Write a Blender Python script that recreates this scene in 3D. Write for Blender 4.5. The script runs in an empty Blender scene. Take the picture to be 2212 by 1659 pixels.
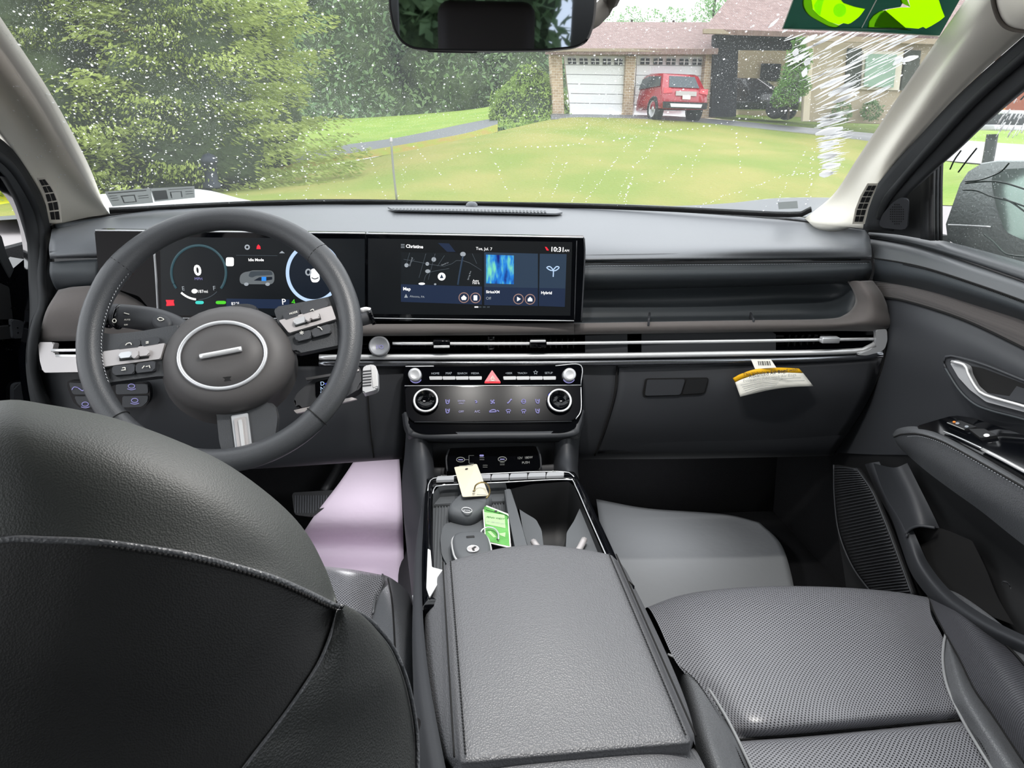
import bpy, bmesh, math, random
from mathutils import Vector, Matrix, noise
random.seed(7)
PI = math.pi
SC = bpy.context.scene
COL = SC.collection
# ------------------------------------------------------------ camera
CZ = 1.25                                   # lens height above the road
F, CX, CY = 1600.0, 1106.0, 829.5
_y, _p, _r = math.radians(6.3), math.radians(18.5), 0.02
FW = Vector((math.sin(_y)*math.cos(_p), math.cos(_y)*math.cos(_p), -math.sin(_p)))
_r0 = Vector((math.cos(_y), -math.sin(_y), 0)); _u0 = _r0.cross(FW)
RT = _r0*math.cos(_r) + _u0*math.sin(_r)
UP = -_r0*math.sin(_r) + _u0*math.cos(_r)
CAM = Vector((0, 0, CZ))
cam = bpy.data.cameras.new('camera'); cam.sensor_width = 36; cam.lens = F/2212*36
cam.clip_start = 0.02; cam.clip_end = 400
co = bpy.data.objects.new('camera', cam); COL.objects.link(co)
m = Matrix((RT, UP, -FW)).transposed().to_4x4(); m.translation = CAM
co.matrix_world = m
SC.camera = co
# ------------------------------------------------------------ light
w = bpy.data.worlds.new('overcast'); SC.world = w; w.use_nodes = True
nt = w.node_tree; bg = nt.nodes['Background']
bg.inputs[0].default_value = (0.93, 0.965, 1.0, 1); bg.inputs[1].default_value = 1.9   # even overcast sky
SC.view_settings.view_transform = 'Standard'; SC.view_settings.look = 'None'
SC.view_settings.gamma = 1; SC.view_settings.use_curve_mapping = False
SC.view_settings.exposure = 0.5
SC.cycles.max_bounces = 8; SC.cycles.diffuse_bounces = 4; SC.cycles.glossy_bounces = 3
SC.cycles.transparent_max_bounces = 12; SC.cycles.transmission_bounces = 4
SC.cycles.sample_clamp_indirect = 6
SC.cycles.caustics_reflective = False; SC.cycles.caustics_refractive = False
# the two map lamps in the roof console, both switched on
for _x in (.0625, .2113):
    _l = bpy.data.lights.new('map_lamp_light', 'AREA'); _l.shape = 'DISK'; _l.size = .035; _l.energy = 1.9; _l.color = (1, .97, .93); _l.spread = math.radians(150)
    _o = bpy.data.objects.new('map_lamp_light', _l); COL.objects.link(_o); _o.location = (_x, .676, CZ+.262); _o.rotation_euler = (math.radians(-4), 0, 0)
# courtesy lamps under the dashboard, on because the driver door is ajar
for _x, _e in ((-.16, .62), (.50, .30)):
    _l = bpy.data.lights.new('footwell_light', 'AREA'); _l.shape = 'DISK'; _l.size = .05; _l.energy = _e; _l.color = (.97, .97, 1)
    _o = bpy.data.objects.new('footwell_light', _l); COL.objects.link(_o); _o.location = (_x, 1.22 if _x < 0 else 1.43, CZ-(.60 if _x < 0 else .65))
# ------------------------------------------------------------ pixel -> point
def ray(px, py): return FW + RT*((px-CX)/F) - UP*((py-CY)/F)
def P(px, py, Y=None, X=None, Z=None):
    d = ray(px, py)
    t = Y/d.y if Y is not None else (X/d.x if X is not None else Z/d.z)
    return CAM + d*t
def R(pts): return [P(a, b, c) for a, b, c in pts]
def RX(pts, X): return [P(a, b, X=X) for a, b in pts]
def RZ(pts): return [P(a, b, Z=c) for a, b, c in pts]
def onp(px, py, pl):                        # pixel onto a plane (origin, normal)
    d = ray(px, py); O, N = pl
    return CAM + d*((O-CAM).dot(N)/d.dot(N))
def plane3(a, b, c):
    a, b, c = P(*a), P(*b), P(*c)
    n = (b-a).cross(c-a).normalized()
    if n.dot(CAM-a) < 0: n = -n
    return (a, n)
def off(pl, d): return (pl[0]+pl[1]*d, pl[1])
WY0, WZ0, WDY, WDZ, WC, WXC = 1.56, -0.135, -0.66, 0.40, 0.45, 0.06
def W(px, py, o=0.0):                       # pixel onto the curved windshield (o = towards the cabin)
    d = ray(px, py); k = WDY/WDZ
    # t*dy = WY0 + k*(t*dz-WZ0) - WC*(t*dx-WXC)^2
    a = WC*d.x*d.x; b = d.y - k*d.z - 2*WC*d.x*WXC; c = -(WY0 - k*WZ0 - WC*WXC*WXC)
    t = -c/b if abs(a) < 1e-9 else (-b+math.sqrt(b*b-4*a*c))/(2*a)
    return CAM + d*(t-o/d.length)
# ------------------------------------------------------------ materials
def lin(c):
    if isinstance(c, str):
        c = [int(c[i:i+2], 16)/255 for i in (1, 3, 5)]
        c = [x/12.92 if x < .04045 else ((x+.055)/1.055)**2.4 for x in c]
    return (c[0], c[1], c[2], 1)
def mat(name, c, rough=.5, metal=0, spec=.5, bump=None, dist=.001, vary=None, emit=None, coat=0, sheen=0):
    """bump = (kind, scale, strength); vary = (scale, second colour)"""
    m = bpy.data.materials.new(name); m.use_nodes = True; n = m.node_tree.nodes; l = m.node_tree.links
    b = n['Principled BSDF']; b.inputs['Base Color'].default_value = lin(c)
    b.inputs['Roughness'].default_value = rough; b.inputs['Metallic'].default_value = metal
    b.inputs['Specular IOR Level'].default_value = spec
    b.inputs['Coat Weight'].default_value = coat; b.inputs['Coat Roughness'].default_value = .05
    b.inputs['Sheen Weight'].default_value = sheen
    tc = n.new('ShaderNodeTexCoord')
    if emit:
        b.inputs['Emission Color'].default_value = lin(emit[0]); b.inputs['Emission Strength'].default_value = emit[1]
    if vary:
        t = n.new('ShaderNodeTexNoise'); t.inputs['Scale'].default_value = vary[0]; t.inputs['Detail'].default_value = 5
        l.new(tc.outputs['Object'], t.inputs['Vector'])
        r = n.new('ShaderNodeValToRGB'); r.color_ramp.elements[0].position = .35; r.color_ramp.elements[1].position = .65
        r.color_ramp.elements[0].color = lin(c); r.color_ramp.elements[1].color = lin(vary[1])
        l.new(t.outputs['Fac'], r.inputs[0]); l.new(r.outputs[0], b.inputs['Base Color'])
    if bump:
        k, s, st = bump
        if k == 'voronoi':
            t = n.new('ShaderNodeTexVoronoi'); o = t.outputs['Distance']
        elif k == 'wave':
            t = n.new('ShaderNodeTexWave'); o = t.outputs['Fac']
        else:
            t = n.new('ShaderNodeTexNoise'); t.inputs['Detail'].default_value = 4; o = t.outputs['Fac']
        t.inputs['Scale'].default_value = s
        l.new(tc.outputs['Object'], t.inputs['Vector'])
        bp = n.new('ShaderNodeBump'); bp.inputs['Strength'].default_value = st; bp.inputs['Distance'].default_value = dist
        l.new(o, bp.inputs['Height']); l.new(bp.outputs[0], b.inputs['Normal'])
    return m
def M2(m): return m.node_tree.nodes, m.node_tree.links
def perforated(name, c, hole, pitch=.0046, rough=.38, rad=.2):
    m = mat(name, c, rough); n, l = M2(m); b = n['Principled BSDF']
    tc = n.new('ShaderNodeTexCoord')
    sc = n.new('ShaderNodeVectorMath'); sc.operation = 'SCALE'; sc.inputs[3].default_value = 1/pitch
    l.new(tc.outputs['UV'], sc.inputs[0]); outs = []
    for o in (0.0, .5):
        a = n.new('ShaderNodeVectorMath'); a.operation = 'ADD'; a.inputs[1].default_value = (o, o, 0); l.new(sc.outputs[0], a.inputs[0])
        f = n.new('ShaderNodeVectorMath'); f.operation = 'FRACTION'; l.new(a.outputs[0], f.inputs[0])
        s = n.new('ShaderNodeVectorMath'); s.operation = 'SUBTRACT'; s.inputs[1].default_value = (.5, .5, 0); l.new(f.outputs[0], s.inputs[0])
        g = n.new('ShaderNodeVectorMath'); g.operation = 'LENGTH'; l.new(s.outputs[0], g.inputs[0]); outs.append(g.outputs['Value'])
    mn = n.new('ShaderNodeMath'); mn.operation = 'MINIMUM'; l.new(outs[0], mn.inputs[0]); l.new(outs[1], mn.inputs[1])
    mr = n.new('ShaderNodeMapRange'); mr.inputs['From Min'].default_value = rad*.8; mr.inputs['From Max'].default_value = rad*1.25
    l.new(mn.outputs[0], mr.inputs['Value'])
    mx = n.new('ShaderNodeMix'); mx.data_type = 'RGBA'; mx.inputs['A'].default_value = lin(hole); mx.inputs['B'].default_value = lin(c)
    l.new(mr.outputs[0], mx.inputs['Factor']); l.new(mx.outputs['Result'], b.inputs['Base Color'])
    bp = n.new('ShaderNodeBump'); bp.inputs['Strength'].default_value = .5; bp.inputs['Distance'].default_value = .0008
    l.new(mr.outputs[0], bp.inputs['Height']); l.new(bp.outputs[0], b.inputs['Normal'])
    return m
M = {}
M['pad'] = mat('soft_grey_pad', '#6d7074', .42, bump=('voronoi', 700, .15), dist=.0005)
M['door_pad'] = mat('door_top_vinyl', '#4d5053', .42, bump=('voronoi', 700, .15), dist=.0005)
M['pad_low'] = mat('dark_slate_vinyl', '#373c40', .5, bump=('voronoi', 700, .15), dist=.0005)
M['hard'] = mat('charcoal_plastic', '#34363a', .55, bump=('noise', 900, .15), dist=.0004)
M['hard_dark'] = mat('dark_plastic', '#141517', .6)
M['fabric'] = mat('taupe_trim_fabric', '#5f5a58', .9, bump=('noise', 1400, .4), dist=.0006, sheen=.2)
M['ribbed'] = mat('ribbed_trim_fabric', '#4f4b4a', .9, bump=('wave', 180, .5), dist=.0008, sheen=.2)
M['gloss'] = mat('gloss_black', '#050609', .07, spec=.35)
M['satin'] = mat('satin_silver', '#cfd1d4', .35, .5)
M['bright'] = mat('bright_silver', '#f2f3f4', .28, .6)
M['plate'] = mat('pale_silver_plate', '#b5b1b1', .45, .35)
M['tray'] = mat('grey_tray_rubber', '#505356', .6)
M['leather'] = mat('black_leather', '#2b2b2d', .42, bump=('voronoi', 520, .55), dist=.0012)
M['arm'] = mat('armrest_leather', '#595a5d', .42, bump=('voronoi', 620, .55), dist=.0008)
M['seat_perf'] = perforated('perforated_leather', '#7f8085', '#0c0d10', pitch=.0052, rad=.19, rough=.33)
M['seat_smooth'] = mat('smooth_seat_leather', '#5b5d60', .36, bump=('voronoi', 620, .5), dist=.0008)
M['seat_dark'] = mat('black_seat_back', '#333634', .55, bump=('voronoi', 1100, .35), dist=.0004)
M['piping'] = mat('grey_piping', '#8d8f91', .4)
M['stitch'] = mat('stitching', '#17181a', .8)
M['pillar'] = mat('beige_pillar_cloth', '#e4e0d4', .85, bump=('noise', 900, .2), dist=.0005)
M['rubber'] = mat('black_rubber_seal', '#191c1f', .7)
M['carpet'] = mat('black_carpet', '#0b0c10', .95, bump=('noise', 500, .6), dist=.003)
M['mat_grey'] = mat('grey_floor_protector', '#96999b', .6, bump=('noise', 12, .3), dist=.01)
M['mat_lilac'] = mat('lilac_paper', '#cbbccb', .75, bump=('noise', 9, .5), dist=.012)
M['wheel'] = mat('wheel_leather', '#3d3f42', .42, bump=('voronoi', 700, .2), dist=.0006)
M['hub'] = mat('hub_plastic', '#4a4848', .55, bump=('noise', 1500, .15), dist=.0003)
M['seam'] = mat('dark_gap', '#050506', .9)
M['white_paper'] = mat('white_card', '#f2f0e6', .7)
M['cream'] = mat('cream_card', '#cfc9b4', .7)
M['yellow'] = mat('yellow_print', '#f0b500', .6)
M['green_tag'] = mat('green_card', '#4a8f3e', .6, vary=(60, '#62a455'))
M['green_pale'] = mat('pale_green_card', '#9dbd8c', .7)
M['green_dark'] = mat('dark_green_print', '#2b6b2c', .7)
M['ink'] = mat('black_ink', '#2a2a2a', .8)
M['ink_grey'] = mat('grey_ink', '#9d9f9c', .8)
M['red_btn'] = mat('glowing_red_plastic', '#c51f2e', .4, emit=('#e8303c', .12))  # red plastic given a faint glow of its own
M['red_pale'] = mat('pink_plastic', '#e58a90', .35)
M['roofcloth'] = mat('headliner_cloth', '#6a655e', .95)
M['bronze'] = mat('bronze_wire', '#8a7a52', .35, .8)
def glow(name, c, s): return mat(name, '#000000', .4, emit=(c, s))
M['g_white'] = glow('screen_white', '#ffffff', .95)
M['g_grey'] = glow('screen_grey', '#b8c0c8', .55)
M['g_dim'] = glow('screen_dim_line', '#5b6670', .35)
M['g_violet'] = glow('backlit_violet', '#a8a4e8', .5)
M['g_ring'] = glow('screen_teal', '#4d7480', .35)
M['g_pale'] = glow('screen_pale_blue', '#b9d3f2', .8)
M['g_red'] = glow('screen_red', '#ff2a3c', .9)
M['g_green'] = glow('screen_green', '#4fd22a', .8)
M['g_cyan'] = glow('screen_cyan', '#42d8cc', .75)
M['g_blue'] = glow('screen_blue', '#2f8be8', .8)
M['g_deep'] = glow('screen_deep_blue', '#1c2a44', .75)
M['g_slate'] = glow('screen_slate', '#2b3c50', .75)
M['g_navy'] = glow('screen_navy', '#16202f', .6)
M['g_orange'] = glow('lamp_orange', '#ff8a30', 1)
M['g_body'] = glow('screen_car_grey', '#7d8488', .5)
M['g_bluered'] = glow('backlit_blue', '#3040e0', .9)
M['g_copper'] = glow('screen_copper', '#a8867c', .6)
def screen_aurora():
    m = glow('screen_aurora', '#1a66d0', .8); n, l = M2(m); b = n['Principled BSDF']
    tc = n.new('ShaderNodeTexCoord'); mp = n.new('ShaderNodeMapping'); mp.inputs['Scale'].default_value = (3, 1, 1); mp.inputs['Rotation'].default_value = (0, 0, .5)
    t = n.new('ShaderNodeTexNoise'); t.inputs['Scale'].default_value = 1.6; t.inputs['Detail'].default_value = 3
    r = n.new('ShaderNodeValToRGB'); e = r.color_ramp.elements
    e[0].position = .3; e[0].color = lin('#0a1870'); e[1].position = .7; e[1].color = lin('#7ee0b0')
    x = e.new(.5); x.color = lin('#1f7fd8')
    l.new(tc.outputs['Generated'], mp.inputs[0]); l.new(mp.outputs[0], t.inputs[0]); l.new(t.outputs[0], r.inputs[0]); l.new(r.outputs[0], b.inputs['Emission Color'])
    return m
M['g_aurora'] = screen_aurora()
def glassmat(name, veil, mist_scale, mist_lo, mist_hi, mist_col=(.9, .95, .93), refl=1.0, blotch=None, tint=(1, 1, 1)):
    """thin pane: clear glass with a film of fine mist droplets that scatter the daylight"""
    m = bpy.data.materials.new(name); m.use_nodes = True; n, l = M2(m); n.remove(n['Principled BSDF'])
    out = n['Material Output']
    tr = n.new('ShaderNodeBsdfTransparent'); tr.inputs[0].default_value = (*tint, 1)
    gl = n.new('ShaderNodeBsdfGlossy'); gl.inputs['Roughness'].default_value = .02
    fr = n.new('ShaderNodeFresnel'); fr.inputs[0].default_value = 1.35
    fm = n.new('ShaderNodeMath'); fm.operation = 'MULTIPLY'; fm.inputs[1].default_value = refl; l.new(fr.outputs[0], fm.inputs[0])
    m1 = n.new('ShaderNodeMixShader'); l.new(fm.outputs[0], m1.inputs[0]); l.new(tr.outputs[0], m1.inputs[1]); l.new(gl.outputs[0], m1.inputs[2])
    tl = n.new('ShaderNodeBsdfTranslucent'); tl.inputs[0].default_value = (*mist_col, 1)
    tc = n.new('ShaderNodeTexCoord'); v = n.new('ShaderNodeTexVoronoi'); v.inputs['Scale'].default_value = mist_scale
    v.inputs['Randomness'].default_value = 1
    l.new(tc.outputs['Object'], v.inputs['Vector'])
    mr = n.new('ShaderNodeMapRange'); mr.inputs['From Min'].default_value = .0; mr.inputs['From Max'].default_value = .24
    mr.inputs['To Min'].default_value = mist_hi; mr.inputs['To Max'].default_value = mist_lo
    l.new(v.outputs['Distance'], mr.inputs['Value'])
    b = n.new('ShaderNodeTexNoise'); b.inputs['Scale'].default_value = blotch or 6; b.inputs['Detail'].default_value = 3
    l.new(tc.outputs['Object'], b.inputs['Vector'])
    br = n.new('ShaderNodeMapRange'); br.inputs['From Min'].default_value = .4; br.inputs['From Max'].default_value = .6
    br.inputs['To Min'].default_value = .45; br.inputs['To Max'].default_value = 1.2; l.new(b.outputs['Fac'], br.inputs['Value'])
    # less mist at the bottom where the wipers rest
    ml = n.new('ShaderNodeMath'); ml.operation = 'MULTIPLY'; l.new(mr.outputs[0], ml.inputs[0]); l.new(br.outputs[0], ml.inputs[1])
    sx = n.new('ShaderNodeSeparateXYZ'); l.new(tc.outputs['Object'], sx.inputs[0])
    zr = n.new('ShaderNodeMapRange'); zr.inputs['From Min'].default_value = CZ+(-.04 if blotch is None else -9); zr.inputs['From Max'].default_value = CZ+(.03 if blotch is None else -8)
    zr.inputs['To Min'].default_value = .12; l.new(sx.outputs[2], zr.inputs['Value'])
    m3 = n.new('ShaderNodeMath'); m3.operation = 'MULTIPLY'; l.new(ml.outputs[0], m3.inputs[0]); l.new(zr.outputs[0], m3.inputs[1])
    ad = n.new('ShaderNodeMath'); ad.operation = 'ADD'; ad.inputs[1].default_value = veil; ad.use_clamp = True; l.new(m3.outputs[0], ad.inputs[0])
    m2 = n.new('ShaderNodeMixShader'); l.new(ad.outputs[0], m2.inputs[0]); l.new(m1.outputs[0], m2.inputs[1]); l.new(tl.outputs[0], m2.inputs[2])
    l.new(m2.outputs[0], out.inputs[0])
    return m
M['windshield'] = glassmat('misted_windshield', .035, 400, .0, .62)
M['sideglass'] = glassmat('wet_side_glass', .05, 260, .02, .5, mist_col=(.8, .87, .84), refl=.5, blotch=14)
M['clearglass'] = glassmat('plain_glass', .0, 300, 0, 0, refl=.6, blotch=5)
def translucent(name, c, mixw=.5):
    m = bpy.data.materials.new(name); m.use_nodes = True; n, l = M2(m); n.remove(n['Principled BSDF'])
    t = n.new('ShaderNodeBsdfTranslucent'); t.inputs[0].default_value = lin(c)
    d = n.new('ShaderNodeBsdfPrincipled'); d.inputs['Base Color'].default_value = lin(c); d.inputs['Roughness'].default_value = .3
    x = n.new('ShaderNodeMixShader'); x.inputs[0].default_value = mixw
    l.new(d.outputs[0], x.inputs[1]); l.new(t.outputs[0], x.inputs[2]); l.new(x.outputs[0], n['Material Output'].inputs[0]); return m
M['drop'] = translucent('water_drop', '#ffffff', .8)
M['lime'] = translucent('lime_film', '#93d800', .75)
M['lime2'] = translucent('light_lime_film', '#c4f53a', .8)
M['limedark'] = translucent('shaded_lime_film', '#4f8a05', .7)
M['filmgreen'] = translucent('dark_green_film', '#1d4638', .35)
M['paper_trans'] = translucent('inspection_paper', '#8b8f8d', .5)
# ------------------------------------------------------------ mesh helpers
def link(name, me, m=None, parent=None, smooth=True):
    o = bpy.data.objects.new(name, me); COL.objects.link(o)
    if m is not None:
        for x in (m if isinstance(m, (list, tuple)) else [m]): me.materials.append(x)
    if smooth and len(me.polygons): me.polygons.foreach_set('use_smooth', [True]*len(me.polygons))
    if parent is not None: o.parent = parent
    return o
def thing(name, label, cat, group=None):
    o = bpy.data.objects.new(name, None); COL.objects.link(o); o.empty_display_size = .05
    o['label'] = label; o['category'] = cat
    if group: o['group'] = group
    return o
def tag(o, label, cat=None, group=None, kind=None):
    o['label'] = label
    if cat: o['category'] = cat
    if group: o['group'] = group
    if kind: o['kind'] = kind
    return o
def setting(name, label=None):
    o = bpy.data.objects.new(name, None); COL.objects.link(o); o['kind'] = 'structure'
    if label: o['label'] = label
    return o
def cr(p0, p1, p2, p3, t):
    return 0.5*((2*p1)+(p2-p0)*t+(2*p0-5*p1+4*p2-p3)*t*t+(3*p1-p0-3*p2+p3)*t*t*t)
def spline(pts, n, closed=False, byindex=False, linear=False):
    """n+1 samples (n when closed)"""
    N = len(pts)
    if N == 2 or linear:
        pass
    segs = N if closed else N-1
    if byindex: cum = [i/segs for i in range(segs+1)]
    else:
        d = [0]
        for i in range(segs): d.append(d[-1]+max(1e-7, (pts[(i+1) % N]-pts[i]).length))
        cum = [x/d[-1] for x in d]
    out = []
    for k in range(n if closed else n+1):
        t = k/n; i = 0
        while i < segs-1 and t > cum[i+1]+1e-9: i += 1
        u = (t-cum[i])/(cum[i+1]-cum[i])
        p1, p2 = pts[i % N], pts[(i+1) % N]
        if linear or N == 2: out.append(p1.lerp(p2, u)); continue
        if closed: p0, p3 = pts[(i-1) % N], pts[(i+2) % N]
        else:
            p0 = pts[i-1] if i > 0 else p1*2-p2
            p3 = pts[i+2] if i+2 < N else p2*2-p1
        out.append(cr(p0, p1, p2, p3, u))
    return out
def loft(name, rows, m, parent=None, nu=32, nv=6, thick=0, closed=False, vlin=False, ulin=False, cap=False):
    eq = all(len(r) == len(rows[0]) for r in rows)
    g = [spline(r, nu, closed, byindex=eq, linear=ulin) for r in rows]
    cols = []
    for i in range(len(g[0])):
        cols.append(spline([r[i] for r in g], nv*(len(rows)-1), byindex=True, linear=vlin))
    nr = len(cols[0]); nc = len(cols)
    verts = []; uv = []
    mid = nc//2; ul = [0]
    for i in range(1, nc): ul.append(ul[-1]+(cols[i][nr//2]-cols[i-1][nr//2]).length)
    for i in range(nc):
        vl = 0
        for j in range(nr):
            if j: vl += (cols[mid][j]-cols[mid][j-1]).length
            verts.append(cols[i][j]); uv.append((ul[i], vl))
    faces = []
    for i in range(nc if closed else nc-1):
        a = i*nr; b = ((i+1) % nc)*nr
        for j in range(nr-1): faces.append((a+j, b+j, b+j+1, a+j+1))
    if cap: faces.append(tuple(i*nr+nr-1 for i in range(nc)))
    # face the camera
    s = 0
    for f in faces[::7]:
        n = (verts[f[1]]-verts[f[0]]).cross(verts[f[2]]-verts[f[0]]); s += n.dot(CAM-verts[f[0]])
    if s < 0: faces = [tuple(reversed(f)) for f in faces]
    me = bpy.data.meshes.new(name); me.from_pydata(verts, [], faces)
    ul_ = me.uv_layers.new(name='UVMap')
    for p in me.polygons:
        for li in p.loop_indices: ul_.data[li].uv = uv[me.loops[li].vertex_index]
    o = link(name, me, m, parent)
    if thick:
        s = o.modifiers.new('thickness', 'SOLIDIFY'); s.thickness = thick; s.offset = -1
    return o
def tube(name, pts, r, m, parent=None, n=24, k=8, sx=1.0, closed=False, linear=False, bm=None, rfun=None):
    path = spline(pts, n, closed, linear=linear) if len(pts) > 2 or closed else [pts[0].lerp(pts[1], i/n) for i in range(n+1)]
    own = bm is None
    bm = bm or bmesh.new(); rings = []
    N = len(path)
    ref = Vector((0, 0, 1))
    for i, p in enumerate(path):
        a = path[(i-1) % N] if (closed or i > 0) else p; b = path[(i+1) % N] if (closed or i < N-1) else p
        t = (b-a).normalized()
        if abs(t.dot(ref)) > .95: ref = Vector((0, 1, 0))
        u = t.cross(ref).normalized(); v = u.cross(t)
        rr = r*(rfun(i/max(1, N-1)) if rfun else 1)
        rings.append([bm.verts.new(p+u*(math.cos(2*PI*j/k)*rr*sx)+v*(math.sin(2*PI*j/k)*rr)) for j in range(k)])
    for i in range(N if closed else N-1):
        A, B = rings[i], rings[(i+1) % N]
        for j in range(k): bm.faces.new((A[j], A[(j+1) % k], B[(j+1) % k], B[j]))
    if not closed: bm.faces.new(rings[0][::-1]); bm.faces.new(rings[-1])
    if own: return fin(name, bm, m, parent)
def fin(name, bm, m, parent=None, smooth=True):
    bmesh.ops.recalc_face_normals(bm, faces=bm.faces)
    me = bpy.data.meshes.new(name); bm.to_mesh(me); bm.free()
    return link(name, me, m, parent, smooth)
def frame(N, U=None):
    N = N.normalized()
    if U is None: U = Vector((1, 0, 0))
    U = (U-N*U.dot(N)).normalized(); return U, N.cross(U), N
def rbox(name, c, size, m, parent=None, N=Vector((0, 0, 1)), U=None, bev=.002, seg=2, bm=None):
    U, V, N = frame(N, U); own = bm is None; b = bmesh.new()
    bmesh.ops.create_cube(b, size=1)
    for v in b.verts: v.co = Vector((v.co.x*size[0], v.co.y*size[1], v.co.z*size[2]))
    if bev: bmesh.ops.bevel(b, geom=list(b.edges), offset=min(bev, min(size)*.45), segments=seg, affect='EDGES', profile=.5)
    for v in b.verts: v.co = c+U*v.co.x+V*v.co.y+N*v.co.z
    if own: return fin(name, b, m, parent, smooth=bev > 0 and seg > 1)
    me = bpy.data.meshes.new('t'); b.to_mesh(me); b.free(); bm.from_mesh(me); bpy.data.meshes.remove(me)
def prism(name, pts, N, th, m, parent=None, bev=0, rnd=0, smooth=False):
    """planar outline pts extruded back along -N"""
    if rnd:
        q = []
        n = len(pts)
        for i, p in enumerate(pts):
            a, b = pts[i-1], pts[(i+1) % n]
            r1 = min(rnd, (a-p).length*.45); r2 = min(rnd, (b-p).length*.45)
            s, e = p+(a-p).normalized()*r1, p+(b-p).normalized()*r2
            for k in range(5):
                t = k/4; q.append(s*(1-t)**2+p*2*t*(1-t)+e*t*t)
        pts = q
    b = bmesh.new(); A = [b.verts.new(p) for p in pts]; B = [b.verts.new(p-N*th) for p in pts]
    b.faces.new(A); b.faces.new(B[::-1]); n = len(pts)
    for i in range(n): b.faces.new((A[i], B[i], B[(i+1) % n], A[(i+1) % n]))
    if bev:
        es = [e for e in b.edges if e.verts[0] in A and e.verts[1] in A]
        bmesh.ops.bevel(b, geom=es, offset=bev, segments=2, affect='EDGES')
    return fin(name, b, m, parent, smooth)
def panel(name, pxs, pl, th, m, parent=None, o=0, rnd=0, bev=0):
    q = off(pl, o); return prism(name, [onp(a, b, q) for a, b in pxs], pl[1], th, m, parent, bev, rnd)
def lathe(name, c, N, prof, m, parent=None, k=32, U=None, bm=None, sy=1.0):
    """prof: (radius, height along N)"""
    U, V, N = frame(N, U); own = bm is None; b = bm or bmesh.new(); rings = []
    for r, h in prof:
        if r < 1e-6: rings.append([b.verts.new(c+N*h)])
        else: rings.append([b.verts.new(c+N*h+U*(math.cos(2*PI*j/k)*r)+V*(math.sin(2*PI*j/k)*r*sy)) for j in range(k)])
    for A, B in zip(rings, rings[1:]):
        for j in range(k):
            if len(A) == 1 and len(B) == 1: continue
            if len(A) == 1: b.faces.new((A[0], B[j], B[(j+1) % k]))
            elif len(B) == 1: b.faces.new((A[j], B[0], A[(j+1) % k]))
            else: b.faces.new((A[j], A[(j+1) % k], B[(j+1) % k], B[j]))
    if own: return fin(name, b, m, parent)
def torus(name, c, N, Rr, r, m, parent=None, k=48, q=8, U=None, sy=1.0):
    U, V, N = frame(N, U)
    pts = [c+U*math.cos(2*PI*i/k)*Rr+V*math.sin(2*PI*i/k)*Rr*sy for i in range(k)]
    return tube(name, pts, r, m, parent, n=k, k=q, closed=True)
def text(s, a, b, pl, m, parent, o=.0006, name='lettering', bold=0, hx=1.0):
    """text whose baseline runs from pixel a to pixel b on the plane pl"""
    q = off(pl, o); A, B = onp(a[0], a[1], q), onp(b[0], b[1], q)
    cu = bpy.data.curves.new('t', 'FONT'); cu.body = s; cu.offset = bold; cu.resolution_u = 3
    ob = bpy.data.objects.new('t', cu); COL.objects.link(ob)
    dg = bpy.context.evaluated_depsgraph_get(); dg.update()
    me = bpy.data.meshes.new_from_object(ob.evaluated_get(dg))
    bpy.data.objects.remove(ob); bpy.data.curves.remove(cu)
    if not len(me.vertices): return
    xs = [v.co.x for v in me.vertices]; x0, x1 = min(xs), max(xs)
    U = (B-A); L = U.length; U.normalize(); N = pl[1]; V = N.cross(U)
    if V.dot(UP) < 0: V = -V
    k = L/(x1-x0)
    for v in me.vertices: v.co = A+U*((v.co.x-x0)*k)+V*(v.co.y*k*hx)
    return link(name, me, m, parent, False)
def line(name, pxs, pl, r, m, parent, o=.0006, n=12, k=4, closed=False):
    q = off(pl, o); return tube(name, [onp(a, b, q) for a, b in pxs], r, m, parent, n=n, k=k, closed=closed)
def arc_px(cx, cy, a, b, t0, t1, n=24, rot=0):
    c, s = math.cos(math.radians(rot)), math.sin(math.radians(rot)); out = []
    for i in range(n+1):
        t = math.radians(t0+(t1-t0)*i/n); x, y = a*math.cos(t), b*math.sin(t)
        out.append((cx+x*c-y*s, cy+x*s+y*c))
    return out
def ell(cx, cy, a, b, rot=0, n=32): return arc_px(cx, cy, a, b, 0, 360, n, rot)[:-1]
#SECTIONS
# ============================================================ cabin shell (setting)
# windshield
def wpt(u, s):        # u across -1..1, s up 0..1
    x = WXC + u*(.70-.08*s); y = WY0 + WDY*s*1.15 - WC*(x-WXC)**2; return Vector((x, y, CZ+WZ0+WDZ*s*1.15))
def ipl(tab, y):
    for (a, b), (c_, d) in zip(tab, tab[1:]):
        if d <= y <= b: return a+(c_-a)*(b-y)/(b-d)
    return tab[-1][0]
_le = [(240, 480), (237, 462), (205, 420), (150, 330), (80, 215), (0, 100), (-70, 0), (-130, -90), (-190, -180)]
_re = [(1728, 480), (1738, 472), (1800, 420), (1850, 345), (1905, 262), (1985, 143), (2088, -4), (2150, -90), (2215, -180)]
ws = loft('window_front', [[W(ipl(_le, y)-6+(ipl(_re, y)-ipl(_le, y)+12)*i/12, y) for i in range(13)] for y in (478, 420, 345, 262, 143, 0, -90, -175)], M['windshield'], nu=24, nv=3)
ws['kind'] = 'structure'; ws['label'] = 'windshield misted with fine rain'
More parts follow.
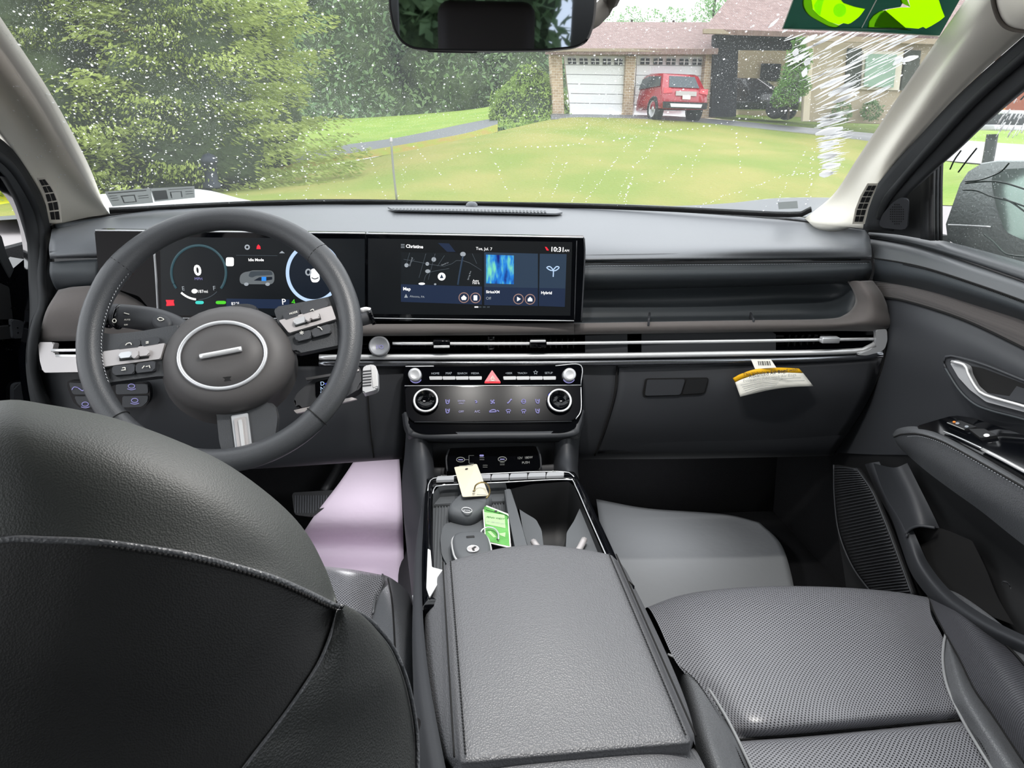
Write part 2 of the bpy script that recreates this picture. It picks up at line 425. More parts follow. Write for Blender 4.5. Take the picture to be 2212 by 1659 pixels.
# headliner, floor, body sides, rear
rf = loft('ceiling', [[Vector((x, y, CZ+.33-.10*(abs(x)/.6)**4)) for x in (-.62, -.4, -.1, .1, .4, .66)] for y in (.80, .3, -.6, -1.6)], M['roofcloth'], nu=16, nv=3, thick=.03)
rf['kind'] = 'structure'
fl = loft('floor', [[Vector((x, y, CZ-.90+(.12 if abs(x-.08) < .14 else 0))) for x in (-.84, -.3, -.10, .0, .18, .28, .5, .92)] for y in (1.64, 1.2, .4, -.6, -1.8)], M['carpet'], nu=28, nv=3, thick=.03)
fl['kind'] = 'structure'
fw = loft('wall_front', [RX([(0, 0)]*2, -.5) and [Vector((x, 1.62, CZ-.90)) for x in (-.86, .1, .94)], [Vector((x, 1.66, CZ-.5)) for x in (-.86, .1, .94)], [Vector((x, 1.58, CZ-.24)) for x in (-.68, .1, .74)]], M['carpet'], nu=12, nv=3, thick=.02)
fw['kind'] = 'structure'
def wallpoly(name, x, pts, m, th=.04):
    o = prism(name, [Vector((x, a, CZ+b)) for a, b in pts], Vector((-1 if x > 0 else 1, 0, 0)), th, m); o['kind'] = 'structure'; return o
# rear half of the cabin, which only the mirror sees
for nm, x in (('wall_left', -.70), ('wall_right', .78)):
    wallpoly(nm, x if x < 0 else .80, [(-.15 if x < 0 else 1.0, -.25), (-1.8, -.25), (-1.8, -.92), (-.15 if x < 0 else 1.0, -.92)], M['hard'])
    wallpoly('trim_'+nm[5:], x*.97, [(-.18, -.25), (-.05, -.25), (-.12, .27), (-.26, .27)], M['pillar'])
    wallpoly('trim_rear_'+nm[5:], x*.95, [(-1.15, -.25), (-1.8, -.25), (-1.8, .22), (-1.3, .27)], M['pillar'])
b = prism('wall_rear', [Vector((x, -1.85, CZ+z)) for x, z in ((-.7, -.9), (.78, -.9), (.78, .0), (-.7, .0))], Vector((0, 1, 0)), .04, M['hard']); b['kind'] = 'structure'
for nm, xa, xb in (('trim_tailgate_left', -.72, -.50), ('trim_tailgate_right', .27, .80)):
    b = prism(nm, [Vector((x, -1.85, CZ+z)) for x, z in ((xa, -.02), (xb, -.02), (xb, .32), (xa, .32))], Vector((0, 1, 0)), .04, M['roofcloth']); b['kind'] = 'structure'
# dark kick walls closing the footwells at the sides
for nm, xa in (('wall_kick_left', -.80), ('wall_kick_right', .86)):
    b = prism(nm, [Vector((xa, y, CZ+z)) for y, z in ((1.64, -.92), (1.0, -.92), (1.0, -.60), (1.22, -.22), (1.64, -.22))], Vector((-1 if xa > 0 else 1, 0, 0)), .02, M['carpet']); b['kind'] = 'structure'
rs = thing('rear_bench_seat', 'black leather rear bench seat seen only in the rearview mirror', 'seat')
loft('backrest', [[Vector((x, -1.05, CZ-.55)) for x in (-.62, 0, .7)], [Vector((x, -1.15, CZ-.2)) for x in (-.62, 0, .7)], [Vector((x, -1.22, CZ-.02)) for x in (-.6, 0, .68)], [Vector((x, -1.34, CZ-.05)) for x in (-.6, 0, .68)]], M['seat_dark'], rs, nu=12, nv=4, thick=.02)
rbox('cushion', Vector((.04, -.85, CZ-.62)), (1.3, .5, .16), M['seat_dark'], rs, bev=.04)
rbox('mirror_fill_headrest', Vector((-.07, -1.27, CZ+.08)), (.36, .12, .26), mat('brown_black_leather', '#6a5f58', .6), rs, bev=.045, seg=4)  # tall headrest added to darken the middle of the mirror
# A pillars ---------------------------------------------------
def pillar(name, glass, mids, outer, m, thick=.02):
    g = [W(a, b, .012) for a, b in glass]
    o = loft(name, [g]+[R(x) for x in mids]+[R(outer)], m, nu=30, nv=5, thick=thick); o['kind'] = 'structure'; return o
pr = pillar('trim_right', [(1738, 472), (1800, 420), (1850, 345), (1905, 262), (1985, 143), (2088, -4), (2150, -90)],
    [[(1752, 480, 1.29), (1820, 436, 1.25), (1872, 362, 1.17), (1930, 275, 1.09), (2014, 160, .99), (2118, 12, .87), (2180, -75, .81)],
     [(1795, 486, 1.22), (1848, 444, 1.18), (1910, 340, 1.08), (1985, 232, 1.00), (2075, 105, .92), (2185, -20, .83), (2250, -90, .78)]],
    [(1866, 494, 1.145), (1876, 430, 1.12), (1910, 380, 1.09), (1990, 290, 1.02), (2085, 190, .95), (2230, 62, .86), (2330, -20, .80)], M['pillar'])
pr['label'] = 'beige A pillar trim on the passenger side'
plf = pillar('trim_left', [(237, 462), (205, 420), (150, 330), (80, 215), (0, 100), (-70, 0), (-130, -90)],
    [[(222, 470, 1.38), (180, 432, 1.34), (122, 345, 1.27), (52, 232, 1.19), (-28, 120, 1.10), (-100, 20, 1.02), (-160, -70, .95)],
     [(170, 482, 1.36), (135, 440, 1.32), (85, 360, 1.26), (20, 262, 1.17), (-60, 160, 1.08), (-140, 60, .98), (-210, -30, .92)]],
    [(114, 492, 1.33), (98, 440, 1.30), (70, 385, 1.26), (20, 312, 1.19), (-60, 220, 1.10), (-160, 120, 1.0), (-240, 40, .93)], M['pillar'])
plf['label'] = 'beige A pillar trim on the driver side'
# defroster grilles in the pillar feet: frame with a black grid
def pillar_vent(par, fr, cells, Yf, label):
    fr = [P(a, b, Yf(b)) for a, b in fr]
    n = (CAM-fr[0]).normalized()
    b = bmesh.new(); A = [b.verts.new(p+n*.001) for p in fr]; B = [b.verts.new(p-n*.006) for p in fr]; b.faces.new(A); b.faces.new(B[::-1])
    for k in range(len(A)): b.faces.new((A[k], B[k], B[(k+1) % len(A)], A[(k+1) % len(A)]))
    o = fin('demister_vent', b, M['pillar'], par, False); o['label'] = label
    for c in cells:
        q = [P(x, y, Yf(y))+n*.0022 for x, y in c]
        b = bmesh.new(); A = [b.verts.new(p) for p in q]; B = [b.verts.new(p-n*.003) for p in q]; b.faces.new(A); b.faces.new(B[::-1])
        for k in range(4): b.faces.new((A[k], B[k], B[(k+1) % 4], A[(k+1) % 4]))
        fin('vent_slot', b, M['hard_dark'], o, False)
def grid_cells(L_, R_, n):
    out = []
    for i in range(n):
        a, b = (i+.08)/n, (i+.92)/n
        def at(T, t):
            t *= len(T)-1; k = min(int(t), len(T)-2); u = t-k; return (T[k][0]+(T[k+1][0]-T[k][0])*u, T[k][1]+(T[k+1][1]-T[k][1])*u)
        for s0, s1 in ((.04, .46), (.54, .96)):
            f = lambda s, t: (at(L_, t)[0]*(1-s)+at(R_, t)[0]*s, at(L_, t)[1]*(1-s)+at(R_, t)[1]*s)
            out.append([f(s0, a), f(s1, a), f(s1, b), f(s0, b)])
    return out
VL, VR = [(83, 388), (95, 412), (104, 444), (110, 476)], [(96, 386), (114, 410), (126, 440), (130, 476)]
pillar_vent(plf, [(79, 384), (98, 383), (118, 408), (130, 440), (134, 480), (107, 482), (100, 446), (91, 414)], grid_cells(VL, VR, 5), lambda y: 1.235+(y-384)/98*.05, 'grid vent at the foot of the driver side pillar')
VL, VR = [(1876, 400), (1862, 425), (1851, 452), (1845, 480)], [(1894, 400), (1882, 425), (1872, 452), (1864, 480)]
pillar_vent(pr, [(1874, 396), (1897, 396), (1886, 424), (1876, 452), (1868, 484), (1841, 484), (1847, 452), (1858, 424)], grid_cells(VL, VR, 6), lambda y: 1.075+(y-396)/88*.035, 'grid vent at the foot of the passenger side pillar')
# fabric visor edge / grab cloth in the top right corner
vs = thing('sun_visor', 'beige cloth sun visor corner at the top of the passenger pillar', 'sun visor')
loft('visor_pad', [R([(2143, -30, .78), (2146, 10, .79), (2160, 45, .80), (2185, 63, .80), (2240, 70, .79)]), R([(2240, -60, .70), (2240, -20, .70), (2250, 5, .70), (2270, 20, .70), (2300, 30, .70)])], M['pillar'], vs, nu=20, nv=4, thick=.012)
tube('visor_piping', R([(2143, -30, .775), (2146, 10, .785), (2160, 45, .795), (2185, 63, .795), (2240, 70, .785)]), .0022, M['roofcloth'], vs, n=24, k=6)
# right door frame seal bands
def band(name, rows, m, par=None, **k):
    o = loft(name, rows, m, par, **k)
    if par is None: o['kind'] = 'structure'
    return o
band('trim_right_seal', [R([(1864, 496, 1.14), (1874, 432, 1.115), (1908, 382, 1.085), (1988, 292, 1.015), (2083, 192, .945), (2228, 64, .855), (2330, -20, .79)]),
     R([(1905, 497, 1.10), (1912, 440, 1.08), (1950, 392, 1.05), (2020, 312, .98), (2110, 215, .915), (2240, 100, .845), (2340, 15, .79)]),
     R([(1930, 500, 1.09), (1950, 440, 1.06), (1985, 395, 1.02), (2060, 330, .955), (2130, 262, .905), (2240, 165, .84), (2350, 80, .785)])], M['rubber'], nu=24, nv=4, thick=.01)
tube('trim_right_bead', R([(1900, 470, 1.095), (1915, 432, 1.075), (1953, 385, 1.045), (2022, 306, .975), (2112, 209, .91), (2245, 92, .84)]), .006, M['rubber'], n=24)['kind'] = 'structure'

# ============================================================ dashboard
dash = thing('dashboard', 'wide dark grey dashboard under the windshield with taupe cloth band', 'dashboard')
cowl = [(112, 494, 1.30), (235, 468, 1.37), (450, 447, 1.46), (760, 440, 1.54), (1100, 446, 1.545), (1400, 455, 1.51), (1640, 471, 1.42), (1745, 481, 1.34), (1868, 497, 1.17)]
loft('upper_pad', [R(cowl),
    R([(110, 508, 1.24), (235, 486, 1.30), (450, 470, 1.36), (760, 466, 1.40), (1100, 472, 1.40), (1400, 480, 1.38), (1640, 496, 1.31), (1750, 504, 1.26), (1876, 512, 1.15)]),
    R([(106, 532, 1.22), (235, 512, 1.235), (450, 505, 1.25), (760, 505, 1.25), (1100, 515, 1.24), (1400, 528, 1.20), (1640, 532, 1.16), (1760, 533, 1.15), (1882, 533, 1.13)]),
    R([(107, 552, 1.20), (235, 545, 1.21), (450, 545, 1.21), (760, 548, 1.21), (1100, 558, 1.19), (1400, 556, 1.152), (1640, 555, 1.15), (1760, 554, 1.145), (1883, 553, 1.125)]),
    R([(108, 559, 1.21), (235, 557, 1.22), (450, 560, 1.22), (760, 562, 1.22), (1100, 568, 1.20), (1400, 564, 1.165), (1640, 562, 1.16), (1760, 561, 1.155), (1882, 559, 1.135)])],
    M['pad'], dash, nu=60, nv=6, thick=.01)
rbox('dash_light_block', Vector((.06, 1.44, CZ-.39)), (1.46, .26, .34), M['carpet'], dash, bev=0)  # unseen dark box added to stop daylight leaking through dash gaps
rbox('dash_light_block', Vector((.82, 1.32, CZ-.35)), (.16, .20, .40), M['seam'], dash, bev=0)  # second added box, closing the bright gap beside the door
# dark defroster channel and ridge along the glass
tube('defroster_channel', R([(a, b+3, y+.015) for a, b, y in cowl]), .007, M['seam'], dash, n=48, k=8)
tube('glass_edge_ridge', R([(1010, 444, 1.57), (1250, 447, 1.55), (1480, 455, 1.52), (1650, 468, 1.44), (1745, 481, 1.36), (1868, 500, 1.185)]), .008, M['pad'], dash, n=40, k=8)
tube('glass_edge_ridge', R([(120, 492, 1.30), (300, 466, 1.40), (430, 450, 1.46), (560, 443, 1.50), (760, 439, 1.555)]), .006, M['pad_low'], dash, n=40, k=8)
# centre speaker/defrost grille with sensor dome
gp = plane3((835, 452, 1.48), (1215, 459, 1.48), (1020, 462, 1.44))
panel('centre_grille', [(836, 446), (1000, 447), (1205, 451), (1216, 458), (1200, 461), (1000, 456), (850, 453)], gp, .003, M['pad'], dash, o=.006, rnd=.006)
for i in range(44):
    x = 848+i*7.6; y = 449.5+i*.12
    panel('grille_slot', [(x, y), (x+4, y), (x+5, y+4.5), (x+1, y+4.5)], gp, .001, M['pad_low'], dash, o=.0075)
lathe('light_sensor', P(1019, 444, 1.53), Vector((0, 0, 1)), [(.012, -.004), (.0115, .003), (.007, .007), (0, .008)], M['clearglass'] if False else M['pad'], dash, k=16)
# front faces (slate vinyl) with stitched top
loft('knee_pad_right', [R([(1240, 570, 1.16), (1500, 567, 1.155), (1700, 565, 1.15), (1881, 563, 1.125)]),
    R([(1240, 598, 1.15), (1500, 594, 1.145), (1700, 590, 1.14), (1884, 582, 1.115)]),
    R([(1240, 618, 1.165), (1500, 613, 1.16), (1700, 609, 1.155), (1878, 603, 1.13)]),
    R([(1240, 628, 1.20), (1500, 622, 1.20), (1700, 616, 1.20), (1870, 610, 1.16)])], M['pad_low'], dash, nu=30, nv=5, thick=.008)
tube('stitch_line', R([(1262, 572, 1.152), (1500, 569, 1.147), (1700, 567.5, 1.142), (1878, 566, 1.117)]), .0009, M['seam'], dash, n=30, k=5)
for k in range(110):
    x = 1270+k*5.5; y = 574.5-k*.055
    yy = 1.150-.0002*k if x < 1700 else 1.141-(x-1700)/181*.025
    a, b = P(x, y, yy-.0025), P(x+3.2, y+.3, yy-.0025)
    if k == 0: sb = bmesh.new()
    tube('', [a, b], .0005, None, n=1, k=4, bm=sb)
o = fin('stitches', sb, M['pad'], dash); o['kind'] = 'stuff'
loft('face_left', [R([(108, 566, 1.21), (150, 563, 1.21), (215, 560, 1.21)]), R([(107, 590, 1.20), (150, 590, 1.20), (215, 590, 1.20)]), R([(114, 612, 1.205), (150, 614, 1.205), (215, 614, 1.205)]), R([(122, 626, 1.22), (150, 627, 1.22), (215, 628, 1.22)])], M['pad_low'], dash, nu=12, nv=4, thick=.008)
# open shelf on the passenger side
loft('shelf_recess', [R([(1240, 626, 1.205), (1500, 620, 1.205), (1700, 613, 1.205), (1830, 606, 1.18)]),
    R([(1240, 650, 1.215), (1500, 645, 1.215), (1700, 640, 1.21), (1800, 640, 1.19), (1845, 620, 1.15)]),
    R([(1240, 676, 1.20), (1500, 673, 1.20), (1700, 668, 1.19), (1790, 668, 1.17), (1846, 655, 1.135)]),
    R([(1240, 690, 1.19), (1500, 687, 1.19), (1700, 684, 1.18), (1800, 684, 1.15), (1838, 672, 1.13)]),
    R([(1240, 698, 1.14), (1500, 695, 1.14), (1700, 692, 1.135), (1790, 690, 1.13), (1836, 680, 1.125)])], M['pad_low'], dash, nu=30, nv=5, thick=.006)
for x in (1396, 1618):
    rbox('shelf_divider', P(x+6, 689, 1.155), (.0035, .05, .012), M['hard'], dash, U=Vector((.95, -.3, 0)), bev=.001)
# taupe fabric band
up = [(1240, 698, 1.140), (1600, 692, 1.135), (1780, 689, 1.128), (1826, 679, 1.122), (1847, 655, 1.12), (1842, 628, 1.13), (1830, 608, 1.15)]
lo = [(1240, 720, 1.140), (1600, 715, 1.135), (1800, 712, 1.118), (1912, 709, 1.088), (1917, 672, 1.092), (1905, 636, 1.10), (1884, 606, 1.12)]
mid = [((a[0]+b[0])/2, (a[1]+b[1])/2, min(a[2], b[2])-.006) for a, b in zip(up, lo)]
loft('fabric_band', [R(up), R(mid), R(lo), R([(a, b+3, c+.02) for a, b, c in lo])], M['fabric'], dash, nu=44, nv=5, thick=.004)
loft('fabric_band', [R([(345, 700, 1.17), (790, 700, 1.15), (1240, 698, 1.14)]), R([(345, 712, 1.16), (790, 711, 1.144), (1240, 709, 1.133)]), R([(345, 727, 1.165), (790, 723, 1.148), (1240, 720, 1.14)]), R([(345, 730, 1.185), (790, 726, 1.168), (1240, 723, 1.16)])], M['fabric'], dash, nu=24, nv=4)
loft('fabric_cheek', [R([(126, 626, 1.21), (165, 619, 1.20), (230, 620, 1.195), (300, 650, 1.19), (350, 698, 1.18)]), R([(98, 675, 1.185), (140, 672, 1.18), (215, 675, 1.175), (290, 690, 1.175), (350, 712, 1.17)]), R([(84, 737, 1.19), (130, 737, 1.185), (210, 735, 1.18), (290, 732, 1.18), (350, 728, 1.17)])], M['fabric'], dash, nu=18, nv=5, thick=.006)
# vent slot and its silver surround
loft('vent_slot', [R([(110, 736, 1.20), (400, 728, 1.19), (800, 722, 1.175), (1240, 720, 1.165), (1600, 715, 1.155), (1902, 709, 1.12)]),
    R([(110, 752, 1.235), (400, 748, 1.22), (800, 744, 1.205), (1240, 742, 1.19), (1600, 738, 1.18), (1902, 732, 1.14)]),
    R([(110, 772, 1.21), (400, 772, 1.19), (800, 770, 1.17), (1240, 768, 1.16), (1600, 764, 1.15), (1902, 757, 1.115)])], M['gloss'], dash, nu=40, nv=4)
pv = plane3((1000, 745, 1.17), (1800, 738, 1.125), (1400, 770, 1.145))
for x0, x1, n in ((868, 1046, 15), (1076, 1238, 14), (1700, 1890, 15), (120, 168, 4)):
    vb = bmesh.new()
    for i in range(n):
        x = x0+(x1-x0)*i/(n-1); yc = 744-(x-900)*.009; Y = 1.205-(x-900)*.00005
        rbox('', P(x, yc, Y), (.0018, .014, .03), None, N=Vector((0, 0, 1)), bev=0, bm=vb)
    o = fin('vent_fins', vb, M['hard_dark'], dash, False); o['kind'] = 'stuff'
for x in (1060,):
    rbox('vent_post', P(x, 744, 1.165), (.012, .02, .034), M['gloss'], dash, bev=.002)
panel('blank_panel', [(1264, 723), (1355, 721), (1356, 764), (1264, 767)], pv, .002, M['hard'], dash, o=-.015)
panel('blank_panel', [(1386, 720), (1668, 717), (1676, 722), (1676, 757), (1668, 761), (1386, 764)], pv, .002, M['hard'], dash, o=-.015)
def strip(name, pts, r, m, sx=1.0, n=40): return tube(name, R(pts), r, m, dash, n=n, k=8, sx=sx)
strip('vent_blade', [(848, 742, 1.15), (1100, 742, 1.14), (1262, 741, 1.135), (1580, 737, 1.12), (1893, 732, 1.095)], .0026, M['bright'])
strip('chrome_strip', [(690, 772, 1.158), (900, 771, 1.148), (1262, 769, 1.135), (1600, 764, 1.118), (1780, 761, 1.105), (1870, 756, 1.095), (1890, 744, 1.09)], .0048, M['bright'])
strip('lower_gloss_strip', [(690, 785, 1.16), (900, 785, 1.15), (1262, 784, 1.137), (1600, 779, 1.12), (1800, 774, 1.105), (1905, 766, 1.095)], .0058, mat('dark_chrome', '#8c8f94', .18, .9))
ep = plane3((1880, 720, 1.09), (1915, 715, 1.085), (1900, 755, 1.085))
panel('silver_end_cap', [(1892, 712), (1916, 711), (1917, 735), (1912, 752), (1903, 760), (1872, 768), (1850, 767), (1880, 756), (1890, 745), (1893, 730)], ep, .012, M['satin'], dash, rnd=.004, bev=.001)
lp = plane3((85, 740, 1.18), (165, 738, 1.17), (120, 800, 1.16))
panel('silver_end_cap', [(82, 739), (117, 739), (113, 757), (118, 766), (130, 771), (200, 771), (200, 803), (93, 805), (86, 780)], lp, .012, M['plate'], dash, rnd=.004, bev=.0015)
strip('vent_blade', [(112, 757, 1.17), (200, 756, 1.165)], .0025, M['bright'], n=4)
strip('chrome_strip', [(122, 769, 1.17), (200, 770, 1.16)], .003, M['bright'], n=4)
for i, (x, y, Y) in enumerate(((954, 745, 1.14), (1162, 744, 1.132))):
    t = rbox('vent_tab', P(x, y-3, Y-.002), (.027, .012, .013), M['gloss'], dash, bev=.002)
    rbox('tab_edge', P(x, y+4 if i == 0 else y-7, Y-.009), (.025, .003, .004), M['bright'], t, bev=.001)
t = rbox('vent_tab', P(1792, 734, 1.095), (.030, .012, .010), M['satin'], dash, bev=.002)
# start button
bp = plane3((800, 750, 1.15), (840, 750, 1.148), (820, 770, 1.142))
c = onp(820, 749, bp)
lathe('start_button', c, bp[1], [(.0165, 0), (.0165, .006), (.0145, .008), (.013, .0065), (.0, .0065)], mat('grey_button', '#7d7f83', .4, .3), dash, k=32)
text('I/O', (813, 753), (828, 753), off(bp, .0072), M['g_violet'], dash)
# lower dash ------------------------------------------------------------
L0 = [(690, 790, 1.165), (870, 790, 1.16), (1262, 788, 1.15), (1600, 783, 1.13), (1800, 778, 1.115), (1906, 770, 1.10)]
gb = [R([(1250, 788, 1.15), (1330, 788, 1.148), (1500, 785, 1.137), (1700, 780, 1.12), (1906, 770, 1.10)]),
      R([(1250, 850, 1.145), (1326, 850, 1.143), (1500, 848, 1.13), (1690, 846, 1.115), (1885, 842, 1.10)]),
      R([(1250, 920, 1.15), (1306, 920, 1.148), (1490, 918, 1.14), (1670, 914, 1.13), (1852, 905, 1.12)]),
      R([(1250, 984, 1.17), (1284, 985, 1.168), (1470, 984, 1.165), (1640, 981, 1.155), (1803, 977, 1.15)]),
      R([(1250, 992, 1.22), (1284, 992, 1.22), (1470, 991, 1.22), (1640, 988, 1.21), (1803, 984, 1.21)])]
loft('lower_panel_right', gb, M['hard'], dash, nu=40, nv=6, thick=.008)
glove = loft('glovebox_door', [[p+(CAM-p).normalized()*.004 for p in r[1:]] for r in [R([(1336, 792, 1.148), (1500, 789, 1.137), (1700, 784, 1.12), (1897, 775, 1.10)]), *[x for x in gb[1:4]]]][:0] or
    [[p+(CAM-p).normalized()*.005 for p in R(r)] for r in (
     [(1338, 794, 1.146), (1500, 790, 1.137), (1700, 785, 1.12), (1896, 775, 1.10)],
     [(1333, 850, 1.142), (1500, 848, 1.13), (1690, 846, 1.115), (1878, 842, 1.10)],
     [(1313, 920, 1.147), (1490, 918, 1.14), (1670, 914, 1.13), (1846, 905, 1.12)],
     [(1291, 980, 1.167), (1470, 979, 1.165), (1640, 976, 1.155), (1800, 971, 1.15)])], M['hard'], dash, nu=30, nv=6, thick=.004)
tube('panel_gap', [p+(CAM-p).normalized()*.004 for p in R([(1333, 790, 1.147), (1328, 850, 1.142), (1309, 920, 1.147), (1285, 984, 1.168)])], .0018, M['seam'], dash, n=16, k=6)
hp = plane3((1390, 820, 1.14), (1530, 815, 1.13), (1460, 855, 1.135))
panel('handle_recess', [(1394, 818), (1532, 816), (1524, 848), (1514, 853), (1390, 857), (1388, 850)], hp, .002, M['seam'], glove, o=.009, rnd=.005)
panel('handle_paddle', [(1398, 821), (1480, 820), (1470, 853), (1393, 855)], hp, .002, M['hard'], glove, o=.0115, rnd=.003, bev=.001)
panel('handle_pocket', [(1484, 820), (1529, 819), (1521, 849), (1474, 852)], hp, .001, M['hard_dark'], glove, o=.0105, rnd=.003)
# centre left lower and driver's knee panel
loft('lower_panel_left', [R([(84, 800, 1.20), (240, 800, 1.19), (400, 795, 1.185), (690, 792, 1.175), (880, 790, 1.16)]), R([(92, 850, 1.20), (240, 850, 1.185), (400, 850, 1.18), (690, 850, 1.17), (880, 850, 1.155)]),
    R([(120, 930, 1.20), (260, 930, 1.19), (400, 930, 1.19), (690, 925, 1.175), (876, 920, 1.16)]), R([(180, 1015, 1.21), (320, 1015, 1.21), (480, 1010, 1.215), (690, 997, 1.20), (868, 985, 1.175)]), R([(180, 1025, 1.26), (320, 1022, 1.26), (480, 1015, 1.26), (690, 1003, 1.25), (868, 991, 1.22)])], M['hard'], dash, nu=30, nv=6, thick=.008)
tube('panel_gap', [p+(CAM-p).normalized()*.004 for p in R([(792, 792, 1.168), (795, 860, 1.162), (800, 930, 1.166), (807, 988, 1.185)])], .0014, M['seam'], dash, n=16, k=6)
sp = plane3((140, 825, 1.18), (325, 825, 1.17), (230, 885, 1.17))
sw = panel('switch_bank', [(142, 822), (320, 826), (325, 850), (322, 868), (308, 882), (180, 884), (162, 876), (150, 850)], sp, .01, M['gloss'], dash, o=.005, rnd=.008, bev=.001)
for q, s, tx in (([(148, 826), (205, 828), (205, 852), (157, 852)], '~', (160, 843, 185)), ([(160, 856), (205, 856), (205, 880), (180, 880), (168, 874)], 'o', (176, 873, 188)),
              ([(250, 830), (318, 830), (320, 850), (250, 852)], '', None), ([(264, 856), (320, 855), (318, 868), (306, 879), (264, 880)], '', None)):
    k = panel('switch_button', q, sp, .003, M['hard'], sw, o=.0075, rnd=.003, bev=.0006)
bq = off(sp, .0078)
for cx, cy in ((284, 834), (291, 865), (184, 873)):
    line('switch_symbol', ell(cx, cy, 7, 4.5), bq, .0006, M['g_violet'], sw, n=20, closed=True)
    line('switch_symbol', [(cx-9, cy+6), (cx, cy+8), (cx+9, cy+6)], bq, .0006, M['g_violet'], sw)
line('switch_symbol', [(155, 842), (160, 836), (168, 837)], bq, .0006, M['g_violet'], sw)
line('switch_symbol', [(169, 838), (178, 844), (182, 840)], bq, .0008, M['g_violet'], sw)
# ============================================================ air bag notice hanging from the glovebox
nl = thing('air_bag_notice', 'curled white and yellow air bag notice hanging on the glovebox door', 'label')
def curl(pts): return [p+(CAM-p).normalized()*.016 for p in R(pts)]
top = curl([(1583, 817, 1.12), (1600, 808, 1.112), (1635, 797, 1.10), (1680, 794, 1.098), (1726, 796, 1.105)])
ymid = curl([(1588, 826, 1.118), (1606, 818, 1.11), (1640, 808, 1.098), (1685, 805, 1.096), (1735, 806, 1.105)])
bot = curl([(1599, 857, 1.108), (1625, 851, 1.10), (1665, 842, 1.09), (1710, 836, 1.09), (1757, 834, 1.098)])
loft('yellow_header', [top, ymid], M['yellow'], nl, nu=20, nv=2, thick=.0006)
loft('white_sheet', [ymid, bot], M['white_paper'], nl, nu=20, nv=4, thick=.0006)
np1 = (top[2]+(CAM-top[2]).normalized()*.003, (CAM-top[2]).normalized())
text('This Vehicle is Equipped with', (1605, 812), (1722, 801), np1, M['ink'], nl)
text('Advanced Air Bags', (1618, 817), (1700, 804), np1, M['ink'], nl)
text('Even with Advanced Air Bags', (1606, 826), (1720, 812), np1, M['ink_grey'], nl)
for i in range(5):
    line('fine_print', [(1600+i*3, 832+i*4.2), (1640, 824+i*4), (1690-i*4, 818+i*4.2)], np1, .0004, M['ink_grey'], nl)
line('fine_print', [(1690, 818), (1730, 816)], np1, .0004, M['ink_grey'], nl); line('fine_print', [(1700, 823), (1738, 822)], np1, .0004, M['ink_grey'], nl)
bc = thing('barcode_label', 'small white barcode label stuck above the yellow air bag notice', 'label')
bp2 = (top[2]-(CAM-top[2]).normalized()*.001, (CAM-top[2]).normalized())
panel('label_paper', [(1622, 776), (1665, 776), (1677, 794), (1631, 797)], bp2, .0006, M['white_paper'], bc)
for i in range(8):
    x = 1637+i*3.4+(i % 3)*.5
    panel('bar', [(x, 780), (x+1.6, 780), (x+3.4, 789), (x+1.8, 789)], bp2, .0003, M['ink'], bc, o=.0008)
# ============================================================ wide display
disp = thing('display_screen', 'wide curved black instrument and map display on the dashboard', 'display')
cl = plane3((203, 497, 1.185), (790, 505, 1.158), (790, 692, 1.158))
cn = plane3((790, 505, 1.158), (1262, 514, 1.118), (790, 692, 1.158))
panel('instrument_housing', [(204, 497), (790, 504.5), (790, 693), (347, 695), (300, 640), (215, 612)], cl, .022, M['gloss'], disp, rnd=.004, bev=.001)
panel('centre_housing', [(790, 504.5), (1262, 513), (1264, 560), (1257, 696), (790, 693)], cn, .022, M['gloss'], disp, bev=.001)
line('top_edge', [(206, 497.5), (500, 501), (789, 504)], cl, .0014, M['satin'], disp)
line('top_edge', [(791, 504.5), (1000, 508), (1260, 513)], cn, .0014, M['satin'], disp)
line('side_edge', [(1262, 515), (1263, 560), (1256, 694)], cn, .0012, M['hard'], disp)
line('inner_edge', [(333, 540), (338, 610), (342, 686)], cl, .0018, M['satin'], disp)
line('bottom_edge', [(350, 687), (570, 688), (789, 687)], cl, .0008, M['satin'], disp)
line('bottom_edge', [(791, 687), (1000, 690), (1240, 693)], cn, .0008, M['satin'], disp)
line('bezel_line', [(1246, 520), (1241, 690)], cn, .0008, M['hard'], disp)
def dp(name, px, m, pl=cn, o=.0004, rnd=0): return panel(name, px, pl, .0003, m, disp, o=o, rnd=rnd)
def ring(px, m, r, pl=cl, closed=False, o=.0008): return line('gauge_ring', px, pl, r, m, disp, n=max(16, len(px)*2), o=o, closed=closed)
# instrument half
dp('active_area', [(345, 512), (788, 516), (788, 683), (349, 681)], M['g_navy2'] if 'g_navy2' in M else glow('cluster_ground', '#10161c', .5), cl, .0002)
ring(arc_px(429, 589, 59, 59, 145, 395, 30), M['g_ring'], .0018)
ring(arc_px(429, 589, 56, 58, 90+6, 90+42, 12), M['g_white'], .0016)
ring(arc_px(429, 589, 56, 58, 45, 90, 12), M['g_dim'], .0006)
text('0', (420, 594), (436, 594), cl, M['g_white'], disp, bold=.04)
text('MPH', (421, 605), (437, 605), cl, M['g_violet'], disp)
text('187mi', (428, 632.5), (449, 632.5), cl, M['g_white'], disp)
dp('fuel_arrow', ell(420, 629, 6.5, 5, n=12), M['g_white'], cl)
text('E', (394, 627), (399, 627), cl, M['g_grey'], disp); text('F', (461, 627), (466, 627), cl, M['g_grey'], disp)
ring(ell(677, 589, 56, 61), M['g_pale'], .0026, closed=True)
dp('gauge_face', ell(677, 589, 53, 58), glow('gauge_navy', '#0d1826', .7), cl, .0003)
dp('notice_icon', [(488, 556), (505, 556), (505, 575), (488, 575)], M['g_white'], cl, .0006, .003)
text('Idle Mode', (537, 564), (570, 564), cl, M['g_white'], disp, bold=.02)
dp('divider_line', [(510, 551), (599, 552), (599, 553), (510, 552)], M['g_dim'], cl, .0006)
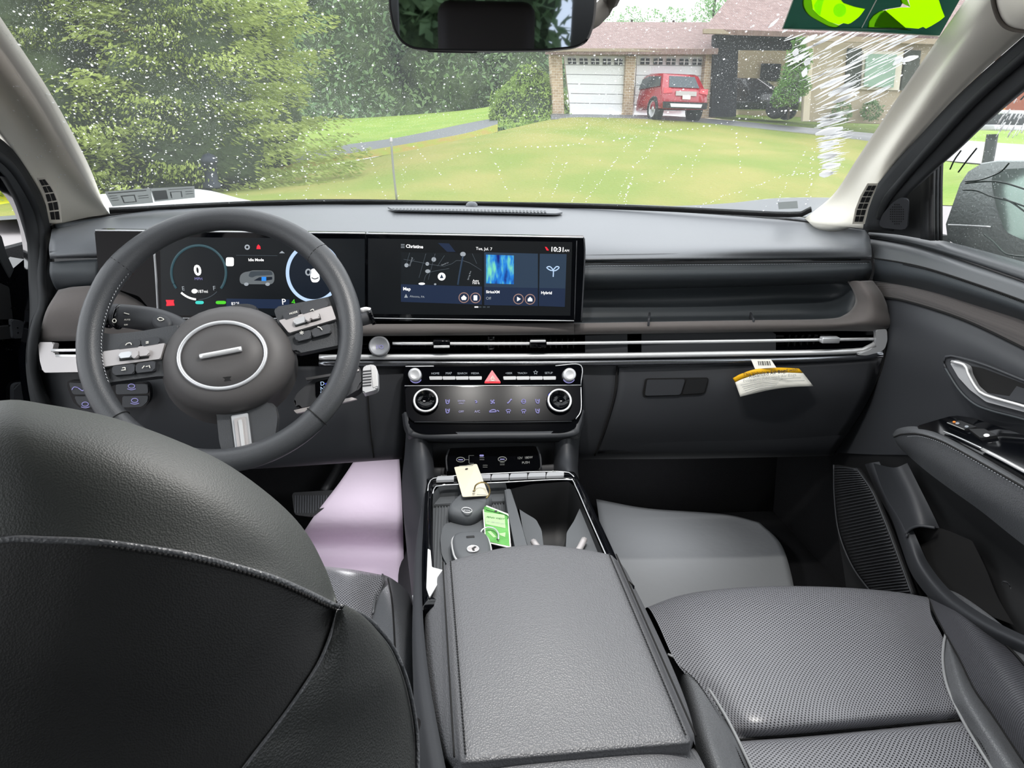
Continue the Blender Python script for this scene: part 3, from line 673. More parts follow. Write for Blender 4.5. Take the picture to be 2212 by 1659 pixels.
ring(ell(534, 534, 4.2, 4.2, n=14), M['g_grey'], .0011, closed=True)
dp('belt_warning', [(558, 528), (562, 532), (563, 538), (554, 538), (555, 532)], M['g_red'], cl, .0006)
dp('lane_icon', [(603, 547), (609, 542), (615, 547)], M['g_grey'], cl, .0006)
# little car picture on the screen
dp('car_body', [(517, 606), (519, 594), (527, 588), (540, 586), (545, 584), (585, 584), (592, 590), (593, 606), (588, 614), (521, 614)], M['g_body'], cl, .0006, .004)
dp('car_roof', [(541, 586), (586, 585), (590, 594), (552, 596), (545, 600), (536, 597)], M['g_dim'], cl, .0009, .003)
dp('car_glass', [(548, 606), (560, 599), (588, 598), (588, 604), (570, 607)], M['g_navy'], cl, .0011, .001)
dp('car_battery', [(565, 598), (575, 598), (575, 607), (565, 607)], M['g_blue'], cl, .0014)
for x in (532, 578): dp('car_wheel', ell(x, 614, 5, 3.6, n=14), M['g_grey'], cl, .0012)
dp('car_top_view', [(672, 581), (680, 580), (689, 588), (691, 604), (686, 610), (674, 610), (670, 600)], M['g_white'], cl, .0008, .003)
ring(ell(666, 588, 5, 6, n=14), M['g_grey'], .0012, closed=True, o=.0009)
line('car_rear_window', [(673, 600), (680, 602.5), (688, 600)], cl, .0008, M['g_navy'], disp, o=.0014)
dp('warning_lamp', [(358, 648), (376, 648), (375, 652), (377, 660), (359, 661), (360, 654)], M['g_red'], cl, .0006)
dp('mode_lamp', [(422, 650), (440, 650), (440, 657), (422, 657)], M['g_cyan'], cl, .0006, .004)
dp('ready_lamp', [(466, 650), (488, 650), (488, 657), (466, 657)], M['g_green'], cl, .0006, .004)
dp('status_bar', [(489, 645), (625, 647), (625, 667), (489, 665)], M['g_deep'], cl, .0005)
text('82°F', (500, 659), (517, 659), cl, M['g_white'], disp); text('P', (610, 658), (618, 658), cl, M['g_white'], disp, o=.001)
text('4', (630, 658), (638, 658), cl, M['g_green'], disp)
# map half
dp('active_area', [(795, 515), (1236, 523), (1232, 682), (795, 678)], glow('map_ground', '#0e1318', .5), cn, .0002)
dp('map_card', [(866, 545), (1041, 548), (1041, 619), (866, 614)], glow('map_dark', '#141a1f', .6), cn)
dp('map_footer', [(866, 614), (1041, 619), (1041, 658), (866, 652)], M['g_deep'], cn)
dp('media_card', [(1046, 545), (1162, 548), (1162, 622), (1046, 620)], M['g_slate'], cn)
dp('media_footer', [(1046, 620), (1162, 622), (1162, 661), (1046, 659)], M['g_deep'], cn)
dp('album_art', [(1050, 550), (1110, 552), (1110, 614), (1050, 612)], M['g_aurora'], cn, .0008)
dp('hybrid_card', [(1166, 548), (1224, 549), (1220, 663), (1164, 661)], M['g_slate'], cn)
dp('hybrid_footer', [(1165, 622), (1221, 623), (1220, 663), (1164, 661)], M['g_deep'], cn, .0006)
dp('blue_patch', [(946, 525), (970, 526), (984, 544), (966, 544)], M['g_deep'], cn)  # slanted deep blue patch above the map card
for r in ([(872, 560), (960, 575), (985, 563), (1010, 566), (1040, 584)], [(885, 546), (878, 570)], [(920, 548), (905, 600)], [(940, 548), (925, 604)], [(960, 552), (945, 575)], [(915, 610), (925, 590), (970, 580)], [(1020, 548), (1030, 570)], [(895, 560), (880, 575)]):
    line('map_road', r, cn, .0004, M['g_dim'], disp, o=.0008)
line('map_highway', [(1000, 553), (993, 590), (989, 615)], cn, .0013, M['g_slate'], disp, o=.0009)
for x, y, a, b, mm in ((937, 560.5, 5, 5, 'g_grey'), (923, 570, 4, 4, 'g_grey'), (878, 573, 4.5, 4.5, 'g_grey'), (924, 586, 5.5, 4, 'g_grey'), (954, 597.5, 8.5, 8.5, 'g_white'), (911, 613, 7, 2.5, 'g_white'), (1000, 549, 6, 5, 'g_grey'), (940, 614, 2.5, 2, 'g_grey')):
    dp('map_marker', ell(x, y, a, b, n=16), M[mm], cn, .001)
dp('map_arrow', [(954, 592), (958, 601), (950, 601)], M['g_slate'], cn, .0014)
text('Elmwood', (886, 575), (892, 557), cn, M['g_grey'], disp); text('Goods Ln', (954, 574), (969, 568), cn, M['g_grey'], disp); text('Spring Ave', (1012, 605), (1018, 586), cn, M['g_grey'], disp)
def dt(s, x0, y0, x1, y1, m='g_white', **k): return text(s, (x0, y0), (x1, y1), cn, M[m], disp, o=.001, **k)
for i in range(3): line('menu_icon', [(866, 528+i*3.4), (874, 528.2+i*3.4)], cn, .0004, M['g_grey'], disp)
dt('Christine', 877, 535, 914, 536.5, bold=.02); dt('Tue, Jul. 7', 1028, 539.5, 1063, 541); dt('10:31', 1191, 543, 1217, 544, bold=.02); dt('AM', 1219, 543.6, 1229, 544)
dp('phone_icon', [(1177, 533), (1181, 534), (1186, 541), (1181, 541)], M['g_red'], cn, .001)
dt('Auto', 1021, 608, 1034, 608.5); dt('750 ft', 1020, 613.5, 1036, 614); dt('Map', 871, 627, 887, 627.5, bold=.02); dt('Altoona, PA', 885, 642, 917, 643.5, 'g_grey')
dp('navigation_arrow', [(877, 635), (881, 643), (873, 643)], M['g_grey'], cn, .001)
dt('SiriusXM', 1050, 633, 1079, 633.5, bold=.02); dt('Off', 1050, 647, 1061, 647.2, 'g_grey'); dt('Hybrid', 1169, 635, 1192, 635.5, bold=.02)
for x, y in ((1002, 643), (1027, 643.5), (1120, 646), (1145, 646.5)):
    ring(ell(x, y, 10.5, 10.5, n=20), M['g_copper'], .0007, cn, True, .0012)
dp('home_icon', [(1002, 637.5), (1008, 643), (1006, 648), (998, 648), (996, 643)], M['g_white'], cn, .001)
dp('list_icon', [(1023, 638), (1031, 638), (1031, 649), (1023, 649)], M['g_white'], cn, .001, .001)
dp('play_icon', [(1117, 641), (1125, 646), (1117, 651)], M['g_white'], cn, .001)
dp('menu_icon', [(1145, 641), (1150, 646), (1150, 651), (1140, 651), (1140, 646)], M['g_white'], cn, .001)
for i in range(4): dp('page_dot', [(1025+i*9, 662), (1033+i*9-(0 if i == 0 else 2), 662), (1033+i*9-(0 if i == 0 else 2), 664.5), (1025+i*9, 664.5)], M['g_white' if i == 0 else 'g_dim'], cn, .001)
ring([(1195, 598), (1195, 585), (1189, 584), (1181, 578), (1188, 576), (1195, 583)], M['g_pale'], .0008, cn, False, .001)
ring([(1195, 585), (1201, 584), (1208, 578), (1202, 576), (1195, 583)], M['g_pale'], .0008, cn, False, .001)

# ============================================================ radio and climate panel
cp = thing('climate_control_panel', 'gloss black radio and climate control panel below the centre vents', 'control panel')
k1 = plane3((875, 792, 1.130), (1257, 789, 1.120), (1065, 832, 1.112))
k2 = plane3((875, 832, 1.115), (1257, 830, 1.108), (1065, 915, 1.0725))
panel('housing', [(871, 789), (1259, 786), (1260, 880), (1252, 915), (1235, 930), (1215, 936), (915, 938), (893, 930), (878, 915), (872, 880)], off(k2, -.003), .014, M['gloss'], cp, rnd=.012, bev=.002)
panel('radio_face', [(875, 792), (1255, 789), (1256, 831), (874, 833)], k1, .012, M['gloss'], cp, rnd=.002, bev=.0008)
climate_face = mat('satin_black', '#0b0c10', .2, spec=.06)
loft('housing_lip', [R([(874, 890, 1.09), (880, 925, 1.075), (905, 945, 1.068), (1065, 946, 1.06), (1230, 942, 1.06), (1252, 920, 1.068), (1260, 885, 1.085)]), R([(868, 895, 1.12), (876, 935, 1.11), (905, 955, 1.10), (1065, 957, 1.09), (1230, 953, 1.09), (1257, 930, 1.10), (1264, 890, 1.115)])], M['hard'], cp, nu=30, nv=3, thick=.01)
panel('climate_face', [(875, 836), (1255, 833), (1254, 888), (1240, 908), (890, 911), (877, 890)], k2, .01, climate_face, cp, o=.001, rnd=.006, bev=.0008)
line('trim_line', [(874, 833.5), (1060, 833), (1256, 832)], off(k2, .0015), .0008, M['satin'], cp)
line('trim_line', [(876, 791.5), (937, 791)], k1, .0011, M['satin'], cp); line('trim_line', [(1200, 790), (1254, 789), (1255, 830)], k1, .0009, M['satin'], cp)
line('trim_line', [(1255, 836), (1255, 885), (1244, 905)], off(k2, .001), .0009, M['satin'], cp)
line('trim_line', [(895, 911.5), (1060, 912), (1235, 910)], off(k2, .001), .0006, M['hard'], cp)
for x in (897, 1228):
    c = onp(x, 811, k1); kb = lathe('tuning_knob', c, k1[1], [(.0105, 0), (.0105, .012), (.009, .0145), (.006, .0135), (0, .0135)], M['satin'], cp, k=28)
    line('knob_light', arc_px(x+1, 815, 13, 12, 25, 155, 12), k1, .0008, M['g_violet'], kb)
for x in (920, 1207.5):
    c = onp(x, 868, k2)
    kb = lathe('temperature_dial', c, k2[1], [(.0205, 0), (.0205, .007), (.0155, .008), (.0155, .0055), (0, .0055)], M['gloss'], cp, k=36)
    torus('dial_ring', c+k2[1]*.0078, k2[1], .0178, .0018, M['bright'], kb)
    for a0, a1, mm in ((212, 262, 'g_bluered'), (268, 318, 'g_red')):
        line('dial_mark', arc_px(x, 867, 27, 25, a0, a1, 8), k2, .0010, M[mm], kb, o=.008)
q2 = off(k2, .0016)
def ct(s, x0, x1, y, m='g_violet', pl=q2): return text(s, (x0, y+.3), (x1, y), pl, M[m], cp, o=.0006)
for s, x0, x1 in (('HOME', 932, 949), ('MAP', 963, 976), ('SEARCH', 988, 1009), ('MEDIA', 1018, 1035), ('<SEEK', 1092, 1107), ('TRACK>', 1118, 1139), ('SETUP', 1177, 1194)):
    ct(s, x0, x1, 808.5-(x0-930)*.004, 'g_grey', k1)
dp_star = [(1157+5*math.sin(i*PI/5)*(1 if i % 2 == 0 else .45), 804.5-4.6*math.cos(i*PI/5)*(1 if i % 2 == 0 else .45)) for i in range(10)]
line('star_symbol', dp_star, k1, .0004, M['g_grey'], cp, n=20, closed=True)
for x0, n in ((927, 4), (1087, 4)):
    for i in range(n):
        a = x0+i*28.6; panel('radio_key', [(a, 813), (a+28, 812.8), (a+28, 820), (a+1, 820.2)], k1, .003, M['satin'], cp, o=.003, rnd=.001, bev=.0006)
hz = panel('hazard_button', [(1063, 799), (1081.5, 825), (1081, 828), (1047, 828), (1046.5, 825)], k1, .004, M['red_pale'], cp, o=.004, rnd=.001, bev=.0008)
panel('hazard_base', [(1047, 824), (1081, 824), (1081, 828), (1047, 828)], k1, .001, M['red_btn'], hz, o=.0046)
for s in (.62, .34):
    line('hazard_triangle', [(1064, 818-11*s), (1064+11*s, 818+4.5*s+1), (1064-11*s, 818+4.5*s+1)], k1, .0004, M['white_paper'], hz, o=.0046, n=3, closed=True) if False else \
    [line('hazard_triangle', [a, b], k1, .00045, M['white_paper'], hz, o=.0046, n=1) for a, b in (((1064, 820-13*s), (1064+11*s, 820+4*s)), ((1064+11*s, 820+4*s), (1064-11*s, 820+4*s)), ((1064-11*s, 820+4*s), (1064, 820-13*s)))]
ct('AUTO', 913, 929, 865); ct('SYNC', 1200, 1214, 863)
ct('OFF', 991, 1002, 891); ct('A/C', 1025, 1037, 891); ct('DRIVER', 989, 1005, 867.5); ct('ONLY', 991, 1003, 872.5)
def sym(*strokes, r=.0005):
    b = bmesh.new()
    for s in strokes:
        pts = [onp(a, c, off(k2, .0022)) for a, c in s]; tube('', pts, r, None, n=max(2, len(pts)*2), k=4, bm=b)
    o = fin('climate_symbol', b, M['g_violet'], cp)
def seat_sym(x, y, f=1): sym([(x-4*f, y-5), (x-2*f, y+3), (x+3*f, y+4)], [(x+3*f, y+3), (x+4*f, y-5)], [(x, y-4), (x+1, y)], r=.0008)
seat_sym(967, 868, -1); seat_sym(967, 888, -1); seat_sym(1161, 867); seat_sym(1161, 888)
sym([(1026, 866), (1029, 866), (1030, 869), (1027, 870)], r=.0009)
for a in range(4):
    t = a*PI/2+.4; sym([(1064, 868), (1064+4*math.cos(t), 868+4*math.sin(t)), (1064+5*math.cos(t+.6), 868+5*math.sin(t+.6))], r=.0009)
sym([(1096, 871), (1100, 868), (1104, 862)], [(1104, 864), (1105, 862)], r=.0012)
sym(ell(1131, 867, 4.5, 4.5, n=10)+[(1135, 867)], [(1127, 867), (1135, 867)], r=.0007)
sym([(1057, 889), (1061, 886), (1068, 885), (1072, 889), (1057, 890)], [(1074, 886), (1078, 889)], r=.0009)
for x in (1098, 1131): sym([(x-5, 886), (x, 884.5), (x+5, 886), (x+3, 889), (x-3, 889), (x-5, 886)], [(x-2, 890), (x-2, 893)], [(x+2, 890), (x+2, 893)], r=.0006)

# ============================================================ centre stack below the panel
st = thing('lower_centre_stack', 'dark storage recess with charging ports under the climate panel', 'centre stack')
pa = plane3((960, 968, 1.10), (1165, 965, 1.095), (1060, 1020, 1.075))
loft('recess_back', [R([(915, 932, 1.13), (1065, 930, 1.125), (1225, 928, 1.12)]), R([(920, 970, 1.12), (1065, 968, 1.115), (1222, 966, 1.11)]), R([(925, 1040, 1.09), (1065, 1034, 1.085), (1235, 1028, 1.08)])], M['hard'], st, nu=12, nv=3, thick=.01)
loft('side_post', [R([(878, 915, 1.13), (874, 980, 1.13), (868, 1060, 1.12), (880, 1200, 1.08), (895, 1330, 1.0)]), R([(893, 930, 1.09), (893, 985, 1.07), (898, 1050, 1.02), (905, 1180, .93), (910, 1300, .84)]), R([(912, 934, 1.085), (920, 985, 1.06), (924, 1040, 1.01), (916, 1160, .92), (914, 1300, .84)]), R([(930, 934, 1.12), (935, 985, 1.10), (938, 1035, 1.06), (930, 1160, .95), (922, 1300, .86)])], M['hard'], st, nu=20, nv=5)
loft('side_post', [R([(1256, 915, 1.14), (1250, 980, 1.13), (1252, 1040, 1.10), (1290, 1130, 1.02)]), R([(1238, 925, 1.09), (1236, 985, 1.06), (1240, 1030, 1.01), (1280, 1120, .95)]), R([(1215, 932, 1.085), (1213, 985, 1.06), (1218, 1022, 1.02), (1250, 1100, .97)]), R([(1200, 932, 1.12), (1197, 985, 1.10), (1200, 1022, 1.07), (1230, 1080, 1.0)])], M['hard'], st, nu=16, nv=5)
port = panel('port_panel', [(968, 968), (1160, 963), (1168, 1012), (1150, 1018), (980, 1022), (966, 1016)], pa, .004, M['gloss'], st, o=.008, rnd=.006, bev=.0006)
tube('port_lip', [onp(a, b, off(pa, .009)) for a, b in ((966, 1018), (964, 990), (970, 970))], .0015, M['hard'], st, n=8)
tube('port_lip', [onp(a, b, off(pa, .009)) for a, b in ((1169, 1014), (1167, 985), (1160, 965))], .0015, M['hard'], st, n=8)
pq = off(pa, .0086)
for x, y in ((995, 993), (1085, 992)):
    line('port_rim', ell(x, y, 9, 5), pq, .0007, M['ink_grey'], port, n=24, closed=True)
    panel('port_light', [(x-5, y-1), (x+5, y-1), (x+5, y+1), (x-5, y+1)], pq, .0003, M['g_violet'], port, o=.0008)
line('port_symbol', [(1004, 993), (1013, 993)], pq, .0004, M['ink_grey'], port)
line('port_symbol', [(1024, 984), (1013, 984)], pq, .0004, M['ink_grey'], port); line('port_symbol', [(1013, 984), (1013, 1001)], pq, .0004, M['ink_grey'], port); line('port_symbol', [(1013, 1001), (1024, 1001)], pq, .0004, M['ink_grey'], port)
panel('port_light', [(1036, 982), (1045, 982), (1045, 986), (1036, 986)], pq, .0003, M['g_violet'], port, o=.0008, rnd=.001)
for x, y in ((1041, 991), (1048, 1007), (1085, 1002)):
    line('port_symbol', [(x-5, y-2), (x+5, y-2)], pq, .0004, M['ink_grey'], port); line('port_symbol', [(x-5, y+2), (x+5, y+2)], pq, .0004, M['ink_grey'], port)
text('12V  180W', (1119, 992), (1151, 990), pq, M['ink_grey'], port); text('PUSH', (1128, 1002), (1144, 1001), pq, M['ink_grey'], port)

# ============================================================ steering wheel
C = Vector((-.270, .957, CZ-.2504)); TI = .5536
WN = Vector((0, -math.cos(TI), math.sin(TI))); WU = Vector((1, 0, 0)); WV = WN.cross(WU)
WP = (C, WN)
wh = thing('steering_wheel', 'black leather steering wheel with plain oval hub and silver inlays', 'steering wheel')
RR = .1625
def rimr(t):     # thicker at the grips and thumb rests
    a = t*2*PI
    return 1+.10*math.exp(-((a-PI*.22)/.22)**2)+.10*math.exp(-((a-PI*.82)/.22)**2)
N_ = 96
tube('rim', [C+WU*math.cos(2*PI*i/N_)*RR+WV*math.sin(2*PI*i/N_)*RR for i in range(N_)], .0152, M['wheel'], wh, n=N_, k=16, closed=True, rfun=rimr)
def rimseam(ang):
    a = math.radians(ang); d = WU*math.cos(a)+WV*math.sin(a); t = WN.cross(d)
    torus('rim_seam', C+d*RR, t, .0160, .0006, M['seam'], wh, k=28, q=5)
for a in (30+14, 180-36, -42, 222): rimseam(a)
sb = bmesh.new()
for i in range(34):       # inner stitching of the left grip
    a = math.radians(146+i*1.75); d = WU*math.cos(a)+WV*math.sin(a); p = C+d*(RR-.0157)+WN*.002
    tube('', [p+WN.cross(d)*.0015, p-WN.cross(d)*.0012+WN*.002], .0006, None, n=1, k=4, bm=sb)
fin('rim_stitching', sb, M['satin'], wh)['kind'] = 'stuff'
hubp = off(WP, -.012)
def hring(s, h, cx=492, cy=779, a=147, b=117, rot=-9): return [onp(x, y, off(WP, h)) for x, y in ell(cx, cy, a*s, b*s, rot, 40)]
def dome(name, rings, m, par):
    b = bmesh.new(); vs = [[b.verts.new(p) for p in r] for r in rings]
    for A, B in zip(vs, vs[1:]):
        n = len(A)
        for j in range(n): b.faces.new((A[j], A[(j+1) % n], B[(j+1) % n], B[j]))
    b.faces.new(vs[-1]); return fin(name, b, m, par)
dome('airbag_cover', [hring(1.0, -.055, 498, 800), hring(1.0, -.030), hring(.99, -.012), hring(.93, .002, 490, 776), hring(.82, .012, 486, 772), hring(1, .016, 480, 768, 99, 75, -8), hring(1, .015, 480, 768, 92, 68, -8)], M['hub'], wh)
dome('badge_face', [hring(1, .012, 480, 768, 93, 69, -8), hring(1, .0162, 480, 768, 90, 66, -8), hring(.5, .0172, 480, 768, 92, 68, -8)], M['hub'], wh)
tube('badge_ring', hring(1, .0165, 480, 768, 94.5, 71, -8), .0026, M['satin'], wh, n=64, k=8, closed=True)
bar = [onp(x, y, off(WP, .020)) for x, y in ((432, 770.5), (478, 762), (522, 753.5))]
tube('badge_bar', bar, .0034, M['bright'], wh, n=12, k=10)
panel('horn_symbol', [(479, 814), (500, 813), (496, 819), (500, 822), (484, 824), (486, 819)], WP, .0004, M['seam'], wh, o=.0168)
text('AIRBAG', (478, 858), (520, 852), off(WP, .002), M['seam'], wh)
def wpan(name, px, o, th, m, par=wh, rnd=.003, bev=.0012): return panel(name, px, WP, th, m, par, o=o, rnd=rnd, bev=bev)
# spokes
ls = wpan('left_spoke', [(196, 700), (214, 716), (236, 722), (300, 716), (390, 700), (390, 815), (345, 812), (236, 826), (206, 840), (190, 800)], -.006, .014, M['wheel'], rnd=.006, bev=.003)
wpan('upper_button', [(252, 755), (262, 741), (275, 735), (303, 732), (303, 749)], .001, .007, M['hard'], ls)
wpan('upper_button', [(305, 732), (343, 726), (346, 742), (305, 749)], .001, .007, M['hard'], ls)
wpan('silver_inlay', [(222, 759), (356, 741), (346, 775), (219, 793)], .0005, .006, M['plate'], ls, rnd=.001)
wpan('lower_button', [(241, 791), (291, 785), (290, 807), (244, 811)], .001, .007, M['hard'], ls)
wpan('lower_button', [(293, 785), (336, 779), (334, 801), (293, 806)], .001, .007, M['hard'], ls)
wpan('roller_slot', [(257, 768), (324, 758), (321, 774), (258, 780)], .0012, .003, M['hard_dark'], ls, rnd=.001, bev=0)
wpan('roller', [(256, 762), (285, 758), (285, 771), (257, 774)], .006, .006, M['satin'], ls)
wpan('roller_hinge', [(284, 757), (298, 755), (298, 772), (284, 774)], .008, .006, M['plate'], ls)
wpan('roller', [(297, 757), (323, 753), (322, 767), (297, 770)], .006, .006, M['plate'], ls)
rs_ = wpan('right_spoke', [(590, 664), (655, 652), (715, 640), (745, 618), (762, 660), (760, 740), (700, 752), (640, 764), (612, 735)], -.006, .014, M['wheel'], rnd=.006, bev=.003)
wpan('upper_button', [(611, 674), (646, 664), (648, 681), (613, 692)], .001, .007, M['hard'], rs_)
wpan('upper_button', [(648, 663), (690, 646), (706, 648), (712, 660), (650, 680)], .001, .007, M['hard'], rs_)
wpan('silver_inlay', [(602, 692), (716, 660), (726, 689), (624, 719)], .0005, .006, M['plate'], rs_, rnd=.001)
wpan('lower_button', [(634, 722), (671, 712), (673, 730), (641, 738)], .001, .007, M['hard'], rs_)
wpan('lower_button', [(673, 711), (712, 699), (716, 718), (675, 729)], .001, .007, M['hard'], rs_)
wpan('roller_slot', [(634, 694), (690, 677), (694, 690), (638, 706)], .0012, .003, M['hard_dark'], rs_, rnd=.001, bev=0)
wpan('roller', [(633, 689), (660, 682), (662, 694), (636, 702)], .006, .006, M['satin'], rs_)
wpan('roller_hinge', [(658, 681), (669, 678), (671, 692), (661, 695)], .008, .006, M['plate'], rs_)
wpan('roller', [(668, 679), (688, 674), (691, 686), (671, 691)], .006, .006, M['plate'], rs_)
SP = off(WP, .0022)
for s, a, b, pr_ in (('MODE', (626, 680), (643, 675), rs_), ('*', (650, 729), (658, 727), rs_)): text(s, a, b, SP, M['white_paper'], pr_)
line('phone_symbol', [(686, 706), (692, 708), (696, 713)], SP, .0007, M['white_paper'], rs_)
line('volume_symbol', [(670, 671), (676, 668), (678, 671)], SP, .0005, M['white_paper'], rs_)
for pts in ([(271, 746), (275, 742), (282, 741), (284, 745)], [(262, 800), (272, 799)], [(264, 795), (270, 794), (270, 798)], [(307, 796), (312, 790)], [(324, 795), (322, 789)], [(315, 792), (320, 791)], [(315, 742), (321, 741)], [(315, 739), (321, 738)]):
    line('button_symbol', pts, SP, .0006, M['white_paper'], ls)
lsps = wpan('lower_spoke', [(466, 880), (592, 868), (600, 900), (592, 960), (578, 985), (560, 1003), (520, 1012), (492, 1006), (474, 960)], -.012, .014, M['wheel'], rnd=.008, bev=.003)
wpan('silver_frame', [(499, 898), (535, 892), (547, 988), (512, 999)], -.009, .006, M['satin'], lsps, rnd=.001)
wpan('silver_groove', [(505, 905), (529, 899), (539, 980), (515, 988)], -.0065, .003, M['plate'], lsps, rnd=.001)
wpan('silver_spine', [(514, 907), (522, 905), (531, 982), (524, 984)], -.0045, .004, M['bright'], lsps, rnd=.001)
# column shroud behind the wheel
col = thing('steering_column', 'black steering column shroud behind the wheel hub', 'steering column')
loft('shroud', [[onp(x, y, off(WP, -.035)) for x, y in ell(500, 800, 110, 95, 0, 20)], [onp(x, y, off(WP, -.16)) for x, y in ell(500, 800, 112, 98, 0, 20)]], M['hard_dark'], col, closed=True, nu=30, nv=3)
panel('shroud_cap', [(492, 668), (500, 657), (545, 656), (560, 668), (548, 690), (505, 690)], off(WP, -.05), .05, M['hard'], col, rnd=.006, bev=.002)
# stalks
stk = thing('light_stalk', 'black light control stalk with silver tip left of the wheel hub', 'stalk')
pS = off(WP, -.045)
a = [onp(x, y, pS) for x, y in ((238, 682), (262, 682), (330, 691), (375, 706), (400, 722))]
tube('stalk_arm', a, .0160, M['hard'], stk, n=20, k=12, rfun=lambda t: .95+.1*math.sin(t*3))
tube('end_ring', [onp(x, y, off(pS, .002)) for x, y in ((230, 683), (240, 684))], .0158, M['gloss'], stk, n=3, k=14)
tube('silver_band', [onp(x, y, off(pS, .006)) for x, y in ((236, 667), (258, 668), (270, 672))], .0055, M['satin'], stk, n=5, k=8)
tube('turn_ring', [onp(x, y, pS) for x, y in ((256, 684), (261, 685))], .0172, M['gloss'], stk, n=3, k=16)
dome('fog_pad', [[onp(x, y, off(pS, h)) for x, y in ell(350, 697, 24*s, 17*s, 20, 20)] for s, h in ((1, .012), (.9, .0178), (.5, .019))], M['hard'], stk)
sq = off(pS, .0168)
text('AUTO', (268, 692), (281, 692), sq, M['white_paper'], stk); text('OFF', (268, 703), (276, 703), sq, M['white_paper'], stk)
line('lamp_symbol', [(268, 676), (279, 679)], sq, .0006, M['white_paper'], stk); line('lamp_symbol', [(340, 689), (346, 686), (354, 690), (346, 693), (340, 689)], off(pS, .0196), .0006, M['white_paper'], stk)
line('lamp_symbol', ell(247, 693, 4, 4, n=12), off(pS, .0172), .0006, M['white_paper'], stk, closed=True)
wst = thing('wiper_stalk', 'black wiper stalk tip showing right of the wheel rim', 'stalk')
tube('stalk_arm', [onp(x, y, off(WP, -.045)) for x, y in ((720, 712), (770, 693), (806, 683))], .0095, M['hard'], wst, n=10, k=10)
tube('silver_band', [onp(x, y, off(WP, -.040)) for x, y in ((779, 672), (790, 669), (800, 671))], .004, M['bright'], wst, n=5, k=8)
tube('stalk_tip', [onp(x, y, off(WP, -.045)) for x, y in ((798, 686), (806, 683))], .0125, M['gloss'], wst, n=3, k=7)
gs = thing('gear_selector', 'column gear selector with ribbed silver knob and lit letters', 'gear selector')
gp_ = off(WP, -.065)
panel('selector_body', [(640, 850), (690, 808), (778, 788), (782, 836), (740, 862), (645, 882), (632, 872)], gp_, .03, M['hard'], gs, rnd=.008, bev=.003)
panel('selector_window', [(681, 826), (725, 815), (728, 852), (690, 862), (682, 856)], gp_, .002, M['gloss'], gs, o=.0016, rnd=.002)
gq = off(gp_, .0022)
for s, y in (('D', 833), ('N', 844), ('R', 856)): text(s, (693, y), (701, y-1), gq, M['g_pale'], gs)
text('P', (705, 840), (713, 838), gq, M['g_bluered'], gs)
panel('silver_underline', [(634, 886), (760, 858), (772, 862), (640, 893)], gp_, .006, M['plate'], gs, o=.002, rnd=.001, bev=.0005)
panel('upper_edge', [(660, 816), (775, 797), (776, 801), (662, 821)], gp_, .006, M['plate'], gs, o=.0022)
panel('knob_end', [(784, 791), (808, 786), (816, 800), (817, 835), (812, 842), (783, 850)], off(gp_, .004), .022, M['satin'], gs, rnd=.004, bev=.002)
panel('knob_face', [(801, 790), (812, 790), (815, 833), (806, 838)], off(gp_, .0052), .002, M['bright'], gs, rnd=.002)
for i in range(6):
    y = 801+i*6.2
    panel('knob_rib', [(783, y), (802, y-2), (802, y+.6), (783, y+2.6)], gp_, .001, M['hard'], gs, o=.0052)
# ============================================================ centre console
ZT = -.47
UPZ = Vector((0, 0, 1))
def tp(z): return (Vector((0, 0, CZ+z)), UPZ)
con = thing('centre_console', 'gloss black centre console with key tray, cup holders and padded leather armrest', 'console')
fr = tp(ZT)
def ringloft(name, outer, inner, zo, zi, m, par, drop=.02):
    """closed band between two pixel outlines with the same count, lying on the plane z"""
    O = [onp(x, y, tp(zo)) for x, y in outer]; I = [onp(x, y, tp(zi)) for x, y in inner]
    Md = [(a+b)/2+Vector((0, 0, .003)) for a, b in zip(O, I)]
    return loft(name, [[p-Vector((0, 0, drop*3)) for p in O], O, Md, I, [p-Vector((0, 0, drop)) for p in I]], m, par, closed=True, nu=len(O)*6, nv=3, vlin=True)
outer = [(940, 1030), (1085, 1020), (1220, 1017), (1250, 1034), (1292, 1120), (1345, 1235), (1362, 1275), (1200, 1300), (945, 1310), (914, 1290), (914, 1150), (921, 1050)]
inner = [(950, 1048), (1085, 1041), (1228, 1035), (1243, 1048), (1272, 1115), (1320, 1225), (1330, 1255), (1200, 1280), (960, 1290), (938, 1270), (932, 1160), (934, 1066)]
ringloft('tray_frame', outer, inner, ZT, ZT, M['gloss'], con, .012)
line('frame_edge', [(935, 1066), (940, 1052), (960, 1048), (1085, 1042), (1225, 1036), (1242, 1048), (1272, 1115), (1325, 1235)], off(fr, .003), .0009, M['satin'], con, n=40)
line('frame_edge', [(924, 1060), (928, 1042), (950, 1031), (1085, 1022), (1215, 1019), (1240, 1030)], off(fr, .0035), .0009, M['satin'], con, n=30)
panel('silver_corner', [(924, 1185), (930, 1188), (933, 1225), (960, 1232), (945, 1262), (928, 1290), (921, 1270)], off(fr, .0055), .002, M['bright'], con, rnd=.002)
# shift buttons row
for i in range(7):
    a = 942+i*39.6; y = 1037-i*1.45
    if i == 1: continue
    panel('console_key', [(a, y), (a+38.6, y-1.3), (a+38.6, y-9.5), (a+3, y-8.3)], fr, .004, M['satin'], con, o=.007, rnd=.0012, bev=.0006)
for s, x, y in (('AUTO', 958, 1028), ('VIEW', 1044, 1025), ('DRIVE', 1126, 1021.5), ('HOLD', 1163, 1020), ('P<<', 1200, 1019)):
    text(s, (x-6, y), (x+7, y-.5), off(fr, .0045), M['ink_grey'], con)
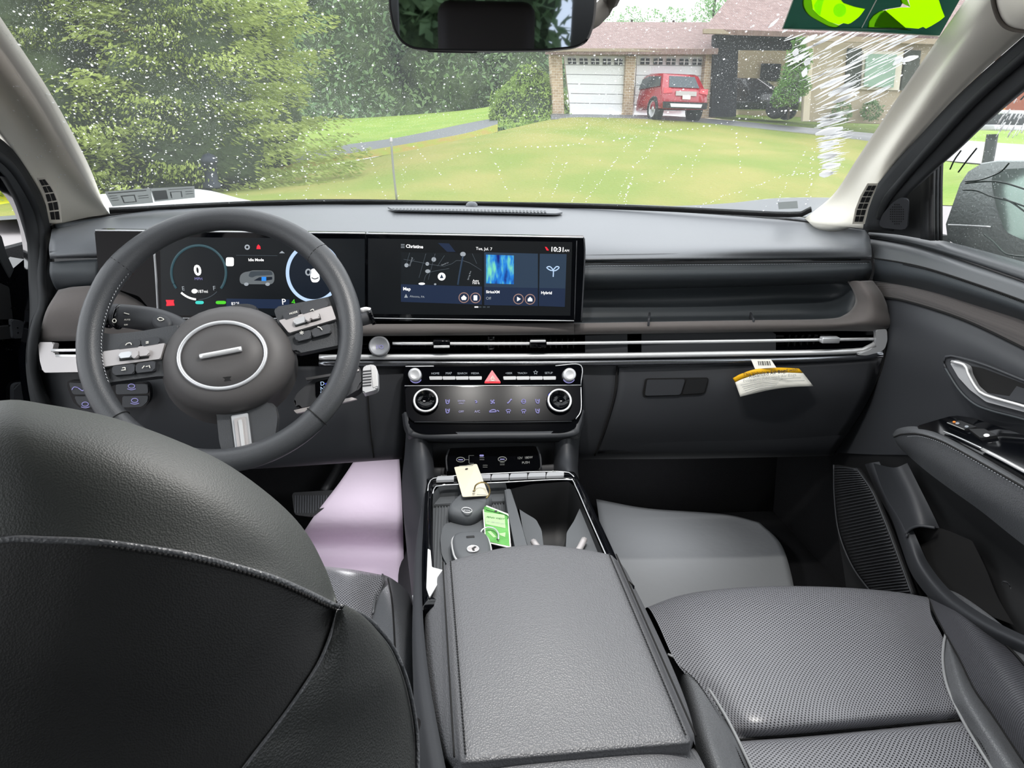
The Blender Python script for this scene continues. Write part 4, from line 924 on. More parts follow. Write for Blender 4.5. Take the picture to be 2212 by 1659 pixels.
# wells
def well(name, top, z0, z1, m, par, sh=.0, wall=None):
    T = [onp(x, y, tp(z0)) for x, y in top]; c = sum(T, Vector())/len(T)
    Bm = [c+(p-c)*(1-sh)+Vector((0, 0, z1-z0)) for p in T]
    return loft(name, [T, [a.lerp(b, .5) for a, b in zip(T, Bm)], Bm, [c+(p-c)*.02+Vector((0, 0, z1-z0)) for p in T]], m, par, closed=True, nu=len(T)*3, nv=2, vlin=True, ulin=True)
well('key_tray', [(935, 1066), (950, 1049), (1020, 1045), (1092, 1042), (1105, 1100), (1128, 1180), (1148, 1270), (1050, 1290), (940, 1290), (935, 1180)], ZT+.001, ZT-.022, M['tray'], con)
traytop = tp(ZT-.021)
for i in range(26):
    x0 = 944+i*6.1; x1 = 940+i*6.9
    a, b = onp(x0, 1088, traytop), onp(x1+(x1-x0)*.5, 1235, traytop)
    rbox('tray_rib', (a+b)/2, ((b-a).length, .0014, .0022), M['tray'], con, U=(b-a), bev=0)
prism('tray_step', [onp(x, y, off(traytop, .004)) for x, y in ((938, 1068), (1096, 1060), (1100, 1082), (938, 1090))], UPZ, .006, M['tray'], con, bev=.001)
prism('charging_pad', [onp(x, y, off(traytop, .0035)) for x, y in ((960, 1128), (1085, 1120), (1108, 1225), (975, 1235), (954, 1200), (951, 1160))], UPZ, .003, M['tray'], con, rnd=.012, bev=.0008)
prism('tray_divider', [onp(x, y, tp(ZT+.001)) for x, y in ((1090, 1056), (1103, 1054), (1117, 1100), (1142, 1190), (1160, 1280), (1135, 1290), (1112, 1180), (1096, 1100))], UPZ, .05, M['tray'], con, bev=.002)
cup = [(1104, 1056), (1150, 1046), (1228, 1040), (1240, 1050), (1268, 1115), (1310, 1215), (1330, 1290), (1180, 1290), (1150, 1215), (1120, 1110)]
well('cup_well', cup, ZT+.0005, ZT-.085, M['hard_dark'], con)
# cup arms
def arm(pts, name='cup_arm'):
    T = [onp(x, y, tp(ZT-.012)) for x, y in pts]
    prism(name, T, UPZ, .07, M['tray'], con, rnd=.006, bev=.003, smooth=False)
arm([(1116, 1096), (1134, 1108), (1158, 1122), (1170, 1145), (1174, 1180), (1178, 1230), (1150, 1240), (1136, 1180)])
arm([(1256, 1090), (1268, 1110), (1300, 1180), (1320, 1230), (1250, 1235), (1222, 1190), (1224, 1150), (1240, 1125)])
for a, b, c_ in (((1152, 1170), (1166, 1190), (1180, 1212)), ((1262, 1166), (1252, 1185), (1238, 1206)), ):
    tube('cup_finger', [onp(x, y, tp(ZT-.006)) for x, y in (a, b, c_)], .0042, M['plate'], con, n=6, k=8)
# lower body of the console, left flank and right flank
loft('console_side', [RZ([(928, 1050, ZT-.004), (914, 1150, ZT-.004), (912, 1290, ZT-.004), (925, 1450, ZT-.004), (962, 1655, ZT-.004), (985, 1760, ZT-.004)]),
    [p+Vector((-.012, 0, -.06)) for p in RZ([(928, 1050, ZT), (914, 1150, ZT), (912, 1290, ZT), (925, 1450, ZT), (962, 1655, ZT), (985, 1760, ZT)])],
    [p+Vector((-.006, 0, -.42)) for p in RZ([(928, 1050, ZT), (914, 1150, ZT), (912, 1290, ZT), (925, 1450, ZT), (962, 1655, ZT), (985, 1760, ZT)])]], M['hard'], con, nu=24, nv=4)
loft('console_side', [RZ([(1248, 1034, ZT-.004), (1292, 1120, ZT-.004), (1345, 1235, ZT-.004), (1440, 1460, ZT-.004), (1520, 1655, ZT-.004)]),
    [p+Vector((.008, 0, -.42)) for p in RZ([(1248, 1034, ZT), (1292, 1120, ZT), (1345, 1235, ZT), (1440, 1460, ZT), (1520, 1655, ZT)])]], M['hard_dark'], con, nu=20, nv=4)
# armrest lid : cross sections from front to back
def P3(px, py, z): return P(px, py, Z=z)
fl_, fr_ = P3(972, 1216, -.452), P3(1316, 1200, -.452)
bl_, br_ = P3(1004, 1636, -.452), P3(1482, 1594, -.452)
fo_l, fo_r = P3(922, 1284, -.478), P3(1352, 1232, -.478)
mo_l, mo_r = P3(926, 1450, -.482), P3(1452, 1440, -.482)
bo_l, bo_r = P3(962, 1628, -.478), P3(1499, 1588, -.478)
rows = []
nR = 9
for i in range(nR):
    t = i/(nR-1)
    L = fl_.lerp(bl_, t); Rr = fr_.lerp(br_, t)
    q = lambda a, b, c: a*((1-t)*(1-2*t))+b*(4*t*(1-t))+c*(t*(2*t-1))
    OL, OR = q(fo_l, mo_l, bo_l), q(fo_r, mo_r, bo_r)
    crown = .010*math.sin(PI*min(1, .25+t*.8))
    mm = [L.lerp(Rr, k/6)+Vector((0, (.016 if i < 4 else 0)*math.sin(PI*k/6)*(1-i/4 if i < 4 else 0), crown*math.sin(PI*k/6))) for k in range(7)]
    low = Vector((0, 0, -.045))
    rows.append([OL+low+Vector((.004, 0, 0)), OL+Vector((-.001, 0, -.015)), OL, L.lerp(OL, .35)+Vector((0, 0, .002)), *mm, Rr.lerp(OR, .35)+Vector((0, 0, .002)), OR, OR+Vector((.001, 0, -.015)), OR+low+Vector((-.004, 0, 0))])
def shrink(r, dy, dz, s):
    c = sum(r, Vector())/len(r); return [c+(p-c)*s+Vector((0, dy, 0))+Vector((0, 0, dz)) for p in r]
rows = [shrink(rows[0], .010, -.055, .96), shrink(rows[0], .010, -.022, .985), shrink(rows[0], .006, -.005, .995)]+rows+[shrink(rows[-1], -.004, -.004, .997), shrink(rows[-1], -.005, -.012, .99), shrink(rows[-1], -.002, -.03, .98)]
loft('armrest', rows, M['arm'], con, nu=48, nv=4)
def seamline(a, b, o=.0012, dx=0, par=con):
    pts = [a.lerp(b, k/10)+Vector((dx, 0, o)) for k in range(11)]
    tube('armrest_seam', pts, .0009, M['seam'], par, n=24, k=5)
seamline(fl_, bl_, .0012, -.008); seamline(fr_, br_, .0012, .008)
sb = bmesh.new()
for A, B, s in ((fl_, bl_, 1), (fr_, br_, -1)):
    n = 74; d = (B-A).normalized()
    for k in range(n):
        p = A.lerp(B, (k+.5)/n)+Vector((.0005*s, 0, .0026)); tube('', [p-d*.0014, p+d*.0014], .00075, None, n=1, k=4, bm=sb)
fin('armrest_stitches', sb, M['stitch'], con)['kind'] = 'stuff'
# rear shelf of the console
loft('console_rear_pad', [RZ([(985, 1650, -.484), (1050, 1640, -.478), (1250, 1620, -.476), (1440, 1606, -.478), (1496, 1610, -.484)]), RZ([(978, 1664, -.472), (1050, 1650, -.462), (1250, 1630, -.460), (1440, 1616, -.462), (1512, 1636, -.472)]),
    RZ([(975, 1720, -.470), (1050, 1700, -.46), (1250, 1690, -.458), (1440, 1680, -.46), (1540, 1700, -.470)]), RZ([(975, 1800, -.470), (1050, 1790, -.46), (1250, 1780, -.458), (1440, 1780, -.46), (1560, 1790, -.47)])], M['arm'], con, nu=30, nv=5)
# ============================================================ keys and tags
def fob(name, label, cx, cy, ang, w, h, z, m, tall=.016, rim=None):
    t = thing(name, label, 'key'); t['group'] = 'key fobs in the tray'
    base = onp(cx, cy, tp(z)); a = math.radians(ang); U = Vector((math.cos(a), math.sin(a), 0)); V = Vector((-math.sin(a), math.cos(a), 0))
    def outl(s, z_, wb=1.0, n=36):
        o = []
        for k in range(n):
            q = 2*PI*k/n; ca, sa = math.cos(q), math.sin(q); e = .55
            x = abs(ca)**e*(1 if ca > 0 else -1)*w/2*s*(1-(.12*wb if sa < 0 else -.0)*abs(sa)); y = abs(sa)**e*(1 if sa > 0 else -1)*h/2*s
            o.append(base+U*x+V*y+UPZ*z_)
        return o
    dome('fob_body', [outl(.94, 0), outl(1, .003), outl(1, tall*.6), outl(.95, tall*.88), outl(.8, tall), outl(.3, tall*1.02)], m, t)
    if rim: tube('chrome_rim', outl(1.0, tall*.62), .0016, rim, t, n=48, k=6, closed=True)
    return t, base+UPZ*(tall*1.02), U, V
t1, s1, U1, V1 = fob('key_fob', 'dark grey key fob with oval badge lying nearer the charging ports', 1015, 1110, -30, .047, .070, ZT-.019, M['tray'], .020)
pl1 = (s1, UPZ)
def loc(s, U, V, x, y, z=.0006): return s+U*x+V*y+UPZ*z
tube('badge_ring', [onp(x, y, (s1+UPZ*.0006, UPZ)) for x, y in ell(1008.5, 1102, 11, 5.5, 8, 20)], .0007, M['bright'], t1, n=30, k=5, closed=True)
text('KIA', (1001, 1104), (1016, 1105), (s1, UPZ), M['bright'], t1, o=.0008)
rbox('button_cap', loc(s1, U1, V1, 0, .0255, -.0015), (.026, .007, .002), M['satin'], t1, U=U1, bev=.0008)
rbox('key_slot', loc(s1, U1, V1, .013, -.026, -.010), (.010, .0012, .0012), M['bright'], t1, U=U1, bev=0)
rbox('key_loop', loc(s1, U1, V1, .008, .031, -.008), (.010, .006, .008), M['satin'], t1, U=U1, bev=.0015)
t2, s2, U2, V2 = fob('key_fob', 'dark grey rounded key fob with chrome rim and round emblem beside the armrest', 1019, 1200, 3, .046, .070, ZT-.016, M['tray'], .016, M['bright'])
rbox('lock_slot', loc(s2, U2, V2, 0, .016, .0003), (.010, .0042, .001), M['hard_dark'], t2, U=U2, bev=.0004)
lathe('emblem', loc(s2, U2, V2, 0, -.014, 0), UPZ, [(.0072, 0), (.0072, .0012), (.006, .0016), (0, .0016)], M['plate'], t2, k=24)
torus('emblem_ring', loc(s2, U2, V2, 0, -.014, .0016), UPZ, .0068, .0008, M['bright'], t2, k=24, q=6)
prism('emblem_stroke', [loc(s2, U2, V2, x, y-.014, .0024) for x, y in ((-.0005, -.006), (.002, -.006), (.0008, -.001), (.0045, .003), (.0025, .004), (-.0015, .0002))], UPZ, .0006, M['ink'], t2)
# tags
wt = thing('key_tag', 'blank cream paper tag leaning on the console keys, wired to the first fob', 'tag')
A_, B_, C_, D_ = P(981, 1009, Y=1.0), P(1030, 1002, Y=.995), P(1056, 1070, Y=.905), P(999, 1073, Y=.900)
nrm = (B_-A_).cross(D_-A_).normalized()
if nrm.dot(CAM-A_) < 0: nrm = -nrm
prism('tag_card', [A_, B_, C_, D_], nrm, .0008, M['cream'], wt, rnd=.003)
wpl = (A_, nrm)
lathe('tag_hole', onp(1008, 1013, wpl), nrm, [(.0022, .0003), (0, .0004)], M['ink'], wt, k=12); lathe('tag_hole', onp(1024, 1061, wpl), nrm, [(.0022, .0003), (0, .0004)], M['ink'], wt, k=12)
for y in (1003, 1070): line('tag_scuff', [(992 if y < 1010 else 1030, y+4 if y < 1010 else y-2), (1022 if y < 1010 else 1050, y+2 if y < 1010 else y-1)], wpl, .0005, M['ink_grey'], wt, o=.0004)
kr = thing('key_ring', 'bronze wire key ring through the cream paper tag', 'key ring')
tube('ring_wire', [onp(x, y, (A_+nrm*.004, nrm)) for x, y in ((1024, 1061), (1028, 1048), (1040, 1042), (1052, 1045), (1058, 1058), (1056, 1070), (1050, 1076))], .0011, M['bronze'], kr, n=24, k=7)
gt = thing('key_tag', 'green printed card tag lying between the two key fobs', 'tag')
G = [P(1042, 1088, Z=ZT-.004), P(1098, 1110, Z=ZT+.002), P(1104, 1184, Z=ZT-.001), P(1048, 1171, Z=ZT-.008)]
gn = (G[1]-G[0]).cross(G[3]-G[0]).normalized()
if gn.z < 0: gn = -gn
prism('tag_card', G, gn, .0008, M['white_paper'], gt, rnd=.002)
gpl = (G[0]+gn*.0012, gn)
panel('green_print', [(1045, 1092), (1096, 1112), (1101, 1180), (1050, 1168)], gpl, .0003, M['green_tag'], gt, rnd=.001)
panel('pale_block', [(1046, 1106), (1090, 1112), (1092, 1141), (1049, 1132)], gpl, .0003, M['green_pale'], gt, o=.0004)
text('PENN WEST', (1050, 1118), (1088, 1123), gpl, M['green_dark'], gt, o=.0008); text('01 106 NO 221', (1051, 1127), (1088, 1133), gpl, M['ink_grey'], gt, o=.0008)
line('print_line', [(1050, 1101), (1080, 1109)], gpl, .0004, M['green_dark'], gt); line('print_line', [(1078, 1107), (1096, 1114), (1097, 1120)], gpl, .0007, M['green_dark'], gt)
panel('bird_shape', [(1053, 1148), (1060, 1147), (1072, 1160), (1066, 1161)], gpl, .0003, M['green_pale'], gt, o=.0004)
panel('bird_shape', [(1078, 1152), (1092, 1150), (1091, 1160), (1080, 1156)], gpl, .0003, M['green_pale'], gt, o=.0004)
lathe('tag_hole', onp(1071, 1105, gpl), gn, [(.0022, .0006), (0, .0007)], M['ink'], gt, k=12); lathe('tag_hole', onp(1076, 1165, gpl), gn, [(.0020, .0006), (0, .0007)], M['ink'], gt, k=12)
k2_ = thing('key_ring', 'silver wire key ring joining the chrome-rimmed fob to the green tag', 'key ring')
tube('ring_wire', [onp(x, y, off(gpl, .004)) for x, y in ((1038, 1152), (1042, 1144), (1054, 1139), (1068, 1142), (1076, 1152), (1077, 1165))], .0010, M['satin'], k2_, n=24, k=7)

# ============================================================ floor protectors and pedal
pm = loft('paper_floor_mat', [R([(772, 985, 1.40), (862, 985, 1.38)]), R([(735, 1040, 1.40), (866, 1040, 1.38)]), R([(672, 1125, 1.39), (870, 1125, 1.37)]), RZ([(640, 1190, -.885), (872, 1200, -.875)]), RZ([(640, 1300, -.885), (874, 1340, -.88)])], M['mat_lilac'], nu=14, nv=8, thick=.001)
tag(pm, 'creased lilac-white paper mat in the driver footwell', 'floor mat')
gm = loft('floor_mat', [RZ([(1288, 1078, -.84), (1400, 1098, -.86), (1560, 1110, -.865), (1640, 1128, -.86)]), RZ([(1300, 1150, -.865), (1420, 1150, -.87), (1580, 1150, -.87), (1685, 1172, -.865)]), RZ([(1330, 1230, -.87), (1450, 1230, -.875), (1600, 1230, -.875), (1708, 1235, -.87)]), RZ([(1340, 1330, -.875), (1480, 1340, -.875), (1610, 1340, -.875), (1725, 1330, -.875)])], M['mat_grey'], nu=24, nv=8, thick=.001)
tag(gm, 'plain grey protective mat in the passenger footwell', 'floor mat')
pd = thing('brake_pedal', 'black ribbed pedal in the dark driver footwell', 'pedal')
pp = plane3((628, 1062, 1.42), (735, 1060, 1.40), (680, 1112, 1.38))
panel('pedal_pad', [(630, 1064), (730, 1058), (700, 1098), (672, 1116), (636, 1112)], pp, .01, M['hard_dark'], pd, rnd=.006, bev=.002)
for i in range(13):
    x = 637+i*5.6; panel('pedal_rib', [(x, 1070), (x+2.6, 1070), (x+2, 1108-max(0, i-7)*5), (x-.6, 1108-max(0, i-7)*5)], pp, .002, M['hard'], pd, o=.0016)
tube('pedal_arm', [P(700, 1062, Y=1.43), P(725, 1020, Y=1.47), P(740, 985, Y=1.5)], .009, M['hard_dark'], pd, n=6)
# ============================================================ driver seat (only shoulder, side and cushion edge are in view)
ds = thing('driver_seat', 'black leather driver seat whose back fills the lower left foreground', 'seat')
S = [(-160, 905, .36), (0, 866, .36), (100, 874, .36), (250, 905, .36), (400, 960, .36), (500, 1010, .36), (600, 1085, .36), (660, 1150, .355), (700, 1222, .345), (722, 1280, .335), (730, 1306, .325)]
Sm = [(-170, 985, .315), (0, 945, .315), (100, 950, .315), (250, 985, .317), (400, 1040, .32), (490, 1085, .322), (580, 1145, .324), (640, 1200, .325), (690, 1255, .325), (716, 1292, .325), (729, 1308, .323)]
S2 = [(-180, 1200, .285), (0, 1166, .285), (100, 1166, .285), (210, 1171, .286), (340, 1188, .29), (430, 1204, .294), (520, 1227, .30), (600, 1252, .305), (665, 1280, .312), (700, 1297, .316), (728, 1310, .320)]
back1 = [P(a, b, y+.02)-Vector((0, 0, .012)) for a, b, y in S]; back2 = [P(a, b, y+.06)-Vector((0, 0, .07)) for a, b, y in S]; back3 = [P(a, b, y+.16)-Vector((0, 0, .35)) for a, b, y in S]
loft('shoulder', [back3, back2, back1, R(S), R(Sm), R(S2)], M['seat_back'] if 'seat_back' in M else M['seat_dark'], ds, nu=50, nv=6)
E1 = [(728, 1316, .318), (716, 1360, .31), (690, 1425, .30), (650, 1490, .29), (600, 1560, .28), (520, 1665, .265), (430, 1790, .25)]
S2b = [(x, y+5, Y-.001) for x, y, Y in S2]
lowl = [(-180, 1400, .26), (0, 1400, .26), (90, 1410, .26), (180, 1420, .26), (290, 1420, .265), (370, 1425, .27), (450, 1425, .275), (530, 1420, .285), (610, 1400, .295), (665, 1385, .30), (700, 1395, .305)]
lowm = [(-180, 1800, .24), (0, 1800, .24), (60, 1800, .24), (120, 1800, .24), (180, 1800, .245), (240, 1800, .25), (300, 1800, .25), (360, 1800, .25), (400, 1800, .25), (420, 1800, .25), (430, 1800, .25)]
# fit the panel between the top seam and the side seam
def lerp3(a, b, t): return tuple(a[i]*(1-t)+b[i]*t for i in range(3))
e_at = spline([Vector(e) for e in E1], 5)
rows_ = []
left = [(-180, 1205, .284), (-180, 1320, .275), (-180, 1440, .265), (-180, 1560, .258), (-180, 1690, .25), (-180, 1820, .24)]
for i in range(6):
    e = e_at[i]; l = Vector(left[i]); rr_ = []
    for k in range(11):
        u = k/10
        base = Vector(S2b[k]) if i == 0 else None
        if i == 0: rr_.append(base)
        else:
            p = l.lerp(e, u); s = Vector(S2b[k]); sl = Vector(left[0]).lerp(Vector(E1[0]), u)
            w = (1-i/5)**1.5
            p = p+(s-sl)*w; rr_.append(p)
    rows_.append([P(v[0], v[1], v[2]) for v in rr_])
loft('back_panel', rows_, mat('shaded_seat_rear', '#111213', .6, bump=('voronoi', 1100, .3), dist=.0004), ds, nu=40, nv=5)  # same black leather, colour darkened for the shade on its rear
sd = [(738, 1314, .325), (775, 1330, .335), (812, 1360, .345), (846, 1405, .35), (872, 1465, .35), (888, 1530, .35), (897, 1600, .345), (898, 1700, .33), (890, 1820, .31)]
sdi = [(728, 1318, .317), (714, 1364, .309), (688, 1428, .30), (650, 1490, .29), (612, 1545, .282), (570, 1600, .274), (522, 1665, .264), (470, 1735, .257), (430, 1790, .25)]
sm_ = [((a[0]+b[0])/2+6, (a[1]+b[1])/2, (a[2]+b[2])/2-.012) for a, b in zip(sd, sdi)]
sbk = [P(a, b, y+.03)-Vector((.02, 0, .03)) for a, b, y in sd]
loft('side_bolster', [sbk, R(sd), R(sm_), R(sdi)], mat('side_leather', '#343635', .5, bump=('voronoi', 900, .45), dist=.0006), ds, nu=40, nv=6)
tube('shoulder_piping', [p+(CAM-p).normalized()*.0005 for p in R([(x, y+1, Y) for x, y, Y in S2])], .0016, M['seat_smooth'], ds, n=50, k=6)
tube('side_piping', [p+(CAM-p).normalized()*.0006 for p in R([(x+2, y+1, Y) for x, y, Y in E1])], .0009, M['seat_smooth'], ds, n=40, k=6)
tube('bolster_piping', [p+(CAM-p).normalized()*.0012 for p in R([(734, 1310, .325)]+[(x+4, y-4, Y) for x, y, Y in sd[1:]])], .0013, M['seat_smooth'], ds, n=40, k=6)
tube('bolster_seam', [p+(CAM-p).normalized()*.0012 for p in R([(738, 1318, .322)]+[(x-4, y+5, Y-.001) for x, y, Y in sd[1:7]])], .0007, M['seam'], ds, n=40, k=5)
sb = bmesh.new()
pth = spline(R([(x, y+9, Y-.002) for x, y, Y in S2]), 90)
for i in range(34, 90):
    a, b = pth[i], pth[i].lerp(pth[i+1], .55); q = (CAM-a).normalized()*.0008
    tube('', [a+q, b+q], .0009, None, n=1, k=4, bm=sb)
fin('seam_stitches', sb, M['seam'], ds)['kind'] = 'stuff'
# cushion
rbox('cushion_base', Vector((-.315, .74, CZ-.755)), (.42, .46, .17), M['seat_smooth'], ds, bev=.03)
loft('cushion_centre', [RZ([(690, 1222, -.66), (760, 1230, -.645), (826, 1242, -.655)]), RZ([(690, 1232, -.64), (760, 1240, -.63), (832, 1250, -.64)]), RZ([(690, 1280, -.635), (760, 1282, -.63), (814, 1300, -.645)]), RZ([(690, 1345, -.635), (760, 1345, -.64), (800, 1350, -.65)])], M['seat_perf'], ds, nu=14, nv=6, thick=.01)
loft('cushion_bolster', [RZ([(826, 1240, -.655), (850, 1252, -.66), (880, 1278, -.68), (892, 1310, -.72), (895, 1330, -.80)]), RZ([(812, 1300, -.645), (845, 1290, -.62), (880, 1320, -.635), (898, 1370, -.68), (904, 1400, -.78)]), RZ([(802, 1360, -.65), (850, 1370, -.605), (886, 1400, -.62), (903, 1450, -.66), (905, 1470, -.78)]), RZ([(802, 1500, -.64), (850, 1520, -.60), (885, 1540, -.61), (900, 1570, -.65), (902, 1590, -.75)]), RZ([(802, 1700, -.63), (850, 1720, -.59), (880, 1740, -.6), (895, 1760, -.64), (900, 1780, -.75)])], M['seat_smooth'], ds, nu=18, nv=6)
tube('bolster_stitch', RZ([(838, 1250, -.648), (846, 1292, -.617), (850, 1340, -.608), (853, 1400, -.602)]), .0012, M['seam'], ds, n=20)
tube('cushion_piping', RZ([(826, 1241, -.652), (812, 1285, -.642), (806, 1325, -.645)]), .0018, M['seat_smooth'], ds, n=12)
tube('seat_trim_line', RZ([(893, 1288, -.63), (903, 1340, -.625), (907, 1410, -.615), (906, 1480, -.60), (900, 1556, -.585)]), .0022, M['satin'], ds, n=24)
bk = thing('seat_belt_buckle', 'seat belt buckle with red release button between driver seat and console', 'buckle')
bpp = (P(893, 1575, Y=.43), (CAM-P(893, 1575, Y=.43)).normalized())
panel('buckle_body', [(880, 1545), (906, 1550), (910, 1563), (898, 1600), (880, 1610)], bpp, .02, M['hard_dark'], bk, rnd=.004, bev=.001)
panel('release_button', [(880, 1549), (901, 1552), (898, 1560), (880, 1575)], bpp, .006, M['red_btn'], bk, o=.003, rnd=.001)
# ============================================================ passenger seat
ps = thing('passenger_seat', 'grey perforated leather passenger seat cushion lower right', 'seat')
rbox('seat_base', Vector((.50, .68, CZ-.76)), (.40, .44, .16), M['hard_dark'], ps, bev=.02)
front = [(1398, 1312, -.625), (1470, 1286, -.61), (1560, 1272, -.60), (1680, 1266, -.595), (1820, 1269, -.595), (1930, 1278, -.60), (2004, 1290, -.605)]
frontlo = [P(x, y, Z=z-.0)+Vector((0, .012, -.14)) for x, y, z in front]; frontmid = [P(x, y, Z=z)+Vector((0, .014, -.035)) for x, y, z in front]
r2 = [(1420, 1345, -.61), (1495, 1320, -.592), (1580, 1305, -.585), (1690, 1302, -.582), (1820, 1305, -.583), (1930, 1318, -.588), (2012, 1330, -.598)]
r3 = [(1460, 1430, -.61), (1540, 1420, -.592), (1620, 1415, -.588), (1720, 1412, -.585), (1840, 1410, -.585), (1950, 1400, -.59), (2040, 1388, -.605)]
r4 = [(1520, 1500, -.612), (1590, 1500, -.596), (1670, 1497, -.59), (1760, 1493, -.588), (1870, 1486, -.59), (1970, 1478, -.594), (2046, 1470, -.608)]
r5 = [(1568, 1565, -.616), (1630, 1568, -.603), (1710, 1562, -.598), (1800, 1555, -.596), (1890, 1546, -.598), (1985, 1537, -.602), (2066, 1528, -.612)]
r6 = [(1592, 1599, -.624), (1652, 1594, -.620), (1730, 1588, -.618), (1815, 1580, -.617), (1900, 1572, -.618), (1990, 1563, -.620), (2078, 1555, -.624)]
loft('cushion_centre', [frontlo, frontmid, RZ(front), RZ(r2), RZ(r3), RZ(r4), RZ(r5), RZ(r6)], M['seat_perf'], ps, nu=48, nv=6)
b0 = [(x-1, y+1.5, z-.001) for x, y, z in r6]
b1 = [(1600, 1612, -.612), (1665, 1608, -.605), (1745, 1603, -.602), (1830, 1596, -.601), (1915, 1588, -.602), (2005, 1580, -.606), (2090, 1572, -.614)]
b2 = [(1625, 1665, -.612), (1700, 1665, -.60), (1780, 1662, -.597), (1870, 1660, -.596), (1960, 1656, -.598), (2050, 1652, -.602), (2135, 1648, -.612)]
b3 = [(1665, 1780, -.612), (1740, 1780, -.60), (1820, 1780, -.597), (1910, 1780, -.596), (2000, 1780, -.598), (2100, 1780, -.602), (2190, 1780, -.612)]
loft('cushion_rear', [RZ(b0), RZ(b1), RZ(b2), RZ(b3)], M['seat_perf'], ps, nu=48, nv=6)
tube('cross_seam', [p+UPZ*.001 for p in RZ([(x, y+1, z+.001) for x, y, z in r6])], .0012, M['seam'], ps, n=40, k=6)
loft('inner_bolster', [RZ([(1440, 1400, -.64), (1440, 1410, -.63), (1452, 1422, -.618), (1458, 1428, -.612)]), RZ([(1450, 1440, -.68), (1470, 1450, -.62), (1500, 1470, -.606), (1514, 1480, -.611)]), RZ([(1470, 1520, -.68), (1500, 1535, -.61), (1545, 1545, -.604), (1568, 1556, -.615)]), RZ([(1490, 1600, -.66), (1525, 1612, -.60), (1570, 1618, -.602), (1603, 1620, -.615)]), RZ([(1520, 1720, -.66), (1560, 1730, -.60), (1610, 1735, -.60), (1650, 1740, -.614)])], M['seat_smooth'], ps, nu=16, nv=6)
tube('inner_piping', [p+UPZ*.003 for p in RZ([(1443, 1418, -.615), (1478, 1436, -.612), (1516, 1472, -.61), (1560, 1540, -.612), (1592, 1600, -.616), (1630, 1680, -.612), (1660, 1750, -.612)])], .0018, M['piping'], ps, n=40, k=7)
tube('outer_piping', [p+UPZ*.003 for p in RZ([(2042, 1374, -.603), (2037, 1400, -.605), (2036, 1440, -.608), (2046, 1490, -.608), (2076, 1556, -.616), (2108, 1612, -.61), (2142, 1668, -.61), (2200, 1770, -.61)])], .0018, M['piping'], ps, n=40, k=7)
def stitchrow(pts, par, n, r=.0008, m='seam'):
    pth = spline(pts, n); sb = bmesh.new()
    for i in range(n): tube('', [pth[i], pth[i].lerp(pth[i+1], .5)], r, None, n=1, k=4, bm=sb)
    fin('seat_stitches', sb, M[m], par)['kind'] = 'stuff'
stitchrow([p+UPZ*.0025 for p in RZ([(1470, 1444, -.609), (1508, 1480, -.607), (1550, 1548, -.609), (1582, 1606, -.613), (1620, 1686, -.609)])], ps, 60)
stitchrow([p+UPZ*.0025 for p in RZ([(2044, 1440, -.606), (2055, 1490, -.606), (2085, 1552, -.612), (2118, 1610, -.607), (2152, 1668, -.607)])], ps, 50)
loft('outer_wedge', [RZ([(2043, 1376, -.603), (2046, 1378, -.600), (2049, 1382, -.600)]), RZ([(2038, 1430, -.606), (2056, 1420, -.592), (2072, 1425, -.597)]), RZ([(2050, 1500, -.608), (2078, 1490, -.590), (2104, 1490, -.597)]), RZ([(2078, 1556, -.616), (2112, 1555, -.59), (2146, 1550, -.598)]), RZ([(2140, 1665, -.61), (2180, 1655, -.59), (2212, 1650, -.598)]), RZ([(2200, 1770, -.61), (2250, 1770, -.59), (2290, 1770, -.598)])], M['seat_smooth'], ps, nu=12, nv=6)
loft('outer_bolster', [RZ([(2004, 1290, -.605), (2025, 1290, -.598), (2050, 1298, -.598)]), RZ([(2020, 1330, -.600), (2068, 1325, -.577), (2112, 1345, -.58)]), RZ([(2048, 1382, -.600), (2110, 1378, -.568), (2178, 1402, -.57)]), RZ([(2072, 1425, -.597), (2150, 1430, -.560), (2225, 1455, -.565)]), RZ([(2104, 1490, -.597), (2195, 1500, -.555), (2290, 1530, -.56)]), RZ([(2146, 1550, -.598), (2240, 1570, -.55), (2350, 1610, -.56)]), RZ([(2212, 1650, -.598), (2310, 1680, -.55), (2450, 1740, -.56)])], perforated('perforated_bolster', '#505156', '#131417', .0036), ps, nu=18, nv=6)
tube('bolster_seam', [p+UPZ*.001 for p in RZ([(2004, 1290, -.604), (2020, 1330, -.599), (2048, 1382, -.599), (2072, 1425, -.596), (2104, 1490, -.596), (2146, 1550, -.597), (2212, 1650, -.597)])], .0009, M['seam'], ps, n=40, k=6)
tube('edge_piping', [p+UPZ*.0015 for p in RZ([(2006, 1289, -.603), (2050, 1297, -.597), (2112, 1343, -.579), (2178, 1400, -.569), (2225, 1452, -.564), (2290, 1525, -.56)])], .0013, M['seam'], ps, n=40, k=6)
loft('outer_side', [RZ([(2008, 1288, -.604), (2052, 1296, -.597), (2113, 1342, -.579), (2179, 1399, -.569), (2226, 1452, -.564), (2290, 1525, -.56)]), RZ([(2012, 1284, -.61), (2060, 1292, -.60), (2126, 1334, -.584), (2196, 1392, -.574), (2250, 1450, -.57), (2310, 1520, -.565)]), [p+Vector((.012, .01, -.16)) for p in RZ([(2012, 1284, -.61), (2060, 1292, -.60), (2126, 1334, -.584), (2196, 1392, -.574), (2250, 1450, -.57), (2310, 1520, -.565)])]], M['seat_smooth'], ps, nu=24, nv=6)
